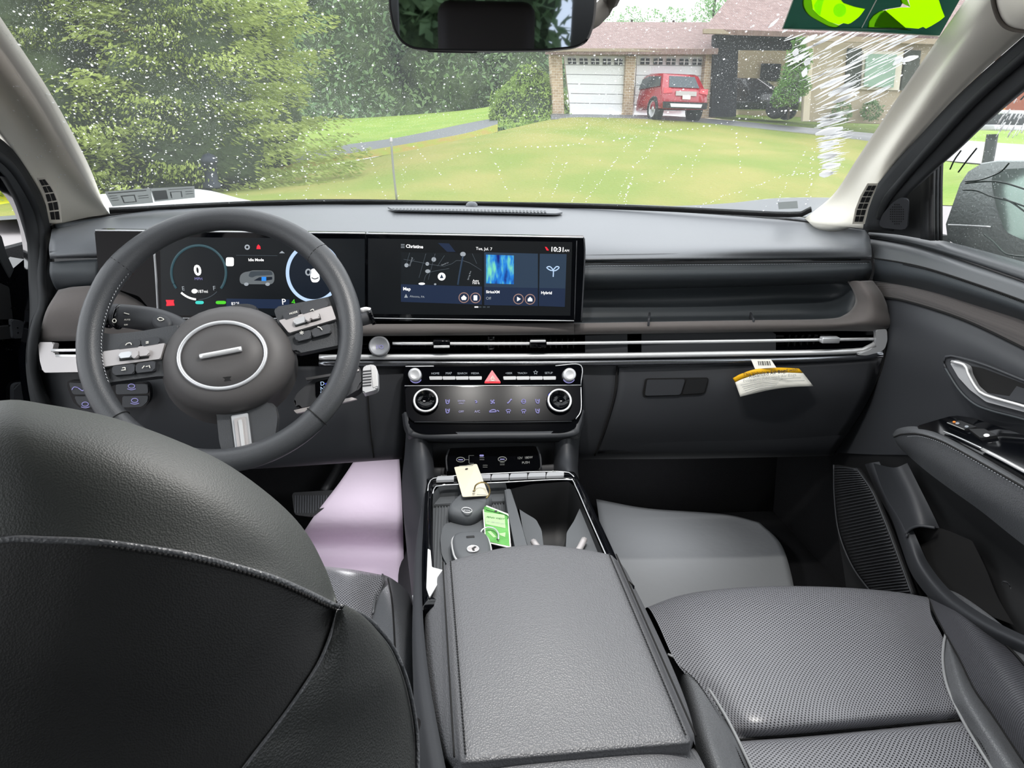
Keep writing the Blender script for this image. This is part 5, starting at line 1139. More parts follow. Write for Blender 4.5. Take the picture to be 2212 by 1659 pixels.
# ============================================================ passenger door
dr = setting('door_1', 'passenger front door with cloth band, chrome pull and leather armrest')
DX = .74
def DR(pts): return [P(a, b, X=DX-c) for a, b, c in pts]      # c = how far the surface stands proud of the door
loft('window_ledge', [DR([(1866, 494, -.01), (1930, 502, -.01), (1985, 509, -.02), (2080, 530, -.03), (2212, 566, -.04), (2330, 600, -.04)]),
    DR([(1866, 500, .0), (1930, 507, .0), (1985, 516, .0), (2080, 541, .0), (2212, 582, .0), (2330, 620, .0)]),
    DR([(1868, 508, .004), (1930, 517, .006), (1985, 528, .008), (2080, 557, .008), (2212, 602, .008), (2330, 645, .008)]),
    DR([(1868, 512, -.006), (1930, 521, -.006), (1985, 533, -.006), (2080, 563, -.006), (2212, 609, -.006), (2330, 653, -.006)])], M['door_pad'], dr, nu=30, nv=5)
loft('upper_door_pad', [DR([(1868, 512, .0), (1930, 521, .0), (1985, 533, .0), (2080, 563, .0), (2212, 609, .0), (2330, 653, .0)]),
    DR([(1880, 525, .02), (1940, 535, .022), (1998, 549, .024), (2090, 578, .024), (2212, 618, .024), (2330, 665, .024)]),
    DR([(1889, 556, .03), (1950, 566, .032), (2010, 580, .034), (2100, 609, .036), (2212, 649, .036), (2330, 700, .036)])], M['door_pad'], dr, nu=30, nv=6)
loft('middle_door_pad', [DR([(1889, 559, .031), (1950, 569, .033), (2010, 583, .035), (2100, 612, .037), (2212, 652, .037), (2330, 703, .037)]),
    DR([(1889, 585, .028), (1950, 595, .032), (2012, 608, .034), (2100, 635, .036), (2212, 674, .036), (2330, 725, .036)]),
    DR([(1884, 606, .012), (1950, 616, .012), (2020, 632, .012), (2100, 657, .012), (2212, 693, .012), (2330, 745, .012)])], M['pad_low'], dr, nu=30, nv=6)
tube('stitch_groove', DR([(1889, 557.5, .032), (1950, 567.5, .034), (2010, 581.5, .036), (2100, 610.5, .038), (2212, 650.5, .038), (2330, 701.5, .038)]), .0011, M['seam'], dr, n=30, k=5)
stitchrow(DR([(1950, 571, .0345), (2010, 585, .0365), (2100, 614, .0385), (2212, 654.5, .0385), (2330, 705.5, .0385)]), dr, 110, .0007)
loft('cloth_band', [DR([(1884, 606, .008), (1950, 616, .010), (2020, 632, .010), (2100, 657, .010), (2212, 693, .010), (2330, 745, .010)]),
    DR([(1893, 622, .014), (1950, 632, .018), (2020, 652, .018), (2100, 682, .018), (2212, 724, .018), (2330, 780, .018)]),
    DR([(1903, 640, .012), (1950, 648, .014), (2020, 668, .014), (2100, 697, .014), (2212, 751, .014), (2330, 810, .014)])], M['ribbed'], dr, nu=30, nv=6)
tube('band_gap', DR([(1903, 641, .013), (1950, 649, .015), (2020, 669, .015), (2100, 698.5, .015), (2212, 752.5, .015), (2330, 812, .015)]), .0016, M['seam'], dr, n=30, k=6)
loft('door_panel', [DR([(1903, 643, .010), (1950, 651, .012), (2020, 671, .012), (2100, 700, .012), (2212, 754, .012), (2330, 812, .012)]),
    DR([(1917, 700, .010), (1960, 706, .022), (2030, 725, .026), (2110, 756, .026), (2212, 800, .026), (2330, 860, .026)]),
    DR([(1912, 775, .008), (1960, 780, .020), (2030, 790, .026), (2110, 830, .024), (2212, 870, .024), (2330, 930, .024)]),
    DR([(1888, 842, .004), (1945, 850, .012), (2020, 860, .016), (2110, 885, .018), (2212, 915, .02), (2330, 980, .02)]),
    DR([(1852, 905, .0), (1920, 915, .008), (2010, 925, .01), (2110, 945, .01), (2212, 985, .01), (2330, 1050, .01)]),
    DR([(1805, 978, .0), (1890, 982, .004), (1990, 985, .006), (2110, 1010, .006), (2212, 1060, .006), (2330, 1120, .006)])], M['hard'], dr, nu=34, nv=6)
tube('door_gap', DR([(1884, 604, .0), (1906, 640, .006), (1919, 700, .006), (1914, 772, .004), (1890, 842, .002), (1854, 905, -.002), (1803, 980, -.004)]), .0032, M['seam'], dr, n=36, k=6)
# pull handle
hpl = (P(2120, 830, X=DX-.040), (CAM-P(2120, 830, X=DX-.030)).normalized()*.2+Vector((-1, 0, .0)))
hpl = (hpl[0], hpl[1].normalized())
bez = [(2040, 790), (2040, 776), (2055, 768), (2120, 784), (2212, 822), (2330, 865), (2330, 940), (2212, 902), (2135, 882), (2100, 868), (2070, 835)]
hb = panel('handle_bezel', bez, hpl, .012, M['hard'], dr, rnd=.004, bev=.002)
panel('handle_cup_shade', [(2092, 790), (2120, 795), (2200, 825), (2330, 875), (2330, 905), (2200, 868), (2140, 852), (2110, 835), (2094, 810)], hpl, .001, M['seam'], hb, o=.0012, rnd=.004)  # flat black patch painted for the shaded hollow of the handle
panel('cup_floor', [(2130, 848), (2180, 856), (2196, 834), (2330, 880), (2330, 900), (2180, 864)], hpl, .001, M['hard'], hb, o=.0018)
line('bezel_rim', [(2044, 800), (2039, 780), (2052, 769), (2120, 786), (2212, 822), (2330, 868)], off(hpl, .001), .0018, M['hard'], hb, n=30, k=6)
line('bezel_rim', [(2042, 795), (2072, 842), (2104, 872), (2140, 887), (2212, 906), (2330, 945)], off(hpl, .001), .0018, M['pad_low'], hb, n=30, k=6)
panel('pull_lever', [(2051, 782), (2060, 777), (2082, 786), (2091, 792), (2094, 808), (2108, 834), (2126, 850), (2160, 862), (2330, 915), (2330, 928), (2212, 890), (2130, 868), (2095, 842), (2070, 815)], hpl, .006, M['satin'], hb, o=.007, rnd=.003, bev=.0022)
line('lever_highlight', [(2056, 781), (2084, 789), (2091, 806), (2108, 836), (2130, 854), (2212, 878), (2330, 916)], off(hpl, .0105), .0022, M['bright'], hb, n=30, k=6)
# armrest with switch plate
loft('door_armrest', [DR([(1928, 938, .03), (1940, 926, .05), (1975, 921, .07), (2020, 932, .08), (2090, 965, .085), (2212, 1030, .09), (2330, 1095, .09)]),
    DR([(1930, 942, .04), (1945, 932, .065), (1980, 930, .09), (2030, 945, .10), (2095, 980, .105), (2212, 1046, .11), (2330, 1115, .11)]),
    DR([(1932, 948, .045), (1950, 943, .07), (1985, 945, .095), (2035, 962, .105), (2100, 996, .11), (2212, 1060, .115), (2330, 1130, .115)]),
    DR([(1937, 958, .035), (1960, 968, .06), (1995, 985, .085), (2045, 1015, .095), (2110, 1060, .10), (2212, 1120, .105), (2330, 1190, .105)]),
    DR([(1945, 968, .01), (1975, 996, .03), (2010, 1025, .05), (2060, 1062, .06), (2120, 1105, .065), (2212, 1178, .07), (2330, 1260, .07)])], M['seat_smooth'], dr, nu=36, nv=6)
tube('armrest_groove', DR([(1931, 944, .046), (1950, 938, .072), (1985, 938, .097), (2033, 953, .107), (2098, 988, .112), (2212, 1053, .117), (2330, 1122, .117)]), .0012, M['seam'], dr, n=36, k=6)
stitchrow(DR([(1960, 943, .085), (1988, 943, .101), (2035, 958, .11), (2100, 993, .115), (2212, 1058, .12), (2330, 1127, .12)]), dr, 70, .0007, 'pad')
_a, _b, _c = P(1985, 925, X=DX-.085), P(2212, 1035, X=DX-.105), P(2212, 935, X=DX-.045)
_n = (_b-_a).cross(_c-_a).normalized(); _n = _n if _n.dot(CAM-_a) > 0 else -_n
wpl_ = (_a+_n*.002, _n)
swp = panel('switch_plate', [(1978, 921), (2020, 908), (2060, 897), (2100, 902), (2212, 940), (2330, 985), (2330, 1095), (2212, 1030), (2090, 965), (2020, 932)], wpl_, .01, M['gloss'], dr, rnd=.005, bev=.001)
line('plate_edge', [(2038, 932), (2070, 945), (2120, 968)], off(wpl_, .002), .0011, M['satin'], swp); line('plate_edge', [(2122, 971), (2160, 990), (2212, 1018), (2330, 1080)], off(wpl_, .003), .0024, M['bright'], swp, n=12)
panel('lock_key', [(2046, 912), (2074, 908), (2110, 922), (2084, 927)], wpl_, .003, M['hard_dark'], swp, o=.003, rnd=.001, bev=.0005)
panel('window_key', [(2092, 926), (2126, 926), (2154, 940), (2118, 946)], wpl_, .005, M['hard_dark'], swp, o=.004, rnd=.001, bev=.001)
line('key_edge', [(2046, 913), (2083, 928)], off(wpl_, .0032), .0006, M['ink_grey'], swp)
for x, y, r_, mm in ((2061, 911, 3, 'g_orange'), (2068, 914, 4, 'g_grey'), (2088, 921, 4, 'g_grey'), (2131, 940, 6, 'g_white')):
    panel('key_symbol', ell(x, y, r_*1.1, r_*.55, n=12), wpl_, .0003, M[mm], swp, o=.0047)
# lower door
loft('lower_door', [DR([(1790, 975, -.02), (1880, 980, .0), (1990, 985, .0), (2110, 1010, .0), (2212, 1060, .0), (2330, 1120, .0)]),
    DR([(1800, 1040, .0), (1880, 1050, .005), (1960, 1060, .005), (2060, 1085, .0), (2212, 1180, .0), (2330, 1260, .0)]),
    DR([(1810, 1150, .02), (1890, 1160, .02), (1970, 1160, .01), (2080, 1180, .0), (2212, 1260, .0), (2330, 1340, .0)]),
    DR([(1830, 1290, .04), (1930, 1290, .03), (2010, 1300, .02), (2110, 1330, .02), (2230, 1400, .02), (2350, 1480, .02)]),
    DR([(1840, 1480, .04), (1950, 1480, .04), (2050, 1500, .03), (2140, 1520, .03), (2260, 1600, .02), (2380, 1680, .02)])], M['hard_dark'], dr, nu=30, nv=5)
rb = panel_pts = None
pk = DR([(1880, 1000, .02), (1905, 1060, .03), (1940, 1120, .045), (1965, 1180, .055), (1990, 1230, .06), (2040, 1290, .065), (2120, 1345, .07), (2212, 1390, .07), (2300, 1430, .07)])
pk1 = DR([(1868, 1003, .012), (1893, 1062, .02), (1927, 1125, .035), (1948, 1185, .045), (1972, 1245, .05), (2028, 1312, .055), (2110, 1368, .06), (2212, 1415, .06), (2300, 1455, .06)])
pk2 = DR([(1930, 990, .01), (1960, 1050, .02), (1985, 1100, .03), (2005, 1140, .035), (2030, 1200, .0), (2080, 1260, .0), (2150, 1310, .0), (2212, 1345, .0), (2300, 1390, .0)])
loft('pocket_edge', [pk1, pk, [a.lerp(b, .25)+Vector((.006, 0, 0)) for a, b in zip(pk, pk2)]], M['hard'], dr, nu=40, nv=6)
loft('pocket_shoulder', [DR([(1885, 1000, .018), (1908, 1060, .03), (1938, 1118, .044), (1958, 1150, .05)]), DR([(1930, 1010, .035), (1958, 1065, .04), (1978, 1110, .045), (1990, 1135, .045)]), DR([(1960, 1000, .02), (1990, 1060, .025), (2015, 1110, .025), (2030, 1142, .02)])], M['hard'], dr, nu=14, nv=5)
tube('pocket_lip', DR([(1958, 1160, .054), (1962, 1146, .052), (1985, 1136, .046), (2020, 1140, .034)]), .0022, M['hard'], dr, n=24)
q3 = loft('pocket_shade', [DR([(1958, 1155, .03), (1985, 1138, .022), (2035, 1142, .022), (2100, 1168, .022)]), DR([(1975, 1210, .035), (2010, 1200, .024), (2060, 1205, .024), (2128, 1225, .024)]), DR([(2010, 1265, .04), (2045, 1270, .028), (2095, 1275, .026), (2155, 1290, .026)]), DR([(2070, 1320, .05), (2100, 1325, .035), (2135, 1330, .032), (2190, 1350, .032)])], M['seam'], dr, nu=14, nv=5)  # black sheet on the door standing in for the shaded pocket opening
# ribbed speaker cover
GL = [(1801, 1004), (1802, 1070), (1812, 1150), (1842, 1225), (1890, 1290)]; GR = [(1850, 1012), (1884, 1062), (1915, 1135), (1945, 1215), (1972, 1290)]
def gc(t, s, c_=.0):
    k = min(int(t*4), 3); u = t*4-k; L_ = [GL[k][q]*(1-u)+GL[k+1][q]*u for q in (0, 1)]; R_ = [GR[k][q]*(1-u)+GR[k+1][q]*u for q in (0, 1)]
    return P(L_[0]*(1-s)+R_[0]*s, L_[1]*(1-s)+R_[1]*s, X=DX-.052-c_)
sg = loft('speaker_grille', [[gc(t/8, s/4) for s in range(5)] for t in range(9)], M['hard_dark'], dr, nu=12, nv=3, thick=.008)
gb_ = bmesh.new()
for i in range(46):
    t = (i+.5)/46; tube('', [gc(t+.012, .03, .001), gc(t, .5, .0016), gc(t-.010 if t > .02 else t, .97, .001)], .0011, None, n=4, k=4, bm=gb_)
fin('grille_ribs', gb_, M['hard'], sg)['kind'] = 'stuff'
tube('grille_rim', [gc(0, 0, .001), gc(.25, 0, .001), gc(.5, 0, .001), gc(.75, 0, .001), gc(1, 0, .001)], .0014, M['hard'], sg, n=24, k=6); tube('grille_rim', [gc(0, 1, .001), gc(.25, 1, .001), gc(.5, 1, .001), gc(.75, 1, .001), gc(1, 1, .001)], .0014, M['hard'], sg, n=24, k=6)
epl = (P(2175, 1275, X=DX-.003), Vector((-1, 0, 0)))
line('sound_emblem', ell(2174, 1274, 11, 19, -20, 20), epl, .0012, M['hard'], dr, closed=True); line('sound_emblem', [(2166, 1262), (2178, 1272), (2170, 1280), (2182, 1290)], epl, .0014, M['hard'], dr)
# sail panel with tweeter, window channel
sl = DR([(1868, 490, .01), (1890, 420, .012), (1930, 360, .01), (1985, 325, .0), (2020, 310, -.01)])
loft('sail_panel', [DR([(1850, 500, .0), (1872, 430, .0), (1905, 375, .0), (1960, 330, -.005), (2015, 300, -.01)]), DR([(1930, 506, .01), (1935, 450, .01), (1955, 400, .008), (1985, 350, .0), (2018, 318, -.006)]), DR([(1992, 516, .008), (1993, 460, .008), (1996, 410, .004), (2002, 360, .0), (2022, 325, -.006)])], M['rubber'], dr, nu=16, nv=5)
tpl = plane3((1890, 490, 1.105), (1968, 495, 1.06), (1960, 430, 1.05))
tw = panel('tweeter_cover', [(1898, 486), (1905, 465), (1925, 440), (1945, 428), (1962, 432), (1960, 492), (1950, 497), (1905, 492)], tpl, .004, M['hard'], dr, o=.004, rnd=.006, bev=.001)
tb = bmesh.new()
for i in range(9):
    for j in range(9):
        x, y = 1919+i*4.6, 442+j*5.2
        if (x-1937)**2/18**2+(y-463)**2/22**2 < 1: lathe('', onp(x, y, off(tpl, .0046)), tpl[1], [(.0011, 0), (0, .0003)], None, k=6, bm=tb)
fin('tweeter_holes', tb, M['seam'], tw)['kind'] = 'stuff'
for x0, x1, c_, mm in ((1988, 2010, .012, 'rubber'), (2006, 2015, .018, 'hard_dark'), (2011, 2023, .010, 'rubber'), (2018, 2031, .002, 'hard_dark')):
    loft('window_channel', [DR([(x0, 516, c_), (x0, 400, c_), (x0+4, 330, c_-.004)]), DR([(x1, 520, c_), (x1, 400, c_), (x1+3, 322, c_-.004)])], M[mm], dr, nu=8, nv=2, thick=.004)
dbm = bmesh.new()
for i in range(40):
    x, y = random.uniform(2022, 2031), random.uniform(345, 515); p = P(x, y, X=DX-.004); lathe('', p, Vector((-1, 0, 0)), [(random.uniform(.0006, .0014), 0), (0, .0008)], None, k=6, bm=dbm)
fin('rain_drops', dbm, M['drop'], dr)['kind'] = 'stuff'
gw = loft('window_right', [[Vector((.765, y, CZ+z)) for y, z in ((1.30, -.20), (.9, -.19), (.4, -.18), (-.15, -.18))], [Vector((.745, y, CZ+z)) for y, z in ((1.24, -.05), (.9, .0), (.4, .03), (-.15, .04))], [Vector((.70, y, CZ+z)) for y, z in ((1.14, .06), (.86, .2), (.4, .27), (-.15, .27))]], M['sideglass'], nu=20, nv=6)
gw['kind'] = 'structure'; gw['label'] = 'wet passenger window dotted with rain'
sb = bmesh.new()
for k in range(46):        # smeared white streaks on the wet glass
    x = random.uniform(2150, 2215); y = random.uniform(205, 300)+(x-2150)*.1; L = random.uniform(8, 26)
    a, b_ = P(x, y, X=.73), P(x+L*.5, y-L*.8, X=.73); tube('', [a, b_], random.uniform(.0005, .0014), None, n=1, k=4, sx=.4, bm=sb)
for k in range(900):
    x = random.uniform(2032, 2230); y = random.uniform(300 if x < 2100 else 200, 580)
    if y < 330-(x-2030)*.8: continue
    lathe('', P(x, y, X=.735), Vector((-1, 0, 0)), [(random.uniform(.0002, .0008), 0), (0, .0005)], None, k=5, bm=sb)
o = fin('rain_streaks', sb, M['drop']); tag(o, 'white smears and beads of rain on the passenger window', 'water', kind='stuff')
sb = bmesh.new()
for pts in ([(2085, 392), (2120, 388), (2160, 372), (2180, 352)], [(2085, 396), (2130, 392), (2165, 394), (2212, 408), (2260, 425)], [(2080, 410), (2110, 412), (2140, 424), (2180, 434), (2230, 452)], [(2168, 428), (2190, 440), (2215, 458)], [(2125, 506), (2145, 522), (2168, 545), (2190, 552), (2230, 556)], [(2052, 366), (2062, 345), (2076, 325)], [(2070, 372), (2090, 345), (2110, 320)], [(2205, 215), (2230, 190), (2250, 175)]):
    tube('', [P(x, y, X=.735) for x, y in pts], .0011, None, n=20, k=5, bm=sb)
o = fin('rain_runs', sb, mat('dark_water_run', '#23302c', .1)); tag(o, 'dark cleared runs of water curving down the passenger window', 'water', kind='stuff')  # darkness seen through cleared water is painted as opaque dark green

# ============================================================ driver door opening (door stands ajar)
def LR(pts): return [P(a, b, Y=c) for a, b, c in pts]
c1 = LR([(-60, 262, 1.10), (20, 315, 1.19), (72, 388, 1.26), (98, 440, 1.30), (113, 494, 1.32), (112, 560, 1.26), (122, 625, 1.24), (95, 680, 1.21), (82, 740, 1.19), (85, 800, 1.19), (115, 880, 1.20), (170, 980, 1.22)])
c2 = LR([(-80, 300, 1.08), (6, 345, 1.17), (52, 405, 1.23), (78, 460, 1.27), (90, 530, 1.27), (90, 600, 1.24), (92, 660, 1.21), (78, 700, 1.19), (70, 750, 1.18), (72, 810, 1.18), (95, 890, 1.18), (145, 990, 1.20)])
c3 = LR([(-100, 330, 1.06), (-6, 366, 1.15), (30, 415, 1.20), (50, 468, 1.24), (59, 535, 1.25), (61, 600, 1.23), (64, 660, 1.21), (62, 710, 1.19), (56, 760, 1.18), (58, 820, 1.17), (75, 900, 1.17), (120, 1000, 1.18)])
o = loft('trim_left_seal', [c1, [p+Vector((.004, -.01, 0)) for p in c2], c3], M['rubber'], nu=40, nv=5, thick=.01); o['kind'] = 'structure'
o = tube('trim_left_bead', [p+(CAM-p).normalized()*.006 for p in c2], .007, M['rubber'], n=40); o['kind'] = 'structure'
o = loft('trim_left_body', [c3, LR([(-130, 345, 1.10), (-40, 380, 1.19), (12, 425, 1.26), (38, 478, 1.29), (50, 540, 1.30), (53, 600, 1.28), (54, 660, 1.26), (50, 710, 1.24), (42, 760, 1.23), (44, 820, 1.23), (60, 900, 1.23), (100, 1000, 1.24)])], M['gloss'], nu=40, nv=3); o['kind'] = 'structure'
dl = setting('door_2', 'driver door standing ajar, its black inner edge wet with rain')
q = plane3((-120, 480, 1.28), (60, 600, 1.36), (20, 900, 1.30))
panel('door_edge', [(-140, 380), (-60, 420), (0, 508), (12, 545), (28, 580), (52, 560), (64, 600), (66, 760), (80, 900), (100, 1000), (-200, 1000), (-200, 420)], q, .05, M['gloss'], dl)
panel('door_seal', [(-30, 470), (4, 512), (14, 548), (30, 582), (22, 600), (-2, 556), (-30, 510)], q, .02, M['rubber'], dl, o=.006)
panel('hinge_arm', [(-20, 708), (66, 700), (68, 728), (-20, 735)], q, .02, M['hard_dark'], dl, o=.012, rnd=.004)
panel('latch_plate', [(24, 690), (52, 694), (56, 730), (28, 732)], q, .01, M['hard'], dl, o=.02, rnd=.004, bev=.002)
panel('door_pocket', [(30, 830), (70, 826), (84, 900), (84, 960), (30, 960)], q, .02, M['hard'], dl, o=.014, rnd=.01, bev=.003)
panel('inner_sheet', [(-120, 560), (20, 620), (28, 690), (-120, 690)], q, .01, M['hard_dark'], dl, o=.006, rnd=.004)
wb = bmesh.new()
for k in range(26):
    x, y = random.uniform(0, 62), random.uniform(600, 760); lathe('', onp(x, y, off(q, .02)), q[1], [(random.uniform(.001, .0025), 0), (0, .001)], None, k=6, bm=wb)
fin('rain_drops', wb, M['clearglass'] if False else M['gloss'], dl)['kind'] = 'stuff'

# ============================================================ rearview mirror
rm = thing('rearview_mirror', 'black frameless rearview mirror hanging at the top of the windshield', 'mirror')
mp_ = plane3((845, 20, .90), (1285, 15, .885), (1065, 108, .895))
mo = [(838, -40), (840, 20), (848, 62), (865, 92), (890, 106), (935, 110), (1060, 112), (1180, 110), (1245, 104), (1270, 92), (1284, 55), (1289, 10), (1290, -40), (1200, -62), (930, -62)]
panel('mirror_case', mo, mp_, .03, M['hard_dark'], rm, rnd=.008, bev=.003)
mg = [(843, -36), (845, 20), (853, 60), (869, 88), (892, 101), (936, 105), (1060, 106), (1180, 105), (1242, 99), (1266, 88), (1279, 54), (1284, 10), (1284, -36), (1198, -57), (932, -57)]
panel('mirror_glass', mg, mp_, .002, mat('mirror_silver', '#8a93a0', .02, 1), rm, o=.0022, rnd=.006, bev=.0006)
panel('button_strip', [(922, 107), (1032, 109), (1030, 114.5), (960, 113.5), (924, 112)], mp_, .012, M['hard_dark'], rm, o=-.002, rnd=.001)
tube('mirror_stem', [P(1065, 20, Y=.93), P(1068, -60, Y=.99), P(1070, -110, Y=1.02)], .012, M['hard_dark'], rm, n=8)
tube('mirror_wire_cover', [P(1180, -20, Y=.96), P(1255, 48, Y=1.0), W(1310, 10, .01), W(1345, -60, .01)], .012, M['roofcloth'], rm, n=8)
# ============================================================ stickers on the windshield
def wpoly(name, px, m, par, o=.003, th=.0006, sub=1):
    """flat film following the curved glass; outline in pixels"""
    b = bmesh.new(); vs = [b.verts.new(W(x, y, o)) for x, y in px]; f = b.faces.new(vs)
    bmesh.ops.triangulate(b, faces=[f]); return fin(name, b, m, par, False)
def wfill(name, outer, holes, m, par, o):
    cu = bpy.data.curves.new('t', 'CURVE'); cu.dimensions = '2D'; cu.fill_mode = 'BOTH'
    for px in [outer]+holes:
        s = cu.splines.new('POLY'); s.points.add(len(px)-1)
        for k, (x, y) in enumerate(px): s.points[k].co = (x, -y, 0, 1)
        s.use_cyclic_u = True
    ob = bpy.data.objects.new('t', cu); COL.objects.link(ob); dg = bpy.context.evaluated_depsgraph_get(); dg.update()
    me = bpy.data.meshes.new_from_object(ob.evaluated_get(dg)); bpy.data.objects.remove(ob); bpy.data.curves.remove(cu)
    for v in me.vertices: v.co = W(v.co.x, -v.co.y, o)
    return link(name, me, m, par, False)
ys = thing('year_decal', 'dark green window film with two large lime digits at the top right of the windshield', 'sticker')
hole1 = [(v.x, v.y) for v in spline([Vector((x, y, 0)) for x, y in [(1738, -7), (1736, 6), (1740, 20), (1750, 33), (1770, 45), (1792, 56), (1806, 58)]], 14)]+[(1822, 50), (1832, 52), (1840, 48), (1856, 36), (1869, 19), (1845, 14), (1822, 6), (1811, -7)]
hole2 = [(1877, 58), (1878, 46), (1887, 34), (1900, 25), (1914, 20), (1945, 15), (1950, 6), (1945, -7), (2026, -7), (2034, 18), (2041, 36), (2030, 45), (2012, 56), (2000, 62), (1994, 58), (1984, 62), (1960, 60)]
wfill('film', [(1716, -9), (1690, 62), (1780, 66), (1860, 68), (1940, 73), (2029, 78), (2078, -9)], [hole1, hole2], M['filmgreen'], ys, .002)
def d2(px, mm, o, n='digit'): wpoly(n, px, M[mm], ys, o)
def sm(px, n): return [(v.x, v.y) for v in spline([Vector((x, y, 0)) for x, y in px], n)]
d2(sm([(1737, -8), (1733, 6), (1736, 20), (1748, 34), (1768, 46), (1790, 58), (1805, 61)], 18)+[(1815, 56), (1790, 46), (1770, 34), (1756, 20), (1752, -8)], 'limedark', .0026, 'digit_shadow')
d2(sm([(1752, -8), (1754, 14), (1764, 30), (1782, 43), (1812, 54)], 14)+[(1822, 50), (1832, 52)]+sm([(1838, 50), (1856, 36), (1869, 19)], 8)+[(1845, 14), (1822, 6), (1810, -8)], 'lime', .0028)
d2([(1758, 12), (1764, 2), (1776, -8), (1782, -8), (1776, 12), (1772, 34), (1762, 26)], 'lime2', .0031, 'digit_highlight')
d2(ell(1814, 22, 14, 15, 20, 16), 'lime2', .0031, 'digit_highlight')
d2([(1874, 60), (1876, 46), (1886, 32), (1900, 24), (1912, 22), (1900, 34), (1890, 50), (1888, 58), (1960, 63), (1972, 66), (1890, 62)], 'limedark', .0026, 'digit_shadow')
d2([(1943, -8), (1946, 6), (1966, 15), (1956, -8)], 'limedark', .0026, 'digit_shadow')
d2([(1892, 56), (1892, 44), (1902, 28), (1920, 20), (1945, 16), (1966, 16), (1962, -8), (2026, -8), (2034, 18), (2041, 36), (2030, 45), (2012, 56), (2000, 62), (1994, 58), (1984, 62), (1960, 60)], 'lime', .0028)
wpoly('film_join', [(1896, -8), (1899, -8), (1861, 63), (1859, 63)], M['white_paper'], ys, .0033)
for a, b_ in (((1690, 62), (1860, 68)), ((1860, 68), (2029, 78)), ((1690, 62), (1716, -8))):
    tube('film_edge', [W(a[0], a[1], .003), W((a[0]+b_[0])/2, (a[1]+b_[1])/2, .003), W(b_[0], b_[1], .003)], .0008, M['white_paper'], ys, n=4, k=4)
def insp(name, label, px, rows):
    t = thing(name, label, 'sticker'); wpoly('sticker_paper', px, M['paper_trans'], t, .002)
    (x0, y0), (x1, y1), (x2, y2), (x3, y3) = px
    def uv(u, v): return ((x0*(1-u)+x1*u)*(1-v)+(x3*(1-u)+x2*u)*v, (y0*(1-u)+y1*u)*(1-v)+(y3*(1-u)+y2*u)*v)
    for u0, v0, u1, v1 in rows: wpoly('printed_block', [uv(u0, v0), uv(u1, v0), uv(u1, v1), uv(u0, v1)], M['ink_grey'], t, .0026)
insp('inspection_sticker', 'grey translucent inspection sticker in the lower left windshield corner', [(226, 414), (325, 406), (331, 438), (243, 446)], [(.05, .1, .9, .17), (.05, .3, .22, .34), (.05, .45, .22, .49), (.05, .6, .22, .64), (.3, .35, .62, .42), (.3, .42, .33, .85), (.59, .42, .62, .85), (.3, .80, .62, .85), (.68, .45, .92, .5), (.68, .6, .92, .64)])
insp('inspection_sticker', 'second grey inspection sticker, right of the first and partly blacked out', [(324, 407), (420, 402), (421, 427), (334, 436)], [(.02, .2, .35, .9), (.4, .15, .95, .2), (.42, .35, .7, .4), (.42, .4, .45, .85), (.67, .4, .7, .85), (.78, .4, .96, .45), (.78, .6, .96, .65)])
tag(wpoly('glass_marking', [(1680, 437), (1722, 434), (1724, 450), (1682, 452)], M['paper_trans'], None, .002), 'faint grey printed mark low in the right windshield corner', 'sticker')
wb_ = tube('windshield_frit', [W(x, y, .001) for x, y in ((236, 455), (300, 452), (430, 445), (600, 438), (760, 436), (1000, 440), (1300, 446), (1560, 457), (1680, 463), (1735, 462), (1752, 452))], .006, M['seam'], n=50, k=6, sx=.3); tag(wb_, 'black rubber strip along the foot of the windshield', 'seal')
# ============================================================ rain on the windshield
bmd = bmesh.new()
WNRM = Vector((0, -.52, -.85)).normalized()
def drop(x, y, r):
    p = W(x, y, -.003); k = 6 if r > .0012 else 5
    lathe('', p, WNRM, [(r, 0), (r*.75, r*.35), (0, r*.5)], None, k=k, bm=bmd, sy=random.uniform(1, 1.3))
def mirror_hides(x, y): return 830 < x < 1295 and y < 112
n = 0
while n < 1500:
    x = random.uniform(20, 1960); y = random.uniform(0, 455)
    if mirror_hides(x, y): continue
    if x > 760 and x < 1850 and y > 255 and random.random() < .85: continue
    drop(x, y, random.choice((.0004, .0005, .0006, .0008, .0008, .0011)) if random.random() < .92 else .0016); n += 1
for k in range(420):
    x = random.gauss(330, 200); y = random.gauss(260, 120)
    if 20 < x < 760 and 0 < y < 440: drop(x, y, random.uniform(.0009, .0017))
def chain(pts, n, r=.0012, j=2.5, g=.25):
    pth = spline([Vector((a, b, 0)) for a, b in pts], n)
    for p in pth:
        if random.random() > g: drop(p.x+random.uniform(-j, j), p.y+random.uniform(-j, j), r*random.uniform(.55, 1.35))
chain([(955, 350), (1020, 330), (1110, 320), (1230, 313), (1330, 302), (1440, 285), (1530, 272), (1660, 245), (1720, 238)], 62, .0014, 2, .2)
chain([(1500, 450), (1560, 425), (1620, 405), (1700, 378), (1760, 372)], 44, .0012)
chain([(1060, 320), (1075, 360), (1090, 400), (1105, 440)], 20, .0013)
chain([(780, 310), (800, 345), (815, 385), (835, 430)], 22, .0013)
chain([(895, 318), (925, 350), (960, 385), (985, 415)], 16)
chain([(1200, 340), (1185, 380), (1160, 432)], 16, .0010)
chain([(1225, 350), (1205, 390), (1195, 425)], 14)
chain([(1285, 345), (1265, 385), (1250, 415), (1235, 435)], 18, .0011)
chain([(1395, 265), (1350, 320), (1320, 360), (1290, 400), (1262, 440)], 40, .0012)
chain([(1430, 265), (1400, 330), (1365, 365), (1345, 400), (1335, 440)], 40, .0012, 4)
chain([(1365, 385), (1358, 410), (1350, 440)], 24, .0014, 4)
chain([(1480, 340), (1455, 375), (1425, 395)], 18, .0010)
chain([(1520, 310), (1500, 345), (1495, 380)], 10)
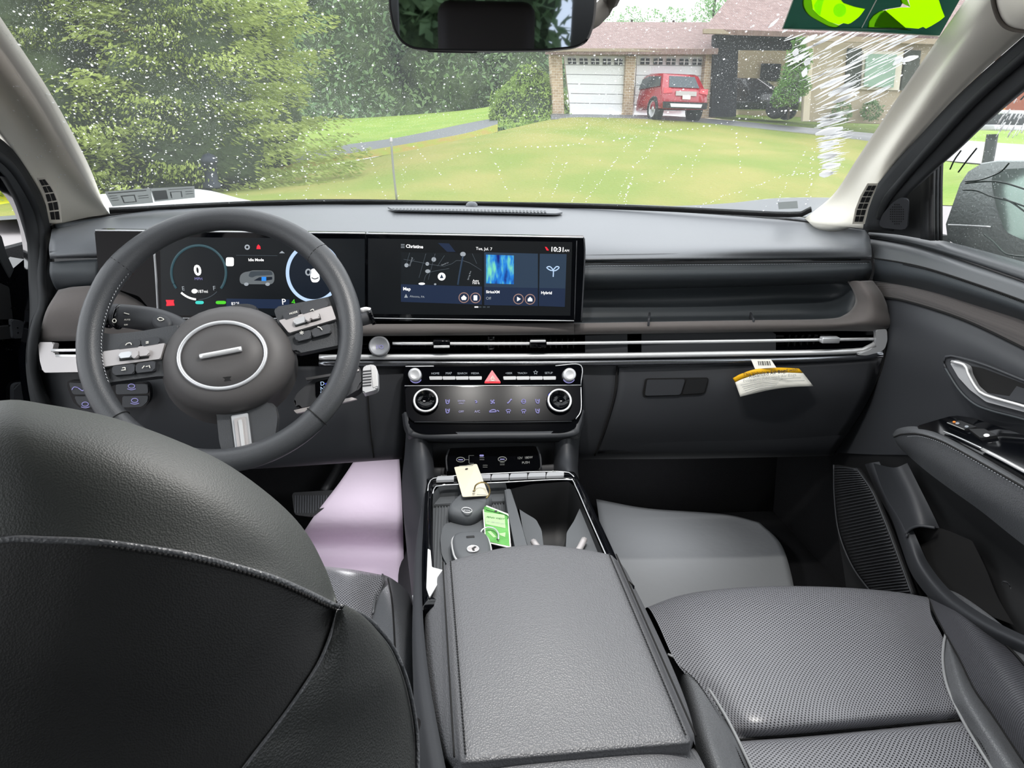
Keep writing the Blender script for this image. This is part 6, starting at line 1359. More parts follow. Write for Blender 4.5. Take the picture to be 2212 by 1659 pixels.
chain([(1590, 280), (1595, 330), (1600, 370)], 12)
chain([(1740, 330), (1700, 395), (1680, 440)], 20); chain([(1760, 320), (1750, 380), (1745, 440)], 24, .0012, 6)
chain([(650, 290), (665, 350), (660, 420)], 16, .0014, 5); chain([(475, 210), (470, 300), (455, 400)], 26, .0014, 8); chain([(720, 110), (740, 170), (775, 240)], 14, .0014, 8)
chain([(1270, 262), (1262, 295), (1256, 300)], 8, .0014); chain([(560, 230), (540, 330), (510, 410)], 20, .0013, 12); chain([(345, 240), (335, 330), (325, 400)], 18, .0013, 14)
chain([(870, 330), (875, 380), (865, 430)], 20, .0008, 8)
o = fin('rain_drops', bmd, M['drop'])
tag(o, 'beads of rain scattered over the outside of the windshield', 'water', kind='stuff')
sb = bmesh.new()
def streak(x, y, L, ang, r):
    a = math.radians(ang); k = max(2, int(L/9))
    pts = [W(x+L*i/k*math.cos(a), y-L*i/k*math.sin(a)+random.uniform(-.5, .5), -.003) for i in range(k+1)]
    tube('', pts, r, None, n=k, k=5, sx=1.0, bm=sb, rfun=lambda t: .35+.9*math.sin(PI*min(.97, t+.03))*random.uniform(.85, 1.15))
for k in range(170):        # wiper-dragged streaks at the right edge
    y = random.uniform(75, 385); edge = 1765 if y > 200 else 1765-(200-y)*.9
    if y < 235:
        x = random.uniform(edge-30, 1960-(y-75)*.5); L = random.uniform(20, 110); ang = random.uniform(20, 32)
    else:
        x = edge+random.uniform(-12, 15)+(y-235)*.10; L = random.uniform(20, 85-(y-235)*.25); ang = random.uniform(8, 18)
    mx_ = 1745+(470-y)*.73
    if x+L > mx_: L = mx_-x-4
    if L > 8: streak(x, y, L, ang, random.choice((.0004, .0005, .0006, .0008, .0013)))
for x, y, L, a, r in ((1770, 378, 30, 10, .005), (1776, 362, 40, 10, .004), (1766, 340, 42, 9, .0035), (1768, 318, 45, 12, .003), (1762, 290, 60, 14, .0045), (1765, 272, 65, 14, .003), (1772, 190, 70, 24, .0035), (1800, 222, 60, 22, .003), (1790, 206, 55, 24, .0035), (1930, 140, 25, 40, .004), (1945, 132, 40, 14, .003), (1730, 95, 40, 30, .003), (1716, 120, 14, 70, .004), (1740, 140, 16, 60, .004), (1735, 165, 18, 70, .0035), (1690, 70, 40, 40, .002), (1660, 60, 30, 42, .0018)):
    streak(x, y, L, a, r)
o = fin('water_streaks', sb, M['drop'])
tag(o, 'white streaks of smeared rain near the right edge of the windshield', 'water', kind='stuff')
# ============================================================ outside
grass = mat('mown_grass', '#7c8d38', .95, vary=(.55, '#97954e'), bump=('noise', 14, .8), dist=.05)
grass2 = mat('bright_grass', '#7c9c38', .95, vary=(1.2, '#8fa548'), bump=('noise', 14, .8), dist=.05)
asph = mat('wet_asphalt', '#6f7276', .45, bump=('noise', 30, .5), dist=.01)
pave = mat('pale_driveway', '#a09a9a', .6, bump=('noise', 20, .3), dist=.01)
def gnd(name, rows, m, label, **k):
    o = loft(name, rows, m, nu=k.get('nu', 30), nv=6); o['kind'] = 'structure'; o['label'] = label; return o
# broad base ground (driveway asphalt that the car stands on)
def gz(x, y): return 0.0
o = loft('ground', [[Vector((x, y, -.02)) for x in (-60, -20, 0, 20, 60)] for y in (-40, 0, 10, 16)], pave, nu=10, nv=3); o['kind'] = 'structure'; o['label'] = 'pale wet driveway under and beside the car'
L_near = [(-40, 470, 11.0), (420, 440, 11.5), (800, 443, 12), (1100, 446, 12.2), (1400, 446, 12.2), (1560, 440, 12.3), (1700, 427, 12.6), (1900, 430, 13), (2030, 440, 13), (2300, 450, 13)]
L_a = [(-60, 440, 13.5), (400, 428, 13.6), (760, 404, 14.2), (1080, 380, 15), (1380, 370, 15), (1540, 365, 15), (1700, 365, 15), (1900, 380, 15.5), (2060, 375, 15.5), (2300, 385, 15.5)]
L_b = [(-80, 410, 17), (380, 416, 16.6), (700, 380, 17.4), (1060, 310, 19), (1380, 300, 19.5), (1540, 305, 19.5), (1700, 315, 19.5), (1900, 335, 19.5), (2080, 338, 19), (2300, 350, 19)]
L_c = [(-80, 398, 20), (400, 410, 19.4), (700, 361, 20.7), (1064, 286, 22.2), (1200, 257, 23.5), (1300, 254, 23.6), (1480, 262, 23.2), (1760, 290, 22), (2000, 318, 21.5), (2300, 345, 21)]
gnd('lawn', [R(L_near), R(L_a), R(L_b), R(L_c)], grass, 'sloping yellow-green front lawn', nu=60)
o = loft('roadside', [R([(-40, 478, 9.8), (420, 452, 10.2), (800, 452, 10.6), (1100, 456, 10.8), (1400, 460, 10.9), (1560, 463, 10.9), (1700, 466, 11.0), (1900, 480, 11), (2030, 500, 11), (2300, 520, 11)]), R(L_near)], asph, nu=40, nv=3); o['kind'] = 'structure'; o['label'] = 'wet grey road between the car and the lawn'; o.name = 'road'
# driveway up to the garage and its apron
gnd('driveway', [R([(1190, 258, 23.4), (1300, 255, 23.5), (1480, 263, 23.1), (1760, 291, 21.9), (2000, 319, 21.4), (2300, 348, 20.9)]), R([(1190, 246, 24.6), (1300, 247, 24.6), (1480, 252, 24.5), (1760, 277, 24.0), (2000, 297, 23.5), (2300, 318, 23)])], asph, 'grey driveway in front of the garage', nu=30)
gnd('far_lawn', [R([(1560, 258, 24.4), (1760, 278, 23.9), (2000, 298, 23.4), (2300, 319, 22.9)]), R([(1560, 250, 28), (1760, 258, 28), (2000, 268, 28), (2300, 285, 28)]), R([(1900, 230, 40), (2000, 235, 40), (2100, 240, 40), (2300, 250, 40)])], grass2, 'grass beyond the driveway', nu=24)
# field road on the left and the meadow behind it
ra = [(400, 398, 20.0), (520, 378, 20.4), (700, 345, 21), (860, 318, 21.6), (1000, 293, 22.0), (1075, 272, 22.5)]
rb_ = [(400, 384, 21.4), (520, 362, 21.9), (700, 320, 23), (860, 297, 24), (1000, 268, 25.5), (1075, 254, 26.5)]
gnd('side_road', [R([(x, y-1, Y-.05) for x, y, Y in ra]), R(rb_)], asph, 'narrow grey road climbing to the right')
brown = mat('dead_grass', '#a08a4a', .95, vary=(3, '#8c9a3c'))
gnd('road_verge', [[p+Vector((0, 0, .02)) for p in R([(x, y+14, Y-.5) for x, y, Y in ra])], [p+Vector((0, 0, .05)) for p in R(ra)]], brown, 'strip of dry brown grass beside the narrow road')
gnd('meadow', [R([(x, y+1, Y) for x, y, Y in rb_]), R([(400, 350, 26), (520, 325, 27), (700, 280, 29), (860, 262, 31), (1000, 243, 33), (1090, 226, 34)]), R([(380, 330, 34), (520, 300, 35), (700, 262, 37), (860, 250, 38), (1000, 238, 39), (1110, 222, 40)])], grass2, 'bright meadow behind the narrow road')
gnd('left_verge', [RZ([(-400, 475, -1.22), (-60, 453, -1.22), (90, 450, -1.22)]), RZ([(-400, 430, -1.2), (-60, 410, -1.2), (90, 405, -1.2)]), RZ([(-400, 400, -1.15), (-60, 380, -1.15), (90, 372, -1.15)])], mat('yellow_grass', '#c9c829', .9), 'yellow-green grass left of the car')
# ------------------------------------------------------------ house
hs = thing('house', 'tan brick and siding house with a double garage and pinkish brown shingle roof', 'house')
brick = mat('tan_brick', '#b09a80', .9); n_, l_ = M2(brick)
bt = n_.new('ShaderNodeTexBrick'); bt.inputs['Scale'].default_value = 3.2; bt.inputs['Color1'].default_value = lin('#b8a286'); bt.inputs['Color2'].default_value = lin('#a08a70'); bt.inputs['Mortar'].default_value = lin('#c9bfae')
tc_ = n_.new('ShaderNodeTexCoord'); mp2 = n_.new('ShaderNodeMapping'); mp2.inputs['Rotation'].default_value = (math.pi/2, 0, 0); l_.new(tc_.outputs['Object'], mp2.inputs[0]); l_.new(mp2.outputs[0], bt.inputs['Vector']); l_.new(bt.outputs[0], n_['Principled BSDF'].inputs['Base Color'])
shing = mat('brown_shingles', '#86706c', .9, vary=(6, '#9c8580'), bump=('wave', 4, .6), dist=.03)
siding = mat('beige_siding', '#aca08a', .8, bump=('noise', 3, .1)); n_, l_ = M2(siding)
wv = n_.new('ShaderNodeTexWave'); wv.bands_direction = 'Z'; wv.wave_profile = 'SAW'; wv.inputs['Scale'].default_value = 1.2; tc_ = n_.new('ShaderNodeTexCoord'); l_.new(tc_.outputs['Object'], wv.inputs['Vector'])
bp_ = n_.new('ShaderNodeBump'); bp_.inputs['Distance'].default_value = .04; bp_.inputs['Strength'].default_value = 1; l_.new(wv.outputs['Fac'], bp_.inputs['Height']); l_.new(bp_.outputs[0], n_['Principled BSDF'].inputs['Normal'])
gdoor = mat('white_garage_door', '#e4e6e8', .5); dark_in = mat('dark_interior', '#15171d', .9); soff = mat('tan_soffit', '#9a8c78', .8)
FN = Vector((0, -1, 0))
def fac(name, px, Y, th, m, par, bev=0): return prism(name, [P(a, b, Y=Y) for a, b in px], FN, th, m, par, bev)
fac('brick_pier', [(1190, 118), (1214, 118), (1219, 246), (1196, 246)], 24.55, .5, brick, hs)
fac('brick_pier', [(1353, 118), (1374, 118), (1366, 250), (1346, 250)], 24.5, .5, brick, hs)
fac('brick_pier', [(1526, 110), (1558, 108), (1545, 255), (1512, 255)], 24.4, .6, brick, hs)
fac('header_board', [(1190, 104), (1545, 104), (1545, 120), (1190, 120)], 24.5, .4, soff, hs)
def gdr(x0, x1, xb0, xb1, y0, y1):
    D = fac('garage_door', [(x0, y0), (x1, y0+1), (xb1, y1+3), (xb0, y1)], 24.75, .1, gdoor, hs)
    for r in range(6):
        v0, v1 = r/6, (r+.93)/6; q = lambda u, v: (x0*(1-v)*(1-u)+x1*(1-v)*u+xb0*v*(1-u)+xb1*v*u, y0*(1-v)+y1*v+2*u)
        fac('door_section', [q(.005, v0), q(.995, v0), q(.995, v1), q(.005, v1)], 24.68, .06, gdoor, D)
    for c_ in range(5):
        u0, u1 = .06+c_*.19, .06+c_*.19+.13
        w_ = fac('window_pane', [q(u0, .045), q(u1, .045), q(u1, .145), q(u0, .145)], 24.60, .03, dark_in, D)
        fac('pane_bar', [q((u0+u1)/2-.006, .045), q((u0+u1)/2+.006, .045), q((u0+u1)/2+.006, .145), q((u0+u1)/2-.006, .145)], 24.57, .02, gdoor, D)
        fac('pane_bar', [q(u0, .09), q(u1, .09), q(u1, .10), q(u0, .10)], 24.57, .02, gdoor, D)
gdr(1218, 1352, 1232, 1346, 120, 244); gdr(1376, 1524, 1368, 1514, 120, 249)
def slab(name, pts, th, m, par):
    n = (pts[1]-pts[0]).cross(pts[2]-pts[0]).normalized()
    if n.z < 0: n = -n
    return prism(name, pts, n, th, m, par)
slab('garage_roof', [P(1178, 106, Y=24.1), P(1552, 106, Y=24.0), P(1560, 48, Y=29), P(1205, 47, Y=29)], .15, shing, hs)
fac('fascia_board', [(1178, 104), (1552, 105), (1552, 112), (1178, 111)], 24.05, .1, soff, hs)
slab('main_roof', [P(1520, 62, Y=23.6), P(2120, 82, Y=22.2), P(2120, -60, Y=29), P(1620, -60, Y=29)], .15, shing, hs)
fac('fascia_board', [(1520, 62), (1760, 68), (1760, 78), (1520, 72)], 23.5, .1, soff, hs)
fac('fascia_board', [(1740, 76), (2120, 86), (2120, 98), (1740, 88)], 22.3, .1, soff, hs)
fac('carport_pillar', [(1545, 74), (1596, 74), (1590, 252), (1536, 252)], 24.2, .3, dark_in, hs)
fac('carport_recess_shade', [(1556, 74), (1760, 76), (1760, 108), (1556, 106)], 24.1, .3, dark_in, hs)  # dark slab painted for the shaded recess under the eave
fac('siding_wall', [(1745, 88), (2120, 98), (2120, 275), (1740, 262)], 22.8, .3, siding, hs)
fac('corner_trim', [(1745, 100), (1758, 100), (1748, 262), (1734, 262)], 22.7, .1, mat('cream_trim', '#c8bda8', .8), hs)
shut = mat('dark_shutter', '#3a4038', .8)
fac('shutter', [(1833, 104), (1862, 105), (1858, 190), (1826, 189)], 22.7, .08, shut, hs); fac('shutter', [(1958, 108), (1990, 109), (1980, 196), (1946, 195)], 22.7, .08, shut, hs)
wf = fac('window_frame', [(1866, 110), (1952, 112), (1942, 195), (1860, 193)], 22.7, .08, mat('cream_frame', '#cfcab9', .8), hs)
fac('window_glass', [(1872, 116), (1938, 118), (1930, 189), (1866, 187)], 22.6, .03, mat('green_window', '#7f9c88', .3), wf)
shr = mat('shrub_green', '#56693a', .9)
# ------------------------------------------------------------ camper, dark pickup, red car
cpn = thing('camper', 'beige camper with black window and dark swoosh stripes under the carport', 'camper')
cb = mat('beige_camper', '#cdbfa2', .5); st_ = mat('dark_stripe', '#4a4238', .6); st2 = mat('tan_stripe', '#8f7a5e', .6)
fac('camper_body', [(1592, 106), (1752, 106), (1742, 258), (1583, 258)], 29, 2.5, cb, cpn, .05)
fac('camper_window', [(1646, 137), (1688, 138), (1684, 176), (1642, 174)], 28.9, .06, dark_in, cpn)
for pts, mm in (([(1586, 183), (1610, 178), (1650, 190), (1690, 200), (1650, 196), (1612, 186)], st2), ([(1588, 190), (1620, 196), (1672, 216), (1668, 222), (1618, 204), (1587, 198)], st_), ([(1640, 188), (1690, 190), (1690, 198), (1660, 196)], st_), ([(1584, 172), (1606, 170), (1606, 174), (1584, 177)], st2)):
    fac('swoosh_stripe', pts, 28.88, .04, mm, cpn)
pk_ = thing('dark_car', 'dark car parked under the carport in front of the camper', 'car')
dkp = mat('dark_car_paint', '#23262c', .2, coat=.6)
bd = bmesh.new()
def carbody(name, prof, w0, w1, m, par, x0, Y0, z0, yaw=0, sc_=1.0):
    """side profile (along local y, z) lofted over the width with tumblehome"""
    rows = []
    for s, k in ((-1, .93), (-.96, 1), (-.5, 1), (0, 1), (.5, 1), (.96, 1), (1, .93)):
        r = []
        cy_ = sum(p[0] for p in prof)/len(prof); cz_ = .55
        for y, z in prof:
            hw = w0 if z < .95 else w0-(z-.95)*(w0-w1)/.75
            r.append(Vector((s*hw, cy_+(y-cy_)*k, cz_+(z-cz_)*(k if z > .5 else 1))))
        rows.append(r)
    Mx = Matrix.Translation(Vector((x0, Y0, z0))) @ Matrix.Rotation(yaw, 4, 'Z') @ Matrix.Scale(sc_, 4)
    rows = [[Mx @ p for p in r] for r in rows]
    b = bmesh.new(); V = [[b.verts.new(p) for p in r] for r in rows]; n = len(prof)
    for A, B in zip(V, V[1:]):
        for j in range(n): b.faces.new((A[j], A[(j+1) % n], B[(j+1) % n], B[j]))
    b.faces.new(V[0]); b.faces.new(V[-1][::-1])
    return fin(name, b, m, par), Mx
pp1 = P(1650, 252, Y=25.0)
cb1, Mx1 = carbody('car_body', [(-2.2, .3), (-2.25, .7), (-2.1, .95), (-1.2, 1.02), (-.5, 1.45), (.9, 1.5), (2.2, 1.45), (2.3, .3)], .9, .65, dkp, pk_, pp1.x, 26.6, pp1.z, .9, .85)
for s in (-1, 1):
    lathe('wheel', Mx1 @ Vector((s*.86, -1.45, .33)), Mx1.to_3x3() @ Vector((s, 0, 0)), [(.33, -.1), (.34, .06), (.3, .1), (.2, .1), (.18, .07), (0, .07)], M['rubber'], pk_, k=20)
    prism('headlamp', [Mx1 @ Vector((s*x, -2.26, z)) for x, z in ((.5, .72), (.8, .74), (.82, .84), (.5, .8))], (Mx1.to_3x3() @ Vector((0, -1, 0))).normalized(), .05, M['satin'], pk_)
rc = thing('red_car', 'red compact SUV parked on the driveway facing the right garage door', 'car')
redp = mat('red_car_paint', '#a3152a', .25, coat=.7, bump=None); gls = mat('dark_car_glass', '#3f4a50', .15)
p0 = P(1459, 256, Y=22.9); YW = .16
prof = [(-2.15, .35), (-2.22, .62), (-2.16, .95), (-2.02, 1.05), (-1.72, 1.52), (-1.5, 1.60), (-.4, 1.66), (.35, 1.52), (1.0, 1.08), (1.95, .92), (2.15, .7), (2.15, .3)]
SCL = .80
body, MX = carbody('car_body', prof, .92, .66, redp, rc, p0.x, p0.z and p0.y+1.8, p0.z, YW, SCL)
def cq(name, pts, y, th, m, par=rc): return prism(name, [MX @ Vector((x, y if not callable(y) else y(z), z)) for x, z in pts], (MX.to_3x3() @ Vector((0, -1, 0))).normalized(), th, m, par)
cq('rear_window', [(-.62, 1.10), (.62, 1.10), (.52, 1.50), (-.52, 1.50)], lambda z: -2.06+(z-1.05)*.64, .02, gls)
cq('bumper', [(-.88, .36), (.88, .36), (.9, .58), (-.9, .58)], -2.26, .08, M['hard_dark'])
cq('bumper_insert', [(-.62, .40), (.62, .40), (.66, .52), (-.66, .52)], -2.30, .05, M['satin'])
cq('plate_recess', [(-.42, .80), (.42, .80), (.42, .96), (-.42, .96)], -2.23, .04, M['plate']); cq('number_plate', [(-.16, .68), (.16, .68), (.16, .82), (-.16, .82)], -2.27, .02, M['white_paper'])
lampm = mat('tail_lamp', '#d04a55', .2)
for s in (-1, 1):
    cq('tail_lamp', [(s*.55, .90), (s*.90, .86), (s*.91, 1.06), (s*.62, 1.06)], -2.19, .05, lampm)
    for yy in (-1.4, 1.35): 
        ww = lathe('wheel', MX @ Vector((s*.82, yy, .35)), MX.to_3x3() @ Vector((s, 0, 0)), [(.2, -.15), (.35, -.12), (.36, .08), (.33, .12), (.25, .12), (.25, .08)], M['rubber'], rc, k=24)
        lathe('wheel_rim', MX @ Vector((s*.82, yy, .35)), MX.to_3x3() @ Vector((s, 0, 0)), [(.25, .10), (.22, .08), (.08, .06), (.06, .1), (0, .1)], M['satin'], rc, k=10)
    prism('side_glass', [MX @ Vector((s*(.92-(z-.95)*.347+.01), y, z)) for y, z in ((-1.7, 1.15), (-1.5, 1.5), (-.4, 1.56), (.3, 1.44), (.85, 1.1))], MX.to_3x3() @ Vector((s, 0, .3)).normalized(), .02, gls, rc)
    rbox('door_mirror', MX @ Vector((s*1.03, .45, 1.08)), (.2, .14, .14), redp if s > 0 else M['plate'], rc, bev=.04)
# ------------------------------------------------------------ vegetation
def foliage(name, m, mk, n, par, thin=False):
    """n small leaf tufts from the generator mk() -> (point, size, direction)"""
    vs, fs = [], []
    for _ in range(n):
        r = mk()
        if r is None: continue
        p, s, d = r
        u = d.cross(Vector((random.uniform(-1, 1), random.uniform(-1, 1), random.uniform(-1, 1)))).normalized()
        w_ = d.cross(u); i = len(vs)
        a = random.uniform(.18, .4) if thin else random.uniform(.25, .5)
        vs += [p-d*s, p+u*s*a, p+d*s, p-u*s*a+w_*s*.2]; fs += [(i, i+1, i+2), (i, i+2, i+3)]
    me = bpy.data.meshes.new(name); me.from_pydata(vs, [], fs); o = link(name, me, m, par, False); o['kind'] = 'stuff'; return o
darkleaf = mat('painted_leaf_shade', '#3a472e', .95, vary=(3, '#4d5d3a'), bump=('noise', 6, 1), dist=.2)  # dark green carries the shade between the leaves in its colour
def core(name, balls, par):  # solid lumps added so no sky shows through the crowns
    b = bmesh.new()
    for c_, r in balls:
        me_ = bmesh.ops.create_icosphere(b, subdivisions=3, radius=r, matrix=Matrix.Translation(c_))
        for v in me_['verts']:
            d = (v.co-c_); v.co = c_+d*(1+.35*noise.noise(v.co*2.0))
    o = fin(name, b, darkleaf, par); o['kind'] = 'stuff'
def leafmat(name, a, b_, sc_=.8):
    m = mat(name, a, .7, vary=(sc_, b_)); n, l = M2(m)
    t = n.new('ShaderNodeBsdfTranslucent'); mx = n.new('ShaderNodeMixShader'); mx.inputs[0].default_value = .3
    rp = [x for x in n if x.type == 'VALTORGB'][0]; l.new(rp.outputs[0], t.inputs[0]); l.new(n['Principled BSDF'].outputs[0], mx.inputs[1]); l.new(t.outputs[0], mx.inputs[2]); l.new(mx.outputs[0], n['Material Output'].inputs[0]); return m
lm_con = leafmat('conifer_needles', '#8fa050', '#b4c272', 1.3); lm_con2 = leafmat('dark_conifer', '#647c54', '#86986a', 1.0)
lm_dec = leafmat('woodland_leaves', '#66825c', '#86a06c', .5); lm_bush = leafmat('bush_leaves', '#84a050', '#9fb862', 2.0); lm_far = leafmat('pale_treetops', '#6f9460', '#86a877', .6); lm_sap = leafmat('sapling_leaves', '#5f8a42', '#7ba552', 2.5)
bark = mat('grey_bark', '#3c342e', .9)
def conifer(label, x, y, z, h, r, n, m, seed, low=.02, group='evergreens left of the lawn'):
    random.seed(seed); t = thing('conifer', label, 'tree', group); base = Vector((x, y, z))
    tube('trunk', [base, base+Vector((0, 0, h*.5)), base+Vector((0, 0, h*.96))], r*.055, bark, t, n=8, k=8, rfun=lambda q: 1-.85*q)
    bo = []
    nl = int(h*2.6)
    for i in range(nl):
        f = low+(1-low)*i/nl
        L = r*(1-f)**.75*random.uniform(.8, 1.1)
        for a in range(9):
            bo.append((random.uniform(0, 2*PI), base.z+f*h, L*random.uniform(.65, 1.12)))
    def mk():
        a, zz, L = random.choice(bo); q = random.random()**.55
        c_, s_ = math.cos(a), math.sin(a)
        droop = -.10*L*q+.12*L*q*q*(1 if q > .6 else .3)
        side = random.gauss(0, .13*L*(1.1-q*.5)+.05)
        p = Vector((x+c_*L*q-s_*side, y+s_*L*q+c_*side, zz+droop-random.random()**2*.28-abs(side)*.25))
        return p, random.uniform(.028, .075)*(1+r*.05), Vector((c_, s_, random.uniform(-.7, .2))).normalized()
    foliage('foliage', m, mk, int(n*2.0), t, True)
    core('crown_core_fill', [(base+Vector((0, 0, h*(.12+.085*k))), r*.46*(1-.09*k)) for k in range(9)], t)
conifer('tall yellow-green conifer nearest the driver side pillar', -7.3, 16.2, .1, 9.5, 2.9, 34000, lm_con, 3, .0)
conifer('broad yellow-green conifer standing over the black water hydrant', -5.0, 16.5, .0, 10, 3.3, 42000, lm_con, 5, .03)
conifer('dark conifer behind the two broad ones', -8.6, 22, .3, 12, 4.0, 26000, lm_con2, 8, .02)
conifer('conifer with long low boughs left of the meadow', -4.9, 20.5, .25, 11, 3.2, 30000, lm_con, 11, .02)
def blobtree(name, label, cat, blobs, n, m, seed, size, group=None, trunk=None):
    random.seed(seed); t = thing(name, label, cat, group)
    if trunk: tube('trunk', trunk[0], trunk[1], bark, t, n=6, k=7)
    tot = sum(b[1]*b[1] for b in blobs); cum = []
    a = 0
    for b in blobs: a += b[1]*b[1]/tot; cum.append(a)
    def mk():
        q = random.random(); i = next((j for j, c_ in enumerate(cum) if q <= c_), 0); c_, r = blobs[i][0], blobs[i][1]
        d = Vector((random.gauss(0, 1), random.gauss(0, 1), random.gauss(0, 1))).normalized()
        nz = 1+.25*noise.noise(d*2.2+c_)
        return c_+d*r*nz*random.uniform(.72, 1.0), size*random.uniform(.6, 1.3), Vector((random.gauss(0, 1), random.gauss(0, 1), random.gauss(0, 1))).normalized()
    foliage('foliage', m, mk, n, t)
    if len(blobs) > 5 or cat == 'bush': core('crown_core_fill', [(c_, r*.72) for c_, r in blobs], t)
    return t
# woodland behind the meadow
random.seed(20)
wl = []
for i, (px, wtop, Y) in enumerate(((690, -120, 42), (790, -100, 41), (880, -90, 43), (970, -60, 41), (1060, -20, 43), (1140, 30, 41), (600, -160, 46), (480, -160, 46), (340, -160, 45), (150, -120, 40), (-20, -100, 38))):
    bs = []
    b0_ = P(px, 250, Y=Y); tp_ = P(px, wtop, Y=Y); H = tp_.z-b0_.z
    for k in range(14):
        f = k/13; rr = 1.5+1.3*math.sin(PI*min(1, f+.15))
        bs.append((Vector((b0_.x+random.uniform(-1.6, 1.6), Y+random.uniform(-1, 1), b0_.z+.3+f*H)), rr))
    lab = ('leafy woodland tree %s' % ('rising behind the meadow, left of the mirror', 'just left of the mirror', 'whose foliage shows under the left half of the mirror', 'under the middle of the mirror', 'under the right half of the mirror, before the garage', 'closest to the left brick pier of the garage', 'behind the long-boughed conifer', 'deep behind the broad conifers', 'behind the tall conifer at the far left', 'seen past the driver side pillar', 'at the far left edge of the woods')[i])
    blobtree('woodland_tree', lab, 'tree', bs, 6500 if i < 6 else 3500, lm_dec, 30+i, .17, 'woodland behind the meadow', ([b0_, Vector((b0_.x, Y, b0_.z+H*.5))], .2))
c0 = P(1140, 262, Y=25.5)
blobtree('bush', 'rounded light green bush between the narrow road and the garage', 'bush', [(c0+Vector((-.5, 0, .45)), .75), (c0+Vector((.3, 0, .6)), .9), (c0+Vector((.85, -.1, .35)), .6), (c0+Vector((.05, .1, 1.15)), .6), (c0+Vector((-.9, 0, .2)), .4)], 9000, lm_bush, 50, .06)
for px, tpx, Y, lab in ((1330, 35, 60, 'pale treetop over the garage roof, nearest the mirror'), (1365, 20, 62, 'second pale treetop over the garage roof'), (1412, 28, 60, 'third pale treetop over the garage roof'), (1455, 22, 61, 'fourth pale treetop over the garage roof'), (1545, -30, 55, 'pale tree rising beside the higher house roof')):
    c_ = P(px, tpx+22, Y=Y)
    blobtree('distant_tree', lab, 'tree', [(c_, 1.0), (c_+Vector((.4, 0, -1)), 1.2), (c_+Vector((-.5, 0, -1.2)), 1.1), (c_+Vector((0, 0, -2.2)), 1.4)], 1500, lm_far, int(px), .12, 'treetops over the garage', ([Vector((c_.x, c_.y, -1)), c_], .1))
b_ = P(1702, 258, Y=21.8)
blobtree('young_tree', 'slim young tree with light trunk in front of the camper', 'tree', [(b_+Vector((0, 0, 1.1)), .42), (b_+Vector((-.15, 0, .7)), .38), (b_+Vector((.1, 0, 1.6)), .38), (b_+Vector((.25, 0, .9)), .3), (b_+Vector((.05, 0, 2.0)), .2), (b_+Vector((-.35, 0, .55)), .25)], 3600, lm_sap, 77, .045, None, ([b_, b_+Vector((0, 0, 1.4))], .035))
for i, (px, py) in enumerate(((1815, 262), (1880, 258))):
    q_ = P(px, py, Y=22.4); blobtree('shrub', ('low shrub under the shutter left of the house window', 'low shrub beneath the house window')[i], 'shrub', [(q_+Vector((0, 0, .25)), .3)], 500, lm_dec, 90+i, .05)
for i, (x, y) in enumerate(((-7, -14), (-1, -16), (5, -15))):
    blobtree('woodland_tree', 'leafy tree behind the car, %s in the rearview mirror' % ('left edge', 'hidden middle', 'right edge')[i], 'tree', [(Vector((x+random.uniform(-2, 2), y, .8+k)), 2.0) for k in range(7)], 5000, lm_dec, 120+i, .2, 'woodland behind the car')
# grass tufts by the windshield foot
random.seed(5)
# ------------------------------------------------------------ marker stake, hydrant, mailbox, red barn
sk = thing('marker_stake', 'thin leaning grey marker stake in the lawn', 'stake')
tube('stake_rod', [P(857, 432, Y=12.6), P(850, 370, Y=12.6), P(845, 306, Y=12.6)], .018, mat('weathered_stake', '#8d8f86', .8), sk, n=8, k=6); lathe('stake_cap', P(845, 306, Y=12.6), UPZ, [(.022, 0), (.022, .06), (0, .07)], M['plate'], sk, k=8)
hy = thing('water_hydrant', 'dark stubby hydrant post under the broad conifer', 'hydrant')
h0 = P(458, 405, Y=14.8)
lathe('hydrant_body', h0, UPZ, [(.16, 0), (.16, .08), (.12, .1), (.12, .42), (.15, .44), (.15, .5), (.1, .58), (0, .62)], mat('dark_iron', '#242b38', .6), hy, k=16); rbox('side_cap', h0+Vector((-.15, 0, .36)), (.1, .1, .1), mat('iron_cap', '#2a3240', .6), hy, bev=.02)
mb = thing('mailbox', 'dark mailbox on a post seen through the wet passenger window', 'mailbox')
m0 = P(2134, 348, Y=7.6); m1_ = P(2148, 262, Y=7.6)
mbm = mat('dark_mailbox', '#2e3236', .5); tube('mailbox_post', [m0-Vector((0, 0, .4)), m0, P(2144, 290, Y=7.6)], .055, mbm, mb, n=6)
rbox('mailbox_body', P(2150, 258, Y=7.6), (.34, .5, .16), mbm, mb, bev=.04, seg=3); rbox('mailbox_base', P(2150, 276, Y=7.6), (.40, .5, .05), M['satin'], mb, bev=.005); rbox('mailbox_roof', P(2148, 244, Y=7.6), (.30, .5, .04), M['satin'], mb, bev=.01)
bn = thing('red_barn', 'red-brown building behind the mailbox', 'building')
rbm = mat('red_boards', '#93503c', .8); 
fac('barn_wall', [(2166, 120), (2420, 140), (2420, 285), (2172, 262)], 20, .3, rbm, bn); fac('corner_board', [(2148, 200), (2168, 190), (2174, 264), (2150, 270)], 19.8, .1, mat('orange_board', '#c98a4e', .8), bn)
gnd('right_road', [R([(2020, 345, 10), (2100, 352, 9), (2300, 368, 8)]), R([(2050, 300, 14), (2150, 308, 13), (2350, 320, 12)])], pave, 'pale road passing behind the mailbox', nu=10)
gnd('right_far_grass', [R([(2040, 301, 14), (2150, 309, 13), (2350, 321, 12)]), R([(2080, 240, 21), (2180, 262, 20), (2400, 285, 19)])], grass2, 'bright grass beyond the road at the right', nu=10)
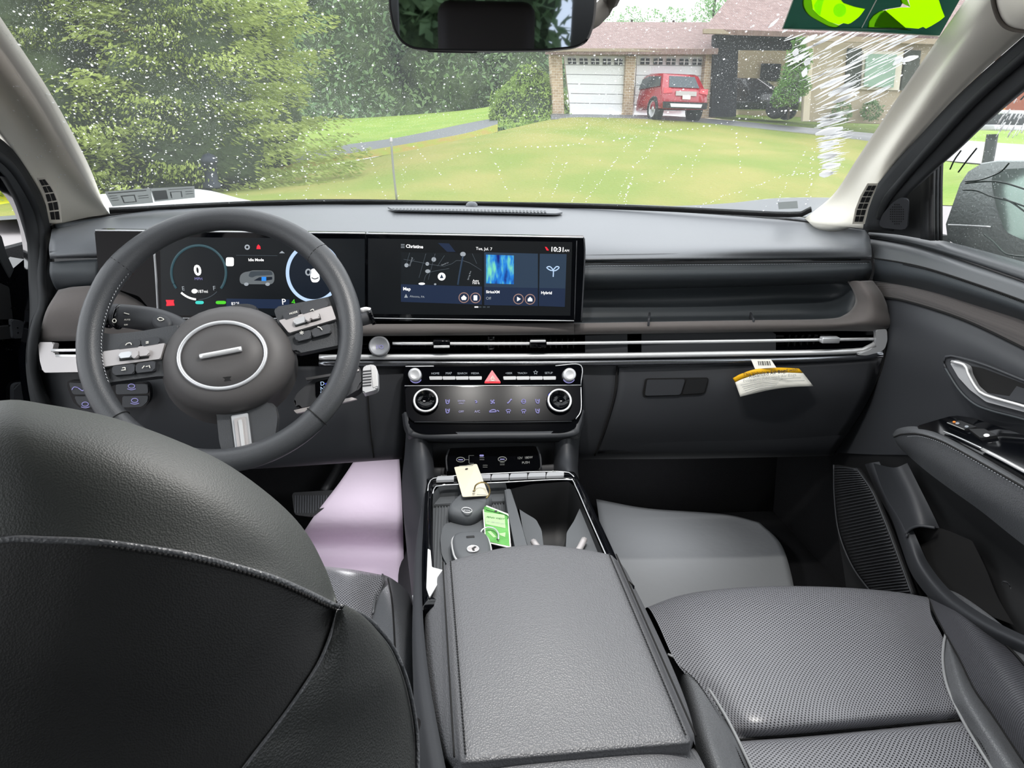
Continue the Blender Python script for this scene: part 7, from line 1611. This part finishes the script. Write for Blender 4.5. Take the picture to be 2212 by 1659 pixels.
gnd('right_near_grass', [R([(1990, 442, 6.5), (2080, 445, 6.0), (2300, 460, 5.5)]), R([(2000, 344, 10.2), (2110, 352, 9.1), (2300, 368, 8.1)])], grass2, 'bright grass strip beside the door mirror', nu=10)
gnd('right_kerb_road', [R([(1980, 640, 2.8), (2080, 650, 2.6), (2300, 660, 2.5)]), R([(1985, 441, 6.6), (2080, 444, 6.1), (2300, 459, 5.6)])], pave, 'pale road right beside the car', nu=10)
# ------------------------------------------------------------ own bonnet and door mirror
hd = loft('bonnet', [R([(200, 470, 1.60), (420, 462, 1.66), (760, 452, 1.72), (1300, 462, 1.72), (1700, 480, 1.62)]), R([(190, 440, 1.95), (400, 428, 2.0), (620, 450, 2.05), (1300, 475, 2.05), (1750, 490, 1.9)]), R([(150, 430, 2.3), (420, 413, 2.4), (640, 450, 2.5), (1300, 480, 2.5), (1800, 500, 2.2)]), [P(a, b, Y=c)-Vector((0, 0, .12)) for a, b, c in ((150, 432, 2.6), (420, 424, 2.7), (640, 452, 2.8), (1300, 482, 2.8), (1800, 500, 2.5))]], mat('sky_white_bonnet', '#e3e6e8', .35, .2), nu=30, nv=5)  # white sky reflection is painted into the bonnet colour
tag(hd, 'wet bonnet edge painted white for its sky reflection, showing past the lower left windshield', 'bonnet')
wm = thing('door_mirror', 'grey passenger door mirror covered in rain, seen through the side window', 'mirror')
mc = Vector((1.02, .97, CZ-.185))
gm_ = mat('grey_mirror_shell', '#8b9391', .35, bump=('noise', 220, .8), dist=.003)
mo_ = [(2050, 520), (2046, 485), (2062, 440), (2078, 395), (2096, 368), (2122, 352), (2160, 346), (2230, 346), (2330, 352), (2400, 380), (2420, 560), (2300, 600), (2120, 560)]
mpl = plane3((2060, 480, 1.12), (2300, 400, 1.0), (2300, 560, .98))
mid_ = [onp(x, y, mpl) for x, y in mo_]; cc = sum(mid_, Vector())/len(mid_)
dome('mirror_shell', [[cc+(p-cc)*.7-mpl[1]*.12 for p in mid_], [p-mpl[1]*.06 for p in mid_], mid_, [cc+(p-cc)*.96+mpl[1]*.012 for p in mid_]], gm_, wm)
panel('mirror_glass', [(2140, 384), (2160, 366), (2230, 362), (2380, 372), (2390, 540), (2300, 560), (2170, 500), (2150, 440)], mpl, .004, mat('green_mirror_glass', '#9fb8ad', .12, .9), wm, o=.0145, rnd=.01)
line('shell_edge', [(2048, 486), (2080, 487), (2140, 490)], off(mpl, .016), .0016, M['bright'], wm)
# end
